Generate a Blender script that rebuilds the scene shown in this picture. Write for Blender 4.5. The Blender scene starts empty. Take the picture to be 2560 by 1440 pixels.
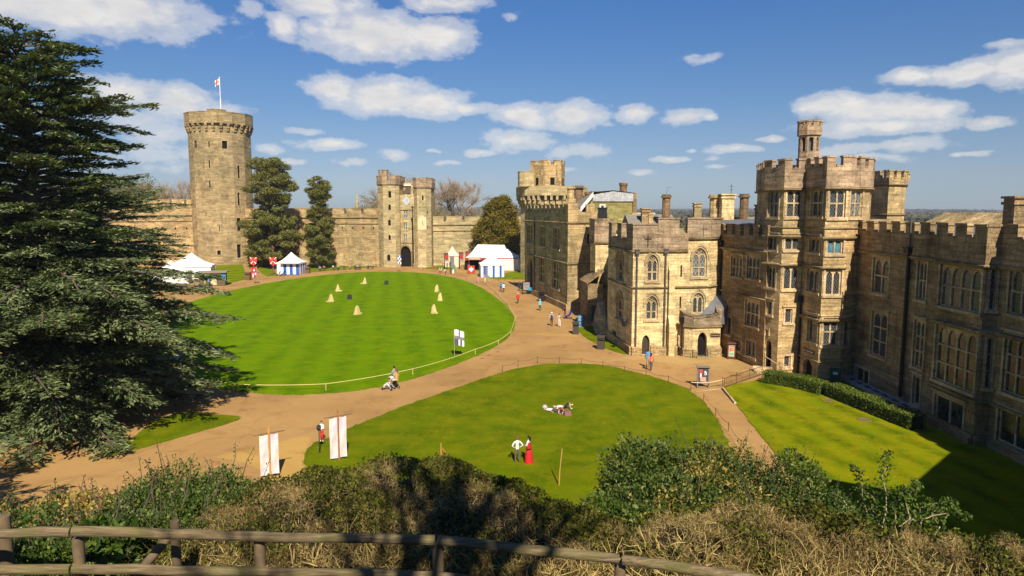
import bpy, bmesh, math, random
import numpy as np
from mathutils import Vector, Matrix
R = math.radians
scene = bpy.context.scene
COL = scene.collection
rnd = random.Random(7)

# ---------------------------------------------------------------- camera model (24 mm lens, 14 m above the court)
F = 1707.0; YH = 530.0; CH = 14.0
PT = math.atan((720 - YH) / F); CP, SP = math.cos(PT), math.sin(PT)
def ray(px, py):
    a = (px - 1280) / F; b = (720 - py) / F
    return (a, CP + b * SP, -SP + b * CP)
def G(px, py, z=0.0):
    d = ray(px, py); t = (z - CH) / d[2]
    return (t * d[0], t * d[1])
def AT(px, py, Y):
    d = ray(px, py); t = Y / d[1]
    return (t * d[0], Y, CH + t * d[2])
def HZ(py, Y):
    k = (720 - py) / F
    return CH + Y * (k * CP - SP) / (CP + k * SP)
def PXM(Y): return F / Y

# ---------------------------------------------------------------- tagging
def tag(o, label=None, cat=None, group=None, kind=None):
    if label: o['label'] = label
    if cat: o['category'] = cat
    if group: o['group'] = group
    if kind: o['kind'] = kind
    return o
def empty(name, loc, rz=0.0, label=None, cat=None, group=None):
    o = bpy.data.objects.new(name, None); COL.objects.link(o)
    o.location = loc; o.rotation_euler = (0, 0, rz); o.empty_display_size = 0.3
    return tag(o, label, cat, group)
def kids(o): return [c for c in bpy.data.objects if c.parent == o]
def copy_tree(o, parent=None):
    c = o.copy(); COL.objects.link(c); c.parent = parent
    for ch in list(o.children):
        copy_tree(ch, c)
    return c

# ---------------------------------------------------------------- mesh builder
class MB:
    def __init__(s): s.v = []; s.f = []; s.m = []; s.sm = []
    def add(s, vs, fs, mi=0, smooth=False):
        b = len(s.v); s.v.extend([tuple(p) for p in vs])
        for f in fs:
            s.f.append([b + i for i in f]); s.m.append(mi); s.sm.append(smooth)
    def box(s, c, d, rz=0.0, mi=0, taper=1.0):
        x, y, z = d[0] / 2, d[1] / 2, d[2] / 2; ca, sa = math.cos(rz), math.sin(rz); vs = []
        for k, zz in ((1, -z), (taper, z)):
            for sx, sy in ((-1, -1), (1, -1), (1, 1), (-1, 1)):
                X, Y = sx * x * k, sy * y * k
                vs.append((c[0] + X * ca - Y * sa, c[1] + X * sa + Y * ca, c[2] + zz))
        s.add(vs, [(3, 2, 1, 0), (4, 5, 6, 7), (0, 1, 5, 4), (1, 2, 6, 5), (2, 3, 7, 6), (3, 0, 4, 7)], mi)
    def prism(s, poly, z0, z1, mi=0, cap=True, poly2=None, smooth=False):
        n = len(poly); p2 = poly2 or poly
        vs = [(p[0], p[1], z0) for p in poly] + [(p[0], p[1], z1) for p in p2]
        fs = [(i, (i + 1) % n, n + (i + 1) % n, n + i) for i in range(n)]
        s.add(vs, fs, mi, smooth)
        if cap: s.add(vs, [tuple(range(n, 2 * n)), tuple(range(n - 1, -1, -1))], mi)
    def ring(s, po, pi, z0, z1, mi=0, bottom=True):
        n = len(po)
        vs = [(p[0], p[1], z0) for p in po] + [(p[0], p[1], z1) for p in po] + [(p[0], p[1], z0) for p in pi] + [(p[0], p[1], z1) for p in pi]
        fs = []
        for i in range(n):
            j = (i + 1) % n
            fs += [(i, j, n + j, n + i), (n + i, n + j, 3 * n + j, 3 * n + i), (2 * n + j, 2 * n + i, 3 * n + i, 3 * n + j)]
            if bottom: fs.append((j, i, 2 * n + i, 2 * n + j))
        s.add(vs, fs, mi)
    def tube(s, pts, rad, n=6, mi=0, cap=True, smooth=True):
        pts = [Vector(p) for p in pts]
        rads = rad if isinstance(rad, (list, tuple)) else [rad] * len(pts)
        vs = []; up = Vector((0.13, 0.21, 1)).normalized()
        for i, p in enumerate(pts):
            t = (pts[min(i + 1, len(pts) - 1)] - pts[max(i - 1, 0)])
            if t.length < 1e-9: t = Vector((0, 0, 1))
            t.normalize()
            a = t.cross(up)
            if a.length < 1e-3: a = t.cross(Vector((1, 0, 0)))
            a.normalize(); b = t.cross(a)
            for k in range(n):
                q = 2 * math.pi * k / n
                vs.append(tuple(p + (a * math.cos(q) + b * math.sin(q)) * rads[i]))
        fs = []
        for i in range(len(pts) - 1):
            for k in range(n):
                j = (k + 1) % n
                fs.append((i * n + j, i * n + k, (i + 1) * n + k, (i + 1) * n + j))
        s.add(vs, fs, mi, smooth)
        if cap:
            m = (len(pts) - 1) * n
            s.add(vs, [tuple(range(n)), tuple(range(m + n - 1, m - 1, -1))], mi)
    def lathe(s, prof, c=(0, 0, 0), n=16, mi=0, smooth=True, sy=1.0):
        vs = []
        for r, z in prof:
            for k in range(n):
                q = 2 * math.pi * k / n
                vs.append((c[0] + r * math.cos(q), c[1] + sy * r * math.sin(q), c[2] + z))
        fs = []
        for i in range(len(prof) - 1):
            for k in range(n):
                j = (k + 1) % n
                fs.append((i * n + k, i * n + j, (i + 1) * n + j, (i + 1) * n + k))
        s.add(vs, fs, mi, smooth)
    def build(s, name, mat, parent=None, loc=None):
        mats = mat if isinstance(mat, (list, tuple)) else [mat]
        v = s.v
        me = bpy.data.meshes.new(name); me.from_pydata(v, [], s.f)
        for m in mats: me.materials.append(m)
        me.polygons.foreach_set('material_index', s.m)
        me.polygons.foreach_set('use_smooth', s.sm)
        auto_uv(me)
        o = bpy.data.objects.new(name, me); COL.objects.link(o)
        if loc is not None: o.location = loc
        if parent is not None:
            o.parent = parent
        return o

def auto_uv(me):
    uv = me.uv_layers.new(name='UVMap'); n = len(me.loops)
    if n == 0: return
    co = np.empty(len(me.vertices) * 3); me.vertices.foreach_get('co', co); co = co.reshape(-1, 3)
    vi = np.empty(n, int); me.loops.foreach_get('vertex_index', vi)
    nr = np.empty(len(me.polygons) * 3); me.polygons.foreach_get('normal', nr); nr = nr.reshape(-1, 3)
    tot = np.empty(len(me.polygons), int); me.polygons.foreach_get('loop_total', tot)
    ln = np.repeat(nr, tot, axis=0); c = co[vi]
    h = np.hypot(ln[:, 0], ln[:, 1]); flat = h < 0.5
    h = np.where(h < 1e-6, 1, h)
    u = (-ln[:, 1] * c[:, 0] + ln[:, 0] * c[:, 1]) / h
    U = np.where(flat, c[:, 0], u); V = np.where(flat, c[:, 1], c[:, 2])
    uv.data.foreach_set('uv', np.stack([U, V], 1).astype(np.float32).ravel())

def np_mesh(name, verts, faces, mat, parent=None, smooth=False):
    """fast mesh from arrays; faces is (n,3) or (n,4)"""
    verts = np.asarray(verts, np.float32); faces = np.asarray(faces, np.int32)
    k = faces.shape[1]; nf = len(faces)
    me = bpy.data.meshes.new(name)
    me.vertices.add(len(verts)); me.vertices.foreach_set('co', verts.ravel())
    me.loops.add(nf * k); me.loops.foreach_set('vertex_index', faces.ravel())
    me.polygons.add(nf)
    me.polygons.foreach_set('loop_start', np.arange(0, nf * k, k, dtype=np.int32))
    me.polygons.foreach_set('loop_total', np.full(nf, k, np.int32))
    me.update(calc_edges=True)
    if smooth: me.polygons.foreach_set('use_smooth', [True] * nf)
    for m in (mat if isinstance(mat, (list, tuple)) else [mat]): me.materials.append(m)
    o = bpy.data.objects.new(name, me); COL.objects.link(o)
    if parent is not None: o.parent = parent
    return o

# ---------------------------------------------------------------- polygon helpers (CCW plan polygons)
def offset(poly, d):
    n = len(poly); out = []
    for i in range(n):
        p0, p1, p2 = Vector(poly[i - 1]), Vector(poly[i]), Vector(poly[(i + 1) % n])
        a = (p1 - p0).normalized(); b = (p2 - p1).normalized()
        na = Vector((a.y, -a.x)); nb = Vector((b.y, -b.x))
        m = na + nb
        if m.length < 1e-4: m = na.copy()
        m.normalize(); k = d / max(0.35, m.dot(na))
        out.append((p1.x + m.x * k, p1.y + m.y * k))
    return out
def ngon(cx, cy, r, n, rot=0.0):
    return [(cx + r * math.cos(rot + 2 * math.pi * i / n), cy + r * math.sin(rot + 2 * math.pi * i / n)) for i in range(n)]
def catmull(pts, k=6, closed=True):
    out = []; n = len(pts)
    for i in range(n if closed else n - 1):
        P = [Vector(pts[(i + j) % n] if closed else pts[min(max(i + j, 0), n - 1)]) for j in (-1, 0, 1, 2)]
        for q in range(k):
            t = q / k
            out.append(tuple(0.5 * ((2 * P[1]) + (P[2] - P[0]) * t + (2 * P[0] - 5 * P[1] + 4 * P[2] - P[3]) * t * t + (3 * P[1] - P[0] - 3 * P[2] + P[3]) * t ** 3)))
    if not closed: out.append(tuple(pts[-1]))
    return out

# ---------------------------------------------------------------- materials
def nt(name):
    m = bpy.data.materials.new(name); m.use_nodes = True; t = m.node_tree; t.nodes.clear()
    o = t.nodes.new('ShaderNodeOutputMaterial'); b = t.nodes.new('ShaderNodeBsdfPrincipled')
    t.links.new(b.outputs[0], o.inputs[0]); b.inputs['Roughness'].default_value = 0.85
    b.inputs['Specular IOR Level'].default_value = 0.25
    return m, t, b
def N(t, typ, **kw):
    n = t.nodes.new(typ)
    for k, v in kw.items():
        if k.startswith('_'): n.inputs[int(k[1:])].default_value = v
        else: setattr(n, k, v)
    return n
def L(t, a, b): t.links.new(a, b)
def noise(t, vec, scale, detail=4, rough=0.55, dist=0.0):
    n = t.nodes.new('ShaderNodeTexNoise'); n.inputs['Scale'].default_value = scale
    n.inputs['Detail'].default_value = detail; n.inputs['Roughness'].default_value = rough; n.inputs['Distortion'].default_value = dist
    if vec is not None: L(t, vec, n.inputs['Vector'])
    return n
def ramp(t, fac, stops):
    r = t.nodes.new('ShaderNodeValToRGB'); e = r.color_ramp.elements
    while len(e) < len(stops): e.new(0.5)
    for i, (p, c) in enumerate(stops):
        e[i].position = p; e[i].color = (c[0], c[1], c[2], 1) if not isinstance(c, (int, float)) else (c, c, c, 1)
    L(t, fac, r.inputs[0]); return r
def mix(t, a, b, fac, mode='MIX'):
    m = t.nodes.new('ShaderNodeMix'); m.data_type = 'RGBA'; m.blend_type = mode
    for s, v in ((0, fac), (6, a), (7, b)):
        if isinstance(v, (int, float)): m.inputs[s].default_value = v
        elif isinstance(v, tuple): m.inputs[s].default_value = (v[0], v[1], v[2], 1)
        else: L(t, v, m.inputs[s])
    return m.outputs[2]
def mth(t, op, a, b=None):
    m = t.nodes.new('ShaderNodeMath'); m.operation = op
    for i, v in enumerate((a, b)):
        if v is None: continue
        if isinstance(v, (int, float)): m.inputs[i].default_value = v
        else: L(t, v, m.inputs[i])
    return m.outputs[0]
def bump(t, b, h, strength=0.4, dist=0.05):
    n = t.nodes.new('ShaderNodeBump'); n.inputs['Strength'].default_value = strength; n.inputs['Distance'].default_value = dist
    L(t, h, n.inputs['Height']); L(t, n.outputs[0], b.inputs['Normal'])
def vscale(t, vec, s):
    n = t.nodes.new('ShaderNodeMapping'); n.inputs['Scale'].default_value = s; L(t, vec, n.inputs[0]); return n.outputs[0]

_pc = {}
def plain(name, col, rough=0.7, metal=0.0, var=0.12, vs=6.0, spec=0.3, emit=0):
    if name in _pc: return _pc[name]
    m, t, b = nt(name); tc = t.nodes.new('ShaderNodeTexCoord')
    n = noise(t, tc.outputs['Object'], vs, 4, 0.6)
    r = ramp(t, n.outputs[0], [(0.25, tuple(c * (1 - var) for c in col)), (0.75, tuple(min(1, c * (1 + var)) for c in col))])
    L(t, r.outputs[0], b.inputs[0]); b.inputs['Roughness'].default_value = rough; b.inputs['Metallic'].default_value = metal
    b.inputs['Specular IOR Level'].default_value = spec
    _pc[name] = m; return m

def stone(name, c1, c2, mortar, bw=0.8, rh=0.36, stain=0.55, pink=0.25, rub=0.0, stain_c=(0.045, 0.04, 0.028), bstr=0.5):
    m, t, b = nt(name); tc = t.nodes.new('ShaderNodeTexCoord'); ob = tc.outputs['Object']; uv = tc.outputs['UV']
    w = noise(t, ob, 0.9 if rub else 0.5, 3); wv = t.nodes.new('ShaderNodeVectorMath'); wv.operation = 'SCALE'; wv.inputs[3].default_value = 0.25 + rub
    sub = t.nodes.new('ShaderNodeVectorMath'); sub.operation = 'SUBTRACT'; L(t, w.outputs[1], sub.inputs[0]); sub.inputs[1].default_value = (0.5, 0.5, 0.5)
    L(t, sub.outputs[0], wv.inputs[0])
    ad = t.nodes.new('ShaderNodeVectorMath'); L(t, uv, ad.inputs[0]); L(t, wv.outputs[0], ad.inputs[1])
    def brick(bw, rh, A, B, M, ms):
        k = t.nodes.new('ShaderNodeTexBrick'); k.inputs['Scale'].default_value = 1; k.inputs['Brick Width'].default_value = bw
        k.inputs['Row Height'].default_value = rh; k.inputs['Mortar Size'].default_value = ms; k.inputs['Mortar Smooth'].default_value = 0.3
        k.inputs['Bias'].default_value = 0.0; k.offset = 0.43; k.squash = 0.8; k.squash_frequency = 3
        for s, c in (('Color1', A), ('Color2', B), ('Mortar', M)): k.inputs[s].default_value = (c[0], c[1], c[2], 1)
        L(t, ad.outputs[0], k.inputs[0]); return k
    k = brick(bw * .78, rh * .8, c1, c2, tuple(.6 * a + .4 * b_ for a, b_ in zip(mortar, c2)), rh * 0.035)
    k2 = brick(bw * 1.9, rh * 1.6, (0.70, 0.69, 0.67), (1.18, 1.15, 1.09), (0.95, 0.95, 0.95), 0.0)
    col = mix(t, k.outputs[0], k2.outputs[0], 0.8, 'MULTIPLY')
    pk = noise(t, ob, 0.22, 4); pr = ramp(t, pk.outputs[0], [(0.5, 0.0), (0.68, 1.0)])
    col = mix(t, col, mix(t, col, (1.1, 0.78, 0.66), 1.0, 'MULTIPLY'), mth(t, 'MULTIPLY', pr.outputs[0], pink))
    gr = noise(t, vscale(t, ob, (1, 1, 0.7)), 0.09, 3); gg = ramp(t, gr.outputs[0], [(0.35, (0.82, 0.84, 0.78)), (0.62, (1.12, 1.07, 0.96))])
    col = mix(t, col, gg.outputs[0], 1.0, 'MULTIPLY')
    fn = noise(t, ob, 7, 5, 0.7); fr = ramp(t, fn.outputs[0], [(0.32, 0.55), (0.68, 1.32)]); col = mix(t, col, fr.outputs[0], 0.8, 'MULTIPLY')
    hz = noise(t, vscale(t, ob, (0.5, 0.5, 4.5)), 0.75, 5, 0.7, 0.3); col = mix(t, col, ramp(t, hz.outputs[0], [(0.34, 0.62), (0.66, 1.3)]).outputs[0], 0.85, 'MULTIPLY')
    st = noise(t, vscale(t, ob, (1.0, 1.0, 0.22)), 0.8, 6, 0.68, 0.4); sr = ramp(t, st.outputs[0], [(0.53, 0.0), (0.74, 1.0)])
    ho = noise(t, vscale(t, ob, (0.35, 0.35, 2.2)), 1.0, 5, 0.65); hr = ramp(t, ho.outputs[0], [(0.55, 0.0), (0.75, 0.7)])
    sm = mth(t, 'MULTIPLY', mth(t, 'MAXIMUM', sr.outputs[0], hr.outputs[0]), stain)
    col = mix(t, col, stain_c, sm)
    wg = noise(t, vscale(t, ob, (1, 1, 0.55)), 0.42, 5, 0.7, 0.6); wr_ = ramp(t, wg.outputs[0], [(0.50, 0.0), (0.66, 1.0)])
    col = mix(t, col, mix(t, col, (0.52, 0.52, 0.50), 1.0, 'MULTIPLY'), mth(t, 'MULTIPLY', wr_.outputs[0], 0.35 + 0.5 * stain))
    lc = noise(t, ob, 1.9, 4, 0.75); lr = ramp(t, lc.outputs[0], [(0.60, 0.0), (0.70, 1.0)]); col = mix(t, col, mix(t, col, (1.22, 1.2, 1.1), 1.0, 'MULTIPLY'), mth(t, 'MULTIPLY', lr.outputs[0], 0.6))
    L(t, col, b.inputs[0]); b.inputs['Roughness'].default_value = 0.95; b.inputs['Specular IOR Level'].default_value = 0.1
    hgt = mth(t, 'ADD', mth(t, 'MULTIPLY', k.outputs[1], -0.8), mth(t, 'MULTIPLY', fn.outputs[0], 0.9))
    hgt = mth(t, 'ADD', hgt, mth(t, 'MULTIPLY', ho.outputs[0], 1.2))
    bump(t, b, hgt, bstr, 0.09)
    return m

def gothic_glass(name, base=(0.012, 0.014, 0.018), lead=(0.20, 0.195, 0.18), sc=6.5, w=0.15, tint=None):
    m, t, b = nt(name); tc = t.nodes.new('ShaderNodeTexCoord'); mp = N(t, 'ShaderNodeMapping'); mp.inputs['Rotation'].default_value = (0, 0, R(45))
    mp.inputs['Scale'].default_value = (sc, sc, sc); mp0 = vscale(t, tc.outputs['UV'], (1, 0.62, 1)); L(t, mp0, mp.inputs[0])
    sp = t.nodes.new('ShaderNodeSeparateXYZ'); L(t, mp.outputs[0], sp.inputs[0])
    def line(o): return mth(t, 'LESS_THAN', mth(t, 'FRACT', o), w)
    ln = mth(t, 'MAXIMUM', line(sp.outputs[0]), line(sp.outputs[1]))
    nn = noise(t, tc.outputs['Object'], 2.2, 2); g = ramp(t, nn.outputs[0], [(0.4, base), (0.65, tint or tuple(c * 3 for c in base))])
    L(t, mix(t, g.outputs[0], lead, mth(t, 'MULTIPLY', ln, 0.55)), b.inputs[0])
    L(t, mth(t, 'ADD', mth(t, 'MULTIPLY', ln, 0.5), 0.12), b.inputs['Roughness']); b.inputs['Specular IOR Level'].default_value = 0.5
    return m

def foliage(name, cols, transl=0.25, rough=0.6, spec=0.25, clump=1.2):
    """colour varies per leaf (island) and by clump"""
    m, t, b = nt(name); ge = t.nodes.new('ShaderNodeNewGeometry'); tc = t.nodes.new('ShaderNodeTexCoord')
    n = noise(t, tc.outputs['Object'], clump, 3, 0.6)
    f = mth(t, 'ADD', mth(t, 'MULTIPLY', ge.outputs['Random Per Island'], 0.55), mth(t, 'MULTIPLY', n.outputs[0], 0.55))
    st = [(0.2 + 0.6 * i / (len(cols) - 1), c) for i, c in enumerate(cols)]
    r = ramp(t, f, st); L(t, r.outputs[0], b.inputs[0]); b.inputs['Roughness'].default_value = rough; b.inputs['Specular IOR Level'].default_value = spec
    if transl:
        tr = t.nodes.new('ShaderNodeBsdfTranslucent'); L(t, mix(t, r.outputs[0], (1.3, 1.5, 0.6), 1.0, 'MULTIPLY'), tr.inputs[0])
        ms = t.nodes.new('ShaderNodeMixShader'); ms.inputs[0].default_value = transl
        L(t, b.outputs[0], ms.inputs[1]); L(t, tr.outputs[0], ms.inputs[2])
        out = [x for x in t.nodes if x.type == 'OUTPUT_MATERIAL'][0]; L(t, ms.outputs[0], out.inputs[0])
    return m
# ================================================================ camera, light, sky
cam = bpy.data.cameras.new('camera'); camo = bpy.data.objects.new('camera', cam); COL.objects.link(camo)
cam.sensor_width = 36; cam.lens = 36 * F / 2560; cam.clip_start = 0.2; cam.clip_end = 12000
camo.location = (0, 0, CH); camo.rotation_euler = (math.pi / 2 - PT, 0, 0); scene.camera = camo
SUN_A, SUN_E = R(11.5), R(43)
sun = bpy.data.lights.new('sun', 'SUN'); suno = bpy.data.objects.new('sun', sun); COL.objects.link(suno)
sdir = Vector((math.sin(SUN_A) * math.cos(SUN_E), -math.cos(SUN_A) * math.cos(SUN_E), math.sin(SUN_E)))
suno.rotation_euler = sdir.to_track_quat('Z', 'Y').to_euler(); suno.location = (40, -80, 90)
sun.energy = 5.0; sun.angle = R(0.5); sun.color = (1.0, 0.90, 0.74)
scene.view_settings.view_transform = 'Standard'; scene.view_settings.look = 'None'
scene.view_settings.exposure = 0.6; scene.view_settings.gamma = 1.0
scene.render.engine = 'CYCLES'
scene.cycles.max_bounces = 6; scene.cycles.diffuse_bounces = 3; scene.cycles.glossy_bounces = 2
scene.cycles.transmission_bounces = 3; scene.cycles.transparent_max_bounces = 6; scene.cycles.volume_bounces = 0
scene.cycles.use_denoising = True
try: scene.cycles.denoiser = 'OPENIMAGEDENOISE'
except Exception: pass

# clouds: (px, py, half width, half height, strength) turned into directions on the sky
CLOUDS = [(120, 8, 330, 62, 1.1), (330, 30, 150, 60, 1.0), (705, 66, 42, 30, 1.0), (775, 76, 34, 24, .85), (800, 15, 130, 40, .9), (940, 88, 190, 62, 1.15),
 (1080, 90, 110, 50, 1.05), (1110, 8, 110, 24, .9), (965, 130, 70, 26, .8), (830, 55, 60, 50, .7), (635, 22, 36, 22, .55), (530, 60, 14, 10, .3),
 (835, 222, 80, 36, 1.0), (960, 238, 170, 48, 1.1), (1080, 258, 120, 40, 1.0), (1170, 268, 70, 22, .85),
 (320, 225, 110, 34, .95), (440, 250, 110, 42, 1.0), (540, 275, 70, 20, .85), (350, 300, 120, 40, .5), (420, 330, 120, 40, .4), (430, 380, 150, 36, .35),
 (1310, 288, 90, 36, 1.05), (1430, 288, 105, 42, 1.05), (1585, 281, 48, 23, 1.05), (1715, 296, 62, 22, 1.05), (1770, 298, 26, 12, .8),
 (1290, 350, 100, 30, .75), (1440, 380, 80, 22, .5), (830, 361, 92, 18, .75), (760, 325, 48, 10, .65), (660, 372, 45, 12, .5), (1195, 382, 44, 12, .7), (990, 388, 34, 14, .5),
 (1080, 380, 20, 6, .5), (885, 408, 46, 12, .5), (1110, 411, 40, 8, .5), (730, 398, 40, 9, .7), (1675, 400, 48, 9, .75), (1830, 374, 75, 12, .6), (1930, 347, 42, 9, .75), (1720, 378, 18, 5, .5), (1775, 398, 40, 12, .4),
 (1800, 418, 34, 8, .5), (2070, 262, 85, 30, .95), (2190, 275, 150, 36, 1.05), (2310, 275, 90, 30, .95), (2200, 310, 170, 24, .95), (2000, 270, 28, 12, .7), (2270, 360, 90, 18, .6), (2160, 368, 110, 14, .5), (2180, 395, 80, 10, .45),
 (2275, 190, 70, 21, .95), (2440, 180, 110, 26, 1.0), (2540, 165, 90, 40, 1.05), (2510, 115, 50, 10, .6), (2470, 303, 48, 14, .75), (2440, 383, 28, 7, .6), (2395, 386, 18, 5, .5), (2060, 380, 60, 10, .4),
 (1750, 145, 50, 9, .25), (1275, 45, 22, 14, .25), (1390, 425, 60, 10, .4), (1600, 430, 40, 8, .45), (520, 420, 120, 20, .35), (2420, 300, 30, 10, .3)]
w = bpy.data.worlds.new('World'); scene.world = w; w.use_nodes = True; t = w.node_tree; t.nodes.clear()
wo = t.nodes.new('ShaderNodeOutputWorld'); bg = t.nodes.new('ShaderNodeBackground'); L(t, bg.outputs[0], wo.inputs[0])
sky = t.nodes.new('ShaderNodeTexSky'); sky.sky_type = 'NISHITA'; sky.sun_disc = False
sky.sun_elevation = SUN_E; sky.sun_rotation = math.pi - SUN_A; sky.altitude = 100; sky.air_density = 1.0; sky.dust_density = 0.0; sky.ozone_density = 3.0
bg.inputs[1].default_value = 0.05
tc = t.nodes.new('ShaderNodeTexCoord'); sp = t.nodes.new('ShaderNodeSeparateXYZ'); L(t, tc.outputs['Generated'], sp.inputs[0])
az = mth(t, 'ARCTAN2', sp.outputs[0], sp.outputs[1]); el = mth(t, 'ARCSINE', sp.outputs[2])
cb = t.nodes.new('ShaderNodeCombineXYZ'); L(t, az, cb.inputs[0]); L(t, el, cb.inputs[1])
wn = noise(t, vscale(t, cb.outputs[0], (11, 19, 1)), 1.0, 5, 0.6)
wsub = N(t, 'ShaderNodeVectorMath', operation='SUBTRACT'); L(t, wn.outputs[1], wsub.inputs[0]); wsub.inputs[1].default_value = (0.5, 0.5, 0.5)
wsc = N(t, 'ShaderNodeVectorMath', operation='MULTIPLY'); L(t, wsub.outputs[0], wsc.inputs[0]); wsc.inputs[1].default_value = (0.05, 0.022, 0)
pos = N(t, 'ShaderNodeVectorMath', operation='ADD'); L(t, cb.outputs[0], pos.inputs[0]); L(t, wsc.outputs[0], pos.inputs[1])
fld = None; lowf = None
for (x, y, a, b, st) in CLOUDS:
    d = Vector(ray(x, y)).normalized(); A = math.atan2(d.x, d.y); E = math.asin(d.z)
    ra = a / F * 1.0; re = b / F * 1.0
    s1 = N(t, 'ShaderNodeVectorMath', operation='SUBTRACT'); L(t, pos.outputs[0], s1.inputs[0]); s1.inputs[1].default_value = (A, E, 0)
    s2 = N(t, 'ShaderNodeVectorMath', operation='MULTIPLY'); L(t, s1.outputs[0], s2.inputs[0]); s2.inputs[1].default_value = (1 / ra, 1 / re, 0)
    s3 = N(t, 'ShaderNodeVectorMath', operation='LENGTH'); L(t, s2.outputs[0], s3.inputs[0])
    f = mth(t, 'MULTIPLY', mth(t, 'SUBTRACT', 1.12, s3.outputs['Value']), st)
    fld = f if fld is None else mth(t, 'MAXIMUM', fld, f)
dn = noise(t, vscale(t, cb.outputs[0], (26, 46, 1)), 1.0, 7, 0.62)
den = mth(t, 'ADD', fld, mth(t, 'MULTIPLY', mth(t, 'SUBTRACT', dn.outputs[0], 0.5), 1.3))
al = ramp(t, den, [(-0.0, 0.0), (0.34, 0.45), (0.95, 0.96)]); al.color_ramp.interpolation = 'EASE'
# light tops, greyer bases: compare the field with the field a little higher up
dn2 = noise(t, vscale(t, cb.outputs[0], (14, 30, 1)), 1.0, 4, 0.55)
cc = ramp(t, mth(t, 'ADD', mth(t, 'MULTIPLY', fld, 0.35), mth(t, 'MULTIPLY', dn2.outputs[0], 0.75)), [(0.25, (10.4, 10.4, 10.7)), (0.5, (12.0, 11.5, 10.8)), (0.85, (9.0, 9.0, 9.2))])
tint = ramp(t, mth(t, 'MULTIPLY', el, 180 / math.pi / 20), [(0.033, (.522, .666, .974)), (0.135, (.687, .731, .948)), (0.30, (.722, .80, .99)), (0.475, (.644, .835, 1.08)), (0.80, (.548, .87, 1.25))])
skyc = mix(t, sky.outputs[0], tint.outputs[0], 1.0, 'MULTIPLY')
L(t, mix(t, skyc, cc.outputs[0], al.outputs[0]), bg.inputs[0])
w.cycles.sampling_method = 'MANUAL'; w.cycles.sample_map_resolution = 512

# ================================================================ ground
def gravel_mat(name, c1, c2, patches=0.3):
    m, t, b = nt(name); ob = t.nodes.new('ShaderNodeTexCoord').outputs['Object']
    n = noise(t, ob, 14, 6, 0.75); n2 = noise(t, ob, 0.12, 5, 0.6); n3 = noise(t, ob, 1.3, 4, 0.6)
    col = mix(t, c1, c2, ramp(t, n.outputs[0], [(0.3, 0), (0.7, 1)]).outputs[0])
    n5 = noise(t, ob, 55, 2, 0.8); col = mix(t, col, mix(t, col, (0.55, 0.53, 0.52), 1, 'MULTIPLY'), ramp(t, n5.outputs[0], [(0.60, 0), (0.68, 0.8)]).outputs[0]); col = mix(t, col, mix(t, col, (1.35, 1.35, 1.4), 1, 'MULTIPLY'), ramp(t, n5.outputs[0], [(0.30, 0.7), (0.38, 0)]).outputs[0])
    n6 = noise(t, ob, 0.45, 6, 0.7, 0.8); col = mix(t, col, mix(t, col, (0.80, 0.77, 0.76), 1, 'MULTIPLY'), ramp(t, n6.outputs[0], [(0.52, 0), (0.66, 1)]).outputs[0])
    col = mix(t, col, mix(t, col, (0.82, 0.80, 0.80), 1, 'MULTIPLY'), ramp(t, n2.outputs[0], [(0.42, 0), (0.62, 1)]).outputs[0])
    col = mix(t, col, mix(t, col, (1.14, 1.08, 0.98), 1, 'MULTIPLY'), ramp(t, n3.outputs[0], [(0.5, 0), (0.72, patches)]).outputs[0])
    L(t, col, b.inputs[0]); b.inputs['Roughness'].default_value = 1; b.inputs['Specular IOR Level'].default_value = 0.05
    bump(t, b, n.outputs[0], 0.35, 0.03); return m
def grass_mat(name, dark, light, yellow, ang=0.0, width=2.0, amp=0.5, worn=0.12, blade=1.0, daisies=False):
    m, t, b = nt(name); ob = t.nodes.new('ShaderNodeTexCoord').outputs['Object']
    mp = N(t, 'ShaderNodeMapping'); mp.inputs['Rotation'].default_value = (0, 0, ang); L(t, ob, mp.inputs[0])
    wd = noise(t, ob, 0.25, 3); sx = t.nodes.new('ShaderNodeSeparateXYZ'); L(t, mp.outputs[0], sx.inputs[0])
    ph = mth(t, 'ADD', mth(t, 'MULTIPLY', sx.outputs[0], math.pi / width), mth(t, 'MULTIPLY', wd.outputs[0], 1.6))
    sn = mth(t, 'MULTIPLY', mth(t, 'SINE', ph), 0.5 * amp)
    n1 = noise(t, ob, 0.35, 5, 0.65); n2 = noise(t, ob, 5.0, 5, 0.75); n4 = noise(t, vscale(t, ob, (1, 1, 1)), 22, 3, 0.8)
    f = mth(t, 'ADD', mth(t, 'ADD', mth(t, 'MULTIPLY', n1.outputs[0], 0.7), mth(t, 'MULTIPLY', n2.outputs[0], 0.5)), sn)
    f = mth(t, 'ADD', f, mth(t, 'MULTIPLY', mth(t, 'SUBTRACT', n4.outputs[0], 0.5), 0.5 * blade))
    col = ramp(t, f, [(0.3, dark), (0.72, light)]).outputs[0]
    yl = noise(t, ob, 0.55, 6, 0.72); col = mix(t, col, yellow, ramp(t, yl.outputs[0], [(0.42, 0), (0.70, 0.9)]).outputs[0])
    wr = noise(t, ob, 1.1, 6, 0.7); col = mix(t, col, (0.34, 0.25, 0.08), mth(t, 'MULTIPLY', ramp(t, wr.outputs[0], [(0.64, 0), (0.74, 1)]).outputs[0], worn))
    if daisies:
        dz = noise(t, ob, 7.5, 1, .5); col = mix(t, col, (.62, .62, .52), ramp(t, dz.outputs[0], [(.785, 0), (.80, .8)]).outputs[0])
    L(t, col, b.inputs[0]); b.inputs['Roughness'].default_value = 0.9; b.inputs['Specular IOR Level'].default_value = 0.02
    bump(t, b, mth(t, 'ADD', n4.outputs[0], n2.outputs[0]), 0.6, 0.05); return m

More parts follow.
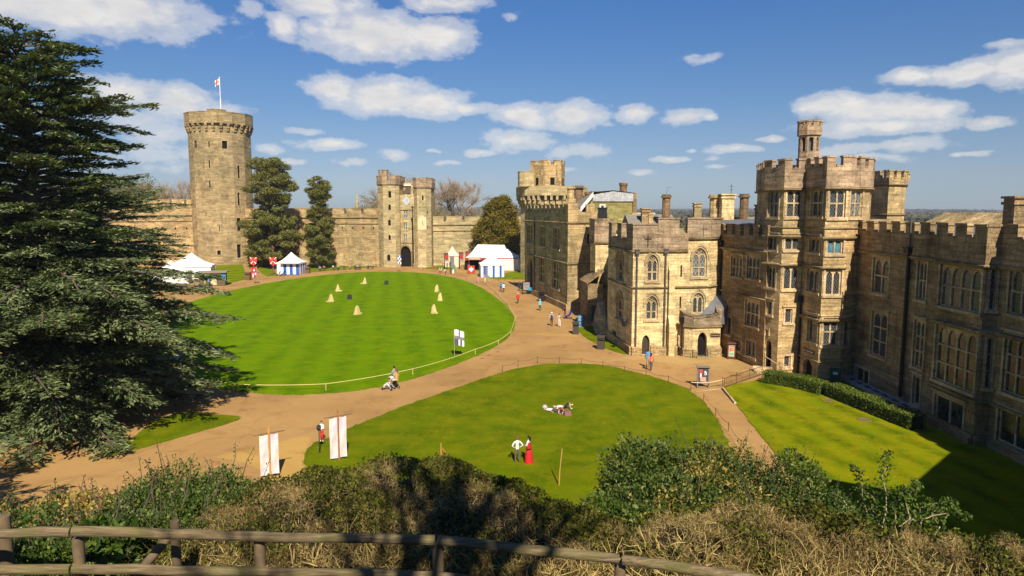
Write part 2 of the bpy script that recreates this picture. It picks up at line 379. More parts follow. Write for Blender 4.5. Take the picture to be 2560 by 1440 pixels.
def sheet(name, poly, z, mat, thick=0.0, kind='structure'):
    mb = MB()
    if thick: mb.prism(poly, z - thick, z, cap=False); mb.add([(p[0], p[1], z) for p in poly], [tuple(range(len(poly)))])
    else: mb.add([(p[0], p[1], z) for p in poly], [tuple(range(len(poly)))])
    return tag(mb.build(name, mat), kind=kind)
def ccw(poly):
    a = sum(poly[i - 1][0] * poly[i][1] - poly[i][0] * poly[i - 1][1] for i in range(len(poly)))
    return poly if a > 0 else poly[::-1]
def ragged(poly, step=.22, amp=.06):
    rn = random.Random(len(poly)); out = []
    for i in range(len(poly)):
        a, b = Vector(poly[i]), Vector(poly[(i + 1) % len(poly)]); n = max(1, min(60, int((b - a).length / step)))
        for k in range(n): p = a.lerp(b, k / n); out.append((p.x + rn.gauss(0, amp), p.y + rn.gauss(0, amp)))
    return out
def pxpoly(pts, k=5): return ragged(ccw(catmull([G(*p) for p in pts], k)) if k else ccw([G(*p) for p in pts]), .3 if k else .5, .05 if k else .07)

M_field = grass_mat('field_grass', (0.05, 0.075, 0.02), (0.10, 0.12, 0.035), (0.13, 0.11, 0.05), amp=0.0)
M_gravel = gravel_mat('gravel', (0.3362, 0.1927, 0.0697), (0.4428, 0.2747, 0.1107))
M_sand = gravel_mat('sand', (0.40, 0.245, 0.07), (0.48, 0.305, 0.095))
M_paving = gravel_mat('pale_gravel', (0.3854, 0.2542, 0.0984), (0.451, 0.3034, 0.123))
GR = dict(dark=(0.055, 0.125, 0.003), light=(0.15, 0.255, 0.004), yellow=(0.235, 0.27, 0.004))
M_oval = grass_mat('oval_lawn_grass', (0.045, 0.110, 0.0005), (0.108, 0.205, 0.0005), (0.165, 0.225, 0.0008), R(-10), 1.7, 0.19, 0.08)
M_front = grass_mat('front_lawn_grass', (0.044, 0.078, 0.001), (0.105, 0.148, 0.0015), (0.18, 0.175, 0.003), R(30), 2.4, 0.10, 0.4, daisies=True)
M_right = grass_mat('right_lawn_grass', (0.058, 0.095, 0.001), (0.155, 0.19, 0.002), (0.26, 0.225, 0.004), R(-8), 1.1, 0.36, 0.12, daisies=True)
M_far = grass_mat('far_lawn_grass', (0.055, 0.10, 0.002), (0.15, 0.20, 0.003), (0.20, 0.21, 0.006), R(-68), 1.6, 0.8, 0.1)

# far terrain: one sheet to the horizon that swells into low hills
def terrain():
    nx, ny = 90, 70; vs = []; fs = []
    for j in range(ny):
        Y = -60 + (j / (ny - 1)) ** 2.6 * 6500
        W = 160 + max(Y, 0) * 1.15
        for i in range(nx):
            X = (i / (nx - 1) * 2 - 1) * W
            h = -0.06
            if Y > 420:
                k = min(1, (Y - 420) / 900)
                h = -0.06 - 7 * k + max(0, (Y - 1300) / 2600) * (17 + 9 * math.sin(X * 0.0011 + 0.6) + 6 * math.sin(X * 0.0031 + 2) + (14 if X < -200 else 0) * math.exp(-((X + 1100) / 900) ** 2))
            vs.append((X, Y, h))
    for j in range(ny - 1):
        for i in range(nx - 1):
            a = j * nx + i; fs.append((a, a + 1, a + nx + 1, a + nx))
    o = np_mesh('terrain', vs, fs, M_field, smooth=True); tag(o, kind='structure')
terrain()

court = [(-150, -40), (60, -40), (60, 70), (25, 130), (20, 235), (-150, 240)]
sheet('ground', court, 0.0, M_gravel)
oval = pxpoly([(960, 680), (1060, 683), (1140, 696), (1200, 718), (1250, 752), (1278, 782), (1288, 806), (1279, 832), (1255, 856), (1200, 886), (1120, 918), (1040, 945), (960, 965), (880, 978), (800, 985),
               (720, 987), (640, 983), (560, 973), (500, 955), (460, 930), (425, 900), (395, 865), (385, 825), (405, 790), (450, 765), (520, 742), (600, 722), (700, 703), (800, 689), (880, 682)], 6)
sheet('oval_lawn', oval, 0.05, M_oval, 0.08)
front = pxpoly([(1440, 910), (1510, 914), (1570, 927), (1630, 943), (1690, 962), (1735, 985), (1770, 1018), (1797, 1060), (1820, 1105), (1850, 1180), (1800, 1290), (1500, 1330), (1200, 1310), (900, 1290), (790, 1230), (762, 1165),
                (768, 1128), (795, 1104), (850, 1086), (890, 1064), (935, 1047), (1000, 1020), (1100, 985), (1200, 950), (1270, 928), (1320, 917), (1370, 911)], 6)
sheet('front_lawn', front, 0.045, M_front, 0.08)
right = ccw([G(*p) for p in [(1812, 967), (1895, 950), (1960, 957)]] + [(25.6, 57.6), (28.6, 56), (30, 50), (30, 22), (14, 22)] + [G(*p) for p in [(2060, 1290), (1980, 1190), (1930, 1125), (1870, 1050), (1838, 1008)]])
sheet('right_lawn', ragged(right, .3, .04), 0.045, M_right, 0.08)
tri = pxpoly([(280, 1138), (440, 1096), (602, 1048), (540, 1037), (470, 1032), (405, 1046), (360, 1075), (320, 1105)], 4)
sheet('triangle_lawn', tri, 0.04, M_front, 0.06)
sheet('sand_patch', pxpoly([(540, 1142), (650, 1118), (770, 1090), (765, 1130), (758, 1180), (700, 1210), (640, 1170), (590, 1152)], 4), 0.006, M_sand)
sheet('sand_strip', pxpoly([(1290, 833), (1360, 833), (1445, 838), (1448, 843), (1360, 839), (1288, 838)], 0), 0.006, M_sand)
sheet('sand_yard', pxpoly([(1140, 671), (1165, 678), (1210, 684), (1200, 690), (1180, 692), (1140, 681), (1128, 676)], 0), 0.006, M_sand)
sheet('pale_path', pxpoly([(1520, 903), (1600, 900), (1800, 925), (1905, 938), (1910, 925), (1800, 893), (1700, 890), (1570, 892)], 0), 0.006, M_paving)
for nm, pts in (('striped_lawn', [(540, 664), (606, 661), (612, 680), (640, 694), (600, 702), (556, 711), (535, 700)]), ('bank_lawn', [(640, 668), (680, 668), (690, 690), (668, 692), (655, 684)]),
                ('bench_lawn', [(755, 664), (830, 655), (945, 655), (942, 668), (860, 673), (755, 683)]), ('tent_lawn', [(1232, 690), (1312, 673), (1312, 699), (1245, 699), (1222, 696)]),
                ('pavilion_lawn', [(1076, 664), (1120, 664), (1140, 668), (1120, 674), (1095, 675), (1062, 671)]), ('marquee_lawn', [(1155, 664), (1312, 660), (1312, 671), (1215, 678), (1165, 674)])):
    sheet(nm, pxpoly(pts, 0), 0.03, M_far, 0.06)
sheet('chapel_lawn', pxpoly([(1447, 820), (1500, 814), (1530, 840), (1570, 884), (1530, 877), (1482, 855), (1455, 838)], 3), 0.04, M_front, 0.07)

# the mound under the viewpoint
def mound_h(x, y):
    r = math.hypot(x * 0.8, y + 12)
    return max(-0.3, 12.3 - max(0, r - 13) * 0.47 + 0.25 * math.sin(x * 0.7 + y) * (1 if r > 16 else 0))
def mound():
    vs = []; fs = []; n = 90
    for j in range(n):
        for i in range(n):
            x = -62 + 124 * i / (n - 1); y = -50 + 86 * j / (n - 1); vs.append((x, y, mound_h(x, y)))
    for j in range(n - 1):
        for i in range(n - 1):
            a = j * n + i; fs.append((a, a + 1, a + n + 1, a + n))
    m, t, b = nt('mound_soil'); ob = t.nodes.new('ShaderNodeTexCoord').outputs['Object']; n1 = noise(t, ob, 3, 6, 0.7)
    L(t, ramp(t, n1.outputs[0], [(0.3, (0.012, 0.014, 0.005)), (0.55, (0.045, 0.04, 0.014)), (0.75, (0.05, 0.075, 0.01))]).outputs[0], b.inputs[0]); bump(t, b, n1.outputs[0], 1, 0.3)
    tag(np_mesh('mound', vs, fs, m, smooth=True), kind='structure')
mound()

def fringe():
    rs = np.random.RandomState(4); V = []; Q = []; n0 = 0
    for poly in (front, tri, oval):
        P = np.array(poly); a = P; b = np.roll(P, -1, 0); Ln = np.linalg.norm(b - a, axis=1); keep = (a[:, 1] < 80) & (Ln < 2); a, b, Ln = a[keep], b[keep], Ln[keep]
        m = np.maximum(1, (Ln * 26).astype(int)); i = np.repeat(np.arange(len(a)), m); u = rs.rand(len(i))[:, None]; p = a[i] * (1 - u) + b[i] * u + rs.normal(size=(len(i), 2)) * .06
        n = len(p); h = rs.uniform(.03, .09, n); az = rs.rand(n) * 6.28; w_ = rs.uniform(.012, .03, n); lean = rs.normal(size=(n, 2)) * .04
        d = np.stack([np.cos(az), np.sin(az)], 1) * w_[:, None]; z0 = np.full(n, .0); 
        v = np.stack([np.c_[p - d, z0], np.c_[p + d, z0], np.c_[p + d * .2 + lean, h + .03], np.c_[p - d * .2 + lean, h + .03]], 1).reshape(-1, 3); V.append(v); Q.append(np.arange(n * 4).reshape(-1, 4) + n0); n0 += n * 4
    m_ = nt('fringe_grass'); m, t, b = m_; ge = t.nodes.new('ShaderNodeNewGeometry'); L(t, ramp(t, ge.outputs['Random Per Island'], [(0, (.05, .09, .002)), (.5, (.14, .17, .004)), (1, (.26, .21, .05))]).outputs[0], b.inputs[0])
    tag(np_mesh('turf_edge', np.concatenate(V), np.concatenate(Q), m), 'tufty grass along the lawn edges', 'grass', kind='stuff')
fringe()
HAZE = True
if HAZE:
    mb = MB(); mb.box((0, 3150, 20), (13000, 6900, 66)); m = bpy.data.materials.new('haze_air'); m.use_nodes = True; t = m.node_tree; t.nodes.clear(); o = t.nodes.new('ShaderNodeOutputMaterial'); v = t.nodes.new('ShaderNodeVolumePrincipled')
    v.inputs['Color'].default_value = (.78, .86, 1, 1); v.inputs['Density'].default_value = .00015; v.inputs['Anisotropy'].default_value = .2; L(t, v.outputs[0], o.inputs['Volume'])
    tag(mb.build('haze', m), 'pale air', 'haze', kind='stuff')
# ================================================================ architecture kit
class Face:
    """vertical wall plane from a to b (left to right seen from outside)"""
    def __init__(s, a, b):
        s.a = Vector((a[0], a[1])); s.b = Vector((b[0], b[1])); d = s.b - s.a; s.len = d.length; s.t = d.normalized(); s.n = Vector((s.t.y, -s.t.x))
    def P(s, u, z, out=0.0):
        q = s.a + s.t * u + s.n * out; return (q.x, q.y, z)
    def pix(s, px, py):
        d = ray(px, py); den = d[0] * s.n.x + d[1] * s.n.y
        k = (s.a.x * s.n.x + s.a.y * s.n.y) / den
        q = Vector((d[0] * k, d[1] * k)); return ((q - s.a).dot(s.t), CH + d[2] * k)
    def rect(s, x0, y0, x1, y1):
        """pixel box, read at its vertical middle / horizontal middle"""
        ym = (y0 + y1) / 2; xm = (x0 + x1) / 2
        u0 = s.pix(x0, ym)[0]; u1 = s.pix(x1, ym)[0]; z1 = s.pix(xm, y0)[1]; z0 = s.pix(xm, y1)[1]
        return (u0, u1, z0, z1)
    def box(s, mb, u0, u1, z0, z1, o0, o1, mi=0):
        vs = [s.P(u, z, o) for o in (o0, o1) for (u, z) in ((u0, z0), (u1, z0), (u1, z1), (u0, z1))]
        mb.add(vs, [(4, 5, 6, 7), (3, 2, 1, 0), (0, 1, 5, 4), (1, 2, 6, 5), (2, 3, 7, 6), (3, 0, 4, 7)], mi)

def arch_pts(u0, u1, zs, za, n=7, kind='gothic'):
    """points of an arch from (u0,zs) over (mid,za) to (u1,zs)"""
    mid = (u0 + u1) / 2; hw = (u1 - u0) / 2; out = []
    for i in range(n + 1):
        q = i / n
        if kind == 'gothic':
            a = q * math.pi / 2; x = hw * (1 - math.cos(a)) ; y = math.sin(a) * 0.86 + 0.14 * q
        elif kind == 'round': a = q * math.pi / 2; x = hw * (1 - math.cos(a)); y = math.sin(a)
        else: a = q * math.pi / 2; x = hw * q; y = math.sin(a) ** 0.7
        out.append((u0 + x, zs + (za - zs) * y))
    right = [(u1 - (p[0] - u0), p[1]) for p in out[:-1]][::-1]
    return out + right
def wall_face(mb, f, z0, z1, holes=(), depth=0.35, mi=0):
    """holes: (u0,u1,z0,z1[,spring]); with a spring height the hole has a pointed head"""
    us = sorted({0.0, f.len} | {min(max(h[0], 0), f.len) for h in holes} | {min(max(h[1], 0), f.len) for h in holes})
    zs = sorted({z0, z1} | {min(max(h[2], z0), z1) for h in holes} | {min(max(h[3], z0), z1) for h in holes})
    for i in range(len(us) - 1):
        for j in range(len(zs) - 1):
            uc = (us[i] + us[i + 1]) / 2; zc = (zs[j] + zs[j + 1]) / 2
            if us[i + 1] - us[i] < 1e-4 or zs[j + 1] - zs[j] < 1e-4: continue
            if any(h[0] < uc < h[1] and h[2] < zc < h[3] for h in holes): continue
            mb.add([f.P(us[i], zs[j]), f.P(us[i + 1], zs[j]), f.P(us[i + 1], zs[j + 1]), f.P(us[i], zs[j + 1])], [(0, 1, 2, 3)], mi)
    for h in holes:
        u0, u1, a, b = h[:4]
        if len(h) > 4:
            sp = h[4]; ap = arch_pts(u0, u1, sp, b)
            edge = [(u0, a), (u0, sp)] + ap[1:-1] + [(u1, sp), (u1, a)]
            for p, q in zip(ap[:-1], ap[1:]):
                if p[1] > b - 1e-4 and q[1] > b - 1e-4: continue
                mb.add([f.P(p[0], p[1]), f.P(q[0], q[1]), f.P(q[0], b), f.P(p[0], b)], [(0, 1, 2, 3)], mi)
        else: edge = [(u0, a), (u0, b), (u1, b), (u1, a)]
        edge = edge + [edge[0]]
        for p, q in zip(edge[:-1], edge[1:]):
            mb.add([f.P(p[0], p[1], 0), f.P(q[0], q[1], 0), f.P(q[0], q[1], -depth), f.P(p[0], p[1], -depth)], [(0, 1, 2, 3)], mi)
def window(par, f, r, M_fr, M_gl, lights=2, rows=1, arched=True, spring=None, depth=0.16, hood=True, sill=True, mull=0.13, name='window', pname='pane', surround=0.16):
    """stone window set in hole r: surround, mullions, transoms, cusped heads; the glass is a child"""
    u0, u1, z0, z1 = r[:4]; mb = MB(); w = u1 - u0; m = min(mull, w * 0.16); e = 0.003
    o1, o0 = -depth + 0.06, -depth - 0.06
    if spring is not None:
        ap = arch_pts(u0 + e, u1 - e, spring, z1 - e); ip = arch_pts(u0 + m * .8, u1 - m * .8, spring, z1 - m * 1.3)
        for (p, q), (p2, q2) in zip(zip(ap[:-1], ap[1:]), zip(ip[:-1], ip[1:])):
            mb.add([f.P(p2[0], p2[1], o1), f.P(q2[0], q2[1], o1), f.P(q[0], q[1], o1), f.P(p[0], p[1], o1)], [(0, 1, 2, 3)])
            mb.add([f.P(p2[0], p2[1], o0), f.P(q2[0], q2[1], o0), f.P(q2[0], q2[1], o1), f.P(p2[0], p2[1], o1)], [(0, 1, 2, 3)])
        ztop = spring
    else:
        f.box(mb, u0 + e, u1 - e, z1 - m, z1 - e, o0, o1); ztop = z1 - m
    f.box(mb, u0 + e, u0 + m, z0 + e, ztop, o0, o1); f.box(mb, u1 - m, u1 - e, z0 + e, ztop, o0, o1)
    f.box(mb, u0 + m, u1 - m, z0 + e, z0 + m * .7, o0, o1)
    iw = (w - 2 * m - (lights - 1) * m) / lights
    for i in range(lights):
        a = u0 + m + i * (iw + m); b = a + iw
        if i < lights - 1: f.box(mb, b, b + m, z0 + m * .7, ztop + (0 if spring is None else (z1 - spring) * 0.45), o0, o1)
        tops = []
        for k in range(rows):
            zz0 = z0 + m * .7 + (ztop - z0 - m * .7) * k / rows; zz1 = z0 + m * .7 + (ztop - z0 - m * .7) * (k + 1) / rows
            if k: f.box(mb, a, b, zz0 - m * .45, zz0 + m * .45, o0, o1)
            tops.append((zz0, zz1))
        if arched:
            if spring is None:
                zt = ztop; hh = min(iw * 0.8, (ztop - z0) * 0.3)
            else:
                zt = spring + (z1 - spring) * 0.42; hh = zt - spring + iw * .25
            ap = arch_pts(a, b, zt - hh, zt - hh * 0.06, 5)
            for p, q in zip(ap[:-1], ap[1:]):
                mb.add([f.P(p[0], p[1], o1), f.P(q[0], q[1], o1), f.P(q[0], zt, o1), f.P(p[0], zt, o1)], [(0, 1, 2, 3)])
                mb.add([f.P(p[0], p[1], o0), f.P(q[0], q[1], o0), f.P(q[0], q[1], o1), f.P(p[0], p[1], o1)], [(0, 1, 2, 3)])
            if spring is not None:
                f.box(mb, a, b, zt, zt + m * .5, o0, o1)
    if spring is not None and lights == 2:
        um = (u0 + u1) / 2; zt = spring + (z1 - spring) * 0.42
        for sgn in (-1, 1):
            p0 = Vector(f.P(um, zt + m * .5, o1 - .03)); p1 = Vector(f.P(um + sgn * w * 0.2, zt + (z1 - zt) * 0.55, o1 - .03)); mb.tube([p0, p1], m * .3, 5)
    if surround and spring is None:
        s = surround
        f.box(mb, u0 - s, u0 - e, z0, z1 + s, -0.02, 0.045); f.box(mb, u1 + e, u1 + s, z0, z1 + s, -0.02, 0.045); f.box(mb, u0, u1, z1 + e, z1 + s - .002, -0.02, 0.043)
    if spring is not None and surround:
        s = surround; ap = arch_pts(u0 - e, u1 + e, spring, z1 + e); op = arch_pts(u0 - s, u1 + s, spring, z1 + s * 1.4)
        ap = [(u0 - e, z0)] + ap + [(u1 + e, z0)]; op = [(u0 - s, z0)] + op + [(u1 + s, z0)]
        for i in range(len(ap) - 1):
            A, B, C, D = ap[i], ap[i + 1], op[i + 1], op[i]
            mb.add([f.P(A[0], A[1], .05), f.P(B[0], B[1], .05), f.P(C[0], C[1], .05), f.P(D[0], D[1], .05), f.P(C[0], C[1], -.01), f.P(D[0], D[1], -.01), f.P(A[0], A[1], -.01), f.P(B[0], B[1], -.01)], [(0, 1, 2, 3), (3, 2, 4, 5), (1, 0, 6, 7)])
    if hood:
        if spring is None: f.box(mb, u0 - .3, u1 + .3, z1 + surround + .004, z1 + surround + .12, -0.02, 0.13)
        else:
            ap = arch_pts(u0 - surround - .003, u1 + surround + .003, spring - .1, z1 + surround * 1.45); op = arch_pts(u0 - surround - .12, u1 + surround + .12, spring - .1, z1 + surround * 1.5 + .17)
            for i in range(len(ap) - 1):
                A, B, C, D = ap[i], ap[i + 1], op[i + 1], op[i]
                mb.add([f.P(A[0], A[1], .12), f.P(B[0], B[1], .12), f.P(C[0], C[1], .12), f.P(D[0], D[1], .12), f.P(C[0], C[1], -.01), f.P(D[0], D[1], -.01), f.P(A[0], A[1], -.01), f.P(B[0], B[1], -.01)], [(0, 1, 2, 3), (3, 2, 4, 5), (1, 0, 6, 7)])
    if sill: f.box(mb, u0 - .22, u1 + .22, z0 - .2, z0 - e, -0.02, 0.12)
    wo = mb.build(name, M_fr, par); g = MB(); e = 0.02; o = -depth - 0.02
    if spring is not None:
        ap = arch_pts(u0 + .01, u1 - .01, spring, z1 - .01); pts = [(u0 + .01, z0)] + ap + [(u1 - .01, z0)]
        g.add([f.P(p[0], p[1], o) for p in pts], [tuple(range(len(pts) - 1, -1, -1))])
    else: g.add([f.P(u0, z0, o), f.P(u1, z0, o), f.P(u1, z1, o), f.P(u0, z1, o)], [(0, 1, 2, 3)])
    g.build(pname, M_gl, wo); return wo
def battlement(mb, poly, z, hc, hm, th=0.35, mw=1.0, gw=0.7, edges=None, out=0.0, cope=0.06, rng=None, closed=True):
    """parapet ring (z..z+hc) with merlons (..z+hm) and copings along the edges of a CCW plan"""
    n = len(poly); po = offset(poly, out); pi = offset(poly, out - th)
    ed = list(edges) if edges is not None else list(range(n))
    for i in ed:
        j = (i + 1) % n; dz = 0.003 * (i % 4)
        vs = [(*po[i], z), (*po[j], z), (*po[j], z + hc + dz), (*po[i], z + hc + dz), (*pi[i], z), (*pi[j], z), (*pi[j], z + hc + dz), (*pi[i], z + hc + dz)]
        mb.add(vs, [(0, 1, 2, 3), (3, 2, 6, 7), (5, 4, 7, 6), (1, 0, 4, 5), (0, 3, 7, 4), (2, 1, 5, 6)])
        f = Face(po[i], po[j]); Ln = f.len - .016
        k = max(1, round((Ln + gw) / (mw + gw))); a = mw * Ln / (k * mw + (k - 1) * gw) if k > 1 else Ln; g = gw * Ln / (k * mw + (k - 1) * gw)
        jit = (rng or rnd)
        for q in range(k):
            u = .008 + q * (a + g); top = z + hm + .004 * (i % 3) + jit.uniform(-.03, .03)
            f.box(mb, u, u + a, z + hc + dz, top - .14, -th, 0.0)
            f.box(mb, u - (cope if q else 0.0), u + a + (cope if q < k - 1 else 0.0), top - .14, top, -th - cope, cope - .003 * (i % 3))
            if q < k - 1: f.box(mb, u + a + .004 + cope, u + a + g - .004 - cope, z + hc + dz, z + hc + dz + .09, -th - .03, .04)
def course(mb, poly, z, h=0.22, d=0.16, edges=None):
    n = len(poly); ed = range(n) if edges is None else edges
    po = offset(poly, d); pm = offset(poly, d * .45); pi = offset(poly, -0.02)
    for i in ed:
        j = (i + 1) % n
        vs = [(*pi[i], z), (*pi[j], z), (*pm[j], z), (*pm[i], z), (*po[i], z + h * .45), (*po[j], z + h * .45), (*po[i], z + h * .75), (*po[j], z + h * .75), (*pi[i], z + h), (*pi[j], z + h)]
        mb.add(vs, [(3, 2, 1, 0), (3, 4, 5, 2)[::-1] if False else (3, 2, 5, 4), (4, 5, 7, 6), (6, 7, 9, 8), (0, 3, 4, 6, 8), (9, 7, 5, 2, 1)])
class Building:
    def __init__(s, name, label, cat, poly, z0, z1, mat, roofm=None, roof_z=None, origin=None, group=None):
        c = origin or (sum(p[0] for p in poly) / len(poly), sum(p[1] for p in poly) / len(poly))
        s.o = empty(name, (0, 0, 0), 0, label, cat, group); s.poly = poly; s.z0, s.z1 = z0, z1; s.mat = mat
        s.holes = {}; s.faces = [Face(poly[i], poly[(i + 1) % len(poly)]) for i in range(len(poly))]; s.wins = []; s.roof_z = roof_z if roof_z is not None else z1 - 0.05
    def hole(s, i, r, spring=None):
        h = tuple(r[:4]) + ((spring,) if spring is not None else ()); s.holes.setdefault(i, []).append(h); return r
    def win(s, i, pxr, **kw):
        f = s.faces[i]; r = f.rect(*pxr); sp = None
        if kw.pop('gothic', False): sp = r[3] - min((r[1] - r[0]) * 0.85, (r[3] - r[2]) * .4)
        s.hole(i, r, sp); kw.setdefault('spring', sp); s.wins.append((f, r, kw)); return r
    def finish(s, M_fr, M_gl, depth=0.35, mats=None):
        mb = MB()
        for i, f in enumerate(s.faces): wall_face(mb, f, s.z0, s.z1, s.holes.get(i, ()), depth)
        pz = offset(s.poly, -0.02)
        mb.add([(p[0], p[1], s.roof_z) for p in pz], [tuple(range(len(pz)))])
        s.wall = mb.build('wall', mats or s.mat, s.o)
        for f, r, kw in s.wins:
            kw = dict(kw); g = kw.pop('glass', M_gl); fr = kw.pop('frame', M_fr); window(s.o, f, r, fr, g, **kw)
        return s
    def part(s, name, mb, mat):
        if name not in ('string_course', 'plinth'): return mb.build(name, mat, s.o)
        bb = []                                              # one part per run of moulding that touches
        for f in mb.f:
            c = [mb.v[i] for i in f]; bb.append([[min(p[k] for p in c) - .04 for k in range(3)], [max(p[k] for p in c) + .04 for k in range(3)], [f]])
        merged = True
        while merged:
            merged = False; out = []
            for b in bb:
                for o in out:
                    if all(b[0][k] <= o[1][k] and b[1][k] >= o[0][k] for k in range(3)):
                        o[0] = [min(x, y) for x, y in zip(o[0], b[0])]; o[1] = [max(x, y) for x, y in zip(o[1], b[1])]; o[2] += b[2]; merged = True; break
                else: out.append(b)
            bb = out
        r = None
        for b in bb:
            m = MB()
            for f in b[2]: m.add([mb.v[i] for i in f], [tuple(range(len(f)))])
            r = m.build(name, mat, s.o)
        return r
def dark_slot(b, i, pxr, mat, name='slit', depth=0.3, cross=False):
    f = b.faces[i]; r = f.rect(*pxr); b.hole(i, r); mb = MB()
    mb.add([f.P(r[0], r[2], -depth), f.P(r[1], r[2], -depth), f.P(r[1], r[3], -depth), f.P(r[0], r[3], -depth)], [(0, 1, 2, 3)]); mb.build(name, mat, b.o)
def downpipe(par, f, pxx, y0, y1, mat, r=0.09, name='drainpipe', hopper=True):
    """rainwater pipe standing on face f, from pixel y0 (hopper) to y1 (foot)"""
    u, z1 = f.pix(pxx, y0); z0 = max(0.05, f.pix(pxx, y1)[1]); mb = MB(); o = r + .05
    mb.tube([f.P(u, z0, o), f.P(u, z1, o)], r, 8)
    for k in range(1, 6):
        z = z0 + (z1 - z0) * k / 6; mb.tube([f.P(u, z - .05, o), f.P(u, z + .05, o)], r * 1.35, 8)
    if hopper:
        f.box(mb, u - r * 2.4, u + r * 2.4, z1 - .05, z1 + .32, .01, r * 3.4); f.box(mb, u - r * 2.9, u + r * 2.9, z1 + .32, z1 + .42, .005, r * 4)
    return mb.build(name, mat, par)
def chimney(par, X, Y, z0, z1, w, mat, kind='square', name='chimney', potm=None):
    mb = MB()
    if kind == 'square':
        mb.box((X, Y, (z0 + z1) / 2), (w, w * .9, z1 - z0)); mb.box((X, Y, z1 - .3), (w * 1.18, w * 1.08, .18)); mb.box((X, Y, z1 + .07), (w * 1.22, w * 1.12, .14)); mb.box((X, Y, z0 + (z1 - z0) * .3), (w * 1.2, w * 1.1, .2))
    elif kind == 'round':
        mb.lathe([(w * .62, z0 - 0), (w * .62, z0 + .5), (w * .5, z0 + .6), (w * .5, z1 - .45), (w * .6, z1 - .35), (w * .6, z1 - .1), (w * .52, z1), (0, z1)], (X, Y, 0), 12, smooth=False)
    elif kind == 'oct':
        mb.prism(ngon(X, Y, w * .75, 8, .39), z0, z0 + (z1 - z0) * .3); mb.prism(ngon(X, Y, w * .52, 8, .39), z0 + (z1 - z0) * .3, z1 - .3); mb.prism(ngon(X, Y, w * .7, 8, .39), z1 - .3, z1 - .12); mb.prism(ngon(X, Y, w * .58, 8, .39), z1 - .12, z1 + .1)
    return mb.build(name, mat, par)

M_towst = stone('tower_stone', (0.4241, 0.3395, 0.2069), (0.3534, 0.2774, 0.1601), (0.2385, 0.1913, 0.1268), 1.1, 0.45, 0.42, 0.15)
M_rough = stone('rubble_wall_stone', (0.6442, 0.4852, 0.275), (0.5042, 0.3714, 0.201), (0.21, 0.1516, 0.0952), 0.9, 0.42, 0.6, 0.25, rub=0.7, bstr=1.0)
M_gate = stone('gatehouse_stone', (0.5383, 0.4482, 0.2736), (0.4761, 0.3866, 0.2267), (0.3726, 0.3025, 0.1877), 1.0, 0.42, 0.25, 0.1)
M_pink = stone('pink_stone', (0.4453, 0.3439, 0.2557), (0.3872, 0.2848, 0.1989), (0.2904, 0.2257, 0.1704), 0.9, 0.4, 0.7, 0.3)
M_ash = stone('ashlar_stone', (0.548, 0.4208, 0.2408), (0.4524, 0.338, 0.1828), (0.2548, 0.1932, 0.1155), 0.95, 0.36, 0.6, 0.15)
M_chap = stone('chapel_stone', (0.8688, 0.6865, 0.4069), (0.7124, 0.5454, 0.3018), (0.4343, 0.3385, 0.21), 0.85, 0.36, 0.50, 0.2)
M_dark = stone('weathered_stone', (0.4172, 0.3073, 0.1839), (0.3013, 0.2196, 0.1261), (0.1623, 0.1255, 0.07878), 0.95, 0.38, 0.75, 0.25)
M_course = stone('moulding_stone', (0.3605, 0.2839, 0.1732), (0.295, 0.2247, 0.132), (0.1966, 0.1538, 0.09902), 1.3, 0.5, 0.85, 0.2)
M_frame = stone('window_stone', (0.5899, 0.4731, 0.3136), (0.5244, 0.4081, 0.2557), (0.437, 0.3548, 0.2311), 0.8, 0.9, 0.25, 0.2)
M_brick = stone('chimney_brick', (0.27, 0.18, 0.11), (0.20, 0.135, 0.085), (0.26, 0.21, 0.15), 0.3, 0.11, 0.4, 0.2)
M_green = stone('mossy_brick', (0.36, 0.33, 0.14), (0.29, 0.27, 0.11), (0.20, 0.19, 0.09), 0.62, 0.24, 0.25, 0.05)
M_glass = gothic_glass('leaded_glass'); M_glass2 = gothic_glass('leaded_glass_pale', (0.05, 0.055, 0.06), (0.42, 0.42, 0.38), 4.0, 0.16, (0.16, 0.16, 0.15))
M_gblue = gothic_glass('blue_glass', (0.05, 0.14, 0.20), (0.10, 0.18, 0.22), 4.0, 0.06, (0.09, 0.22, 0.28))
M_gpl = gothic_glass('plain_glass', (0.01, 0.012, 0.012), (0.05, 0.05, 0.04), 2.0, 0.03, (0.05, 0.055, 0.04))
M_gcur = gothic_glass('curtained_glass', (0.12, 0.12, 0.17), (0.3, 0.3, 0.3), 4.0, 0.05, (0.22, 0.2, 0.24))
M_void = plain('dark_void', (0.008, 0.007, 0.006), 1, var=0.3)
M_wood = plain('dark_door_wood', (0.06, 0.045, 0.035), 0.8, var=0.4, vs=9)
M_pipe = plain('black_iron', (0.02, 0.02, 0.022), 0.5, 0.3); M_pipeg = plain('grey_lead_pipe', (0.10, 0.095, 0.09), 0.55, 0.2)
M_lead = plain('lead_roof', (0.15, 0.155, 0.165), 0.55, 0.2, 0.2, 1.5); M_slate = plain('slate_roof', (0.20, 0.18, 0.14), 0.85, 0, 0.25, 2)
M_white = plain('white_paint', (0.66, 0.65, 0.62), 0.6, var=0.06); M_whitebd = plain('peeling_white_board', (0.40, 0.40, 0.40), 0.8, var=0.35, vs=3)
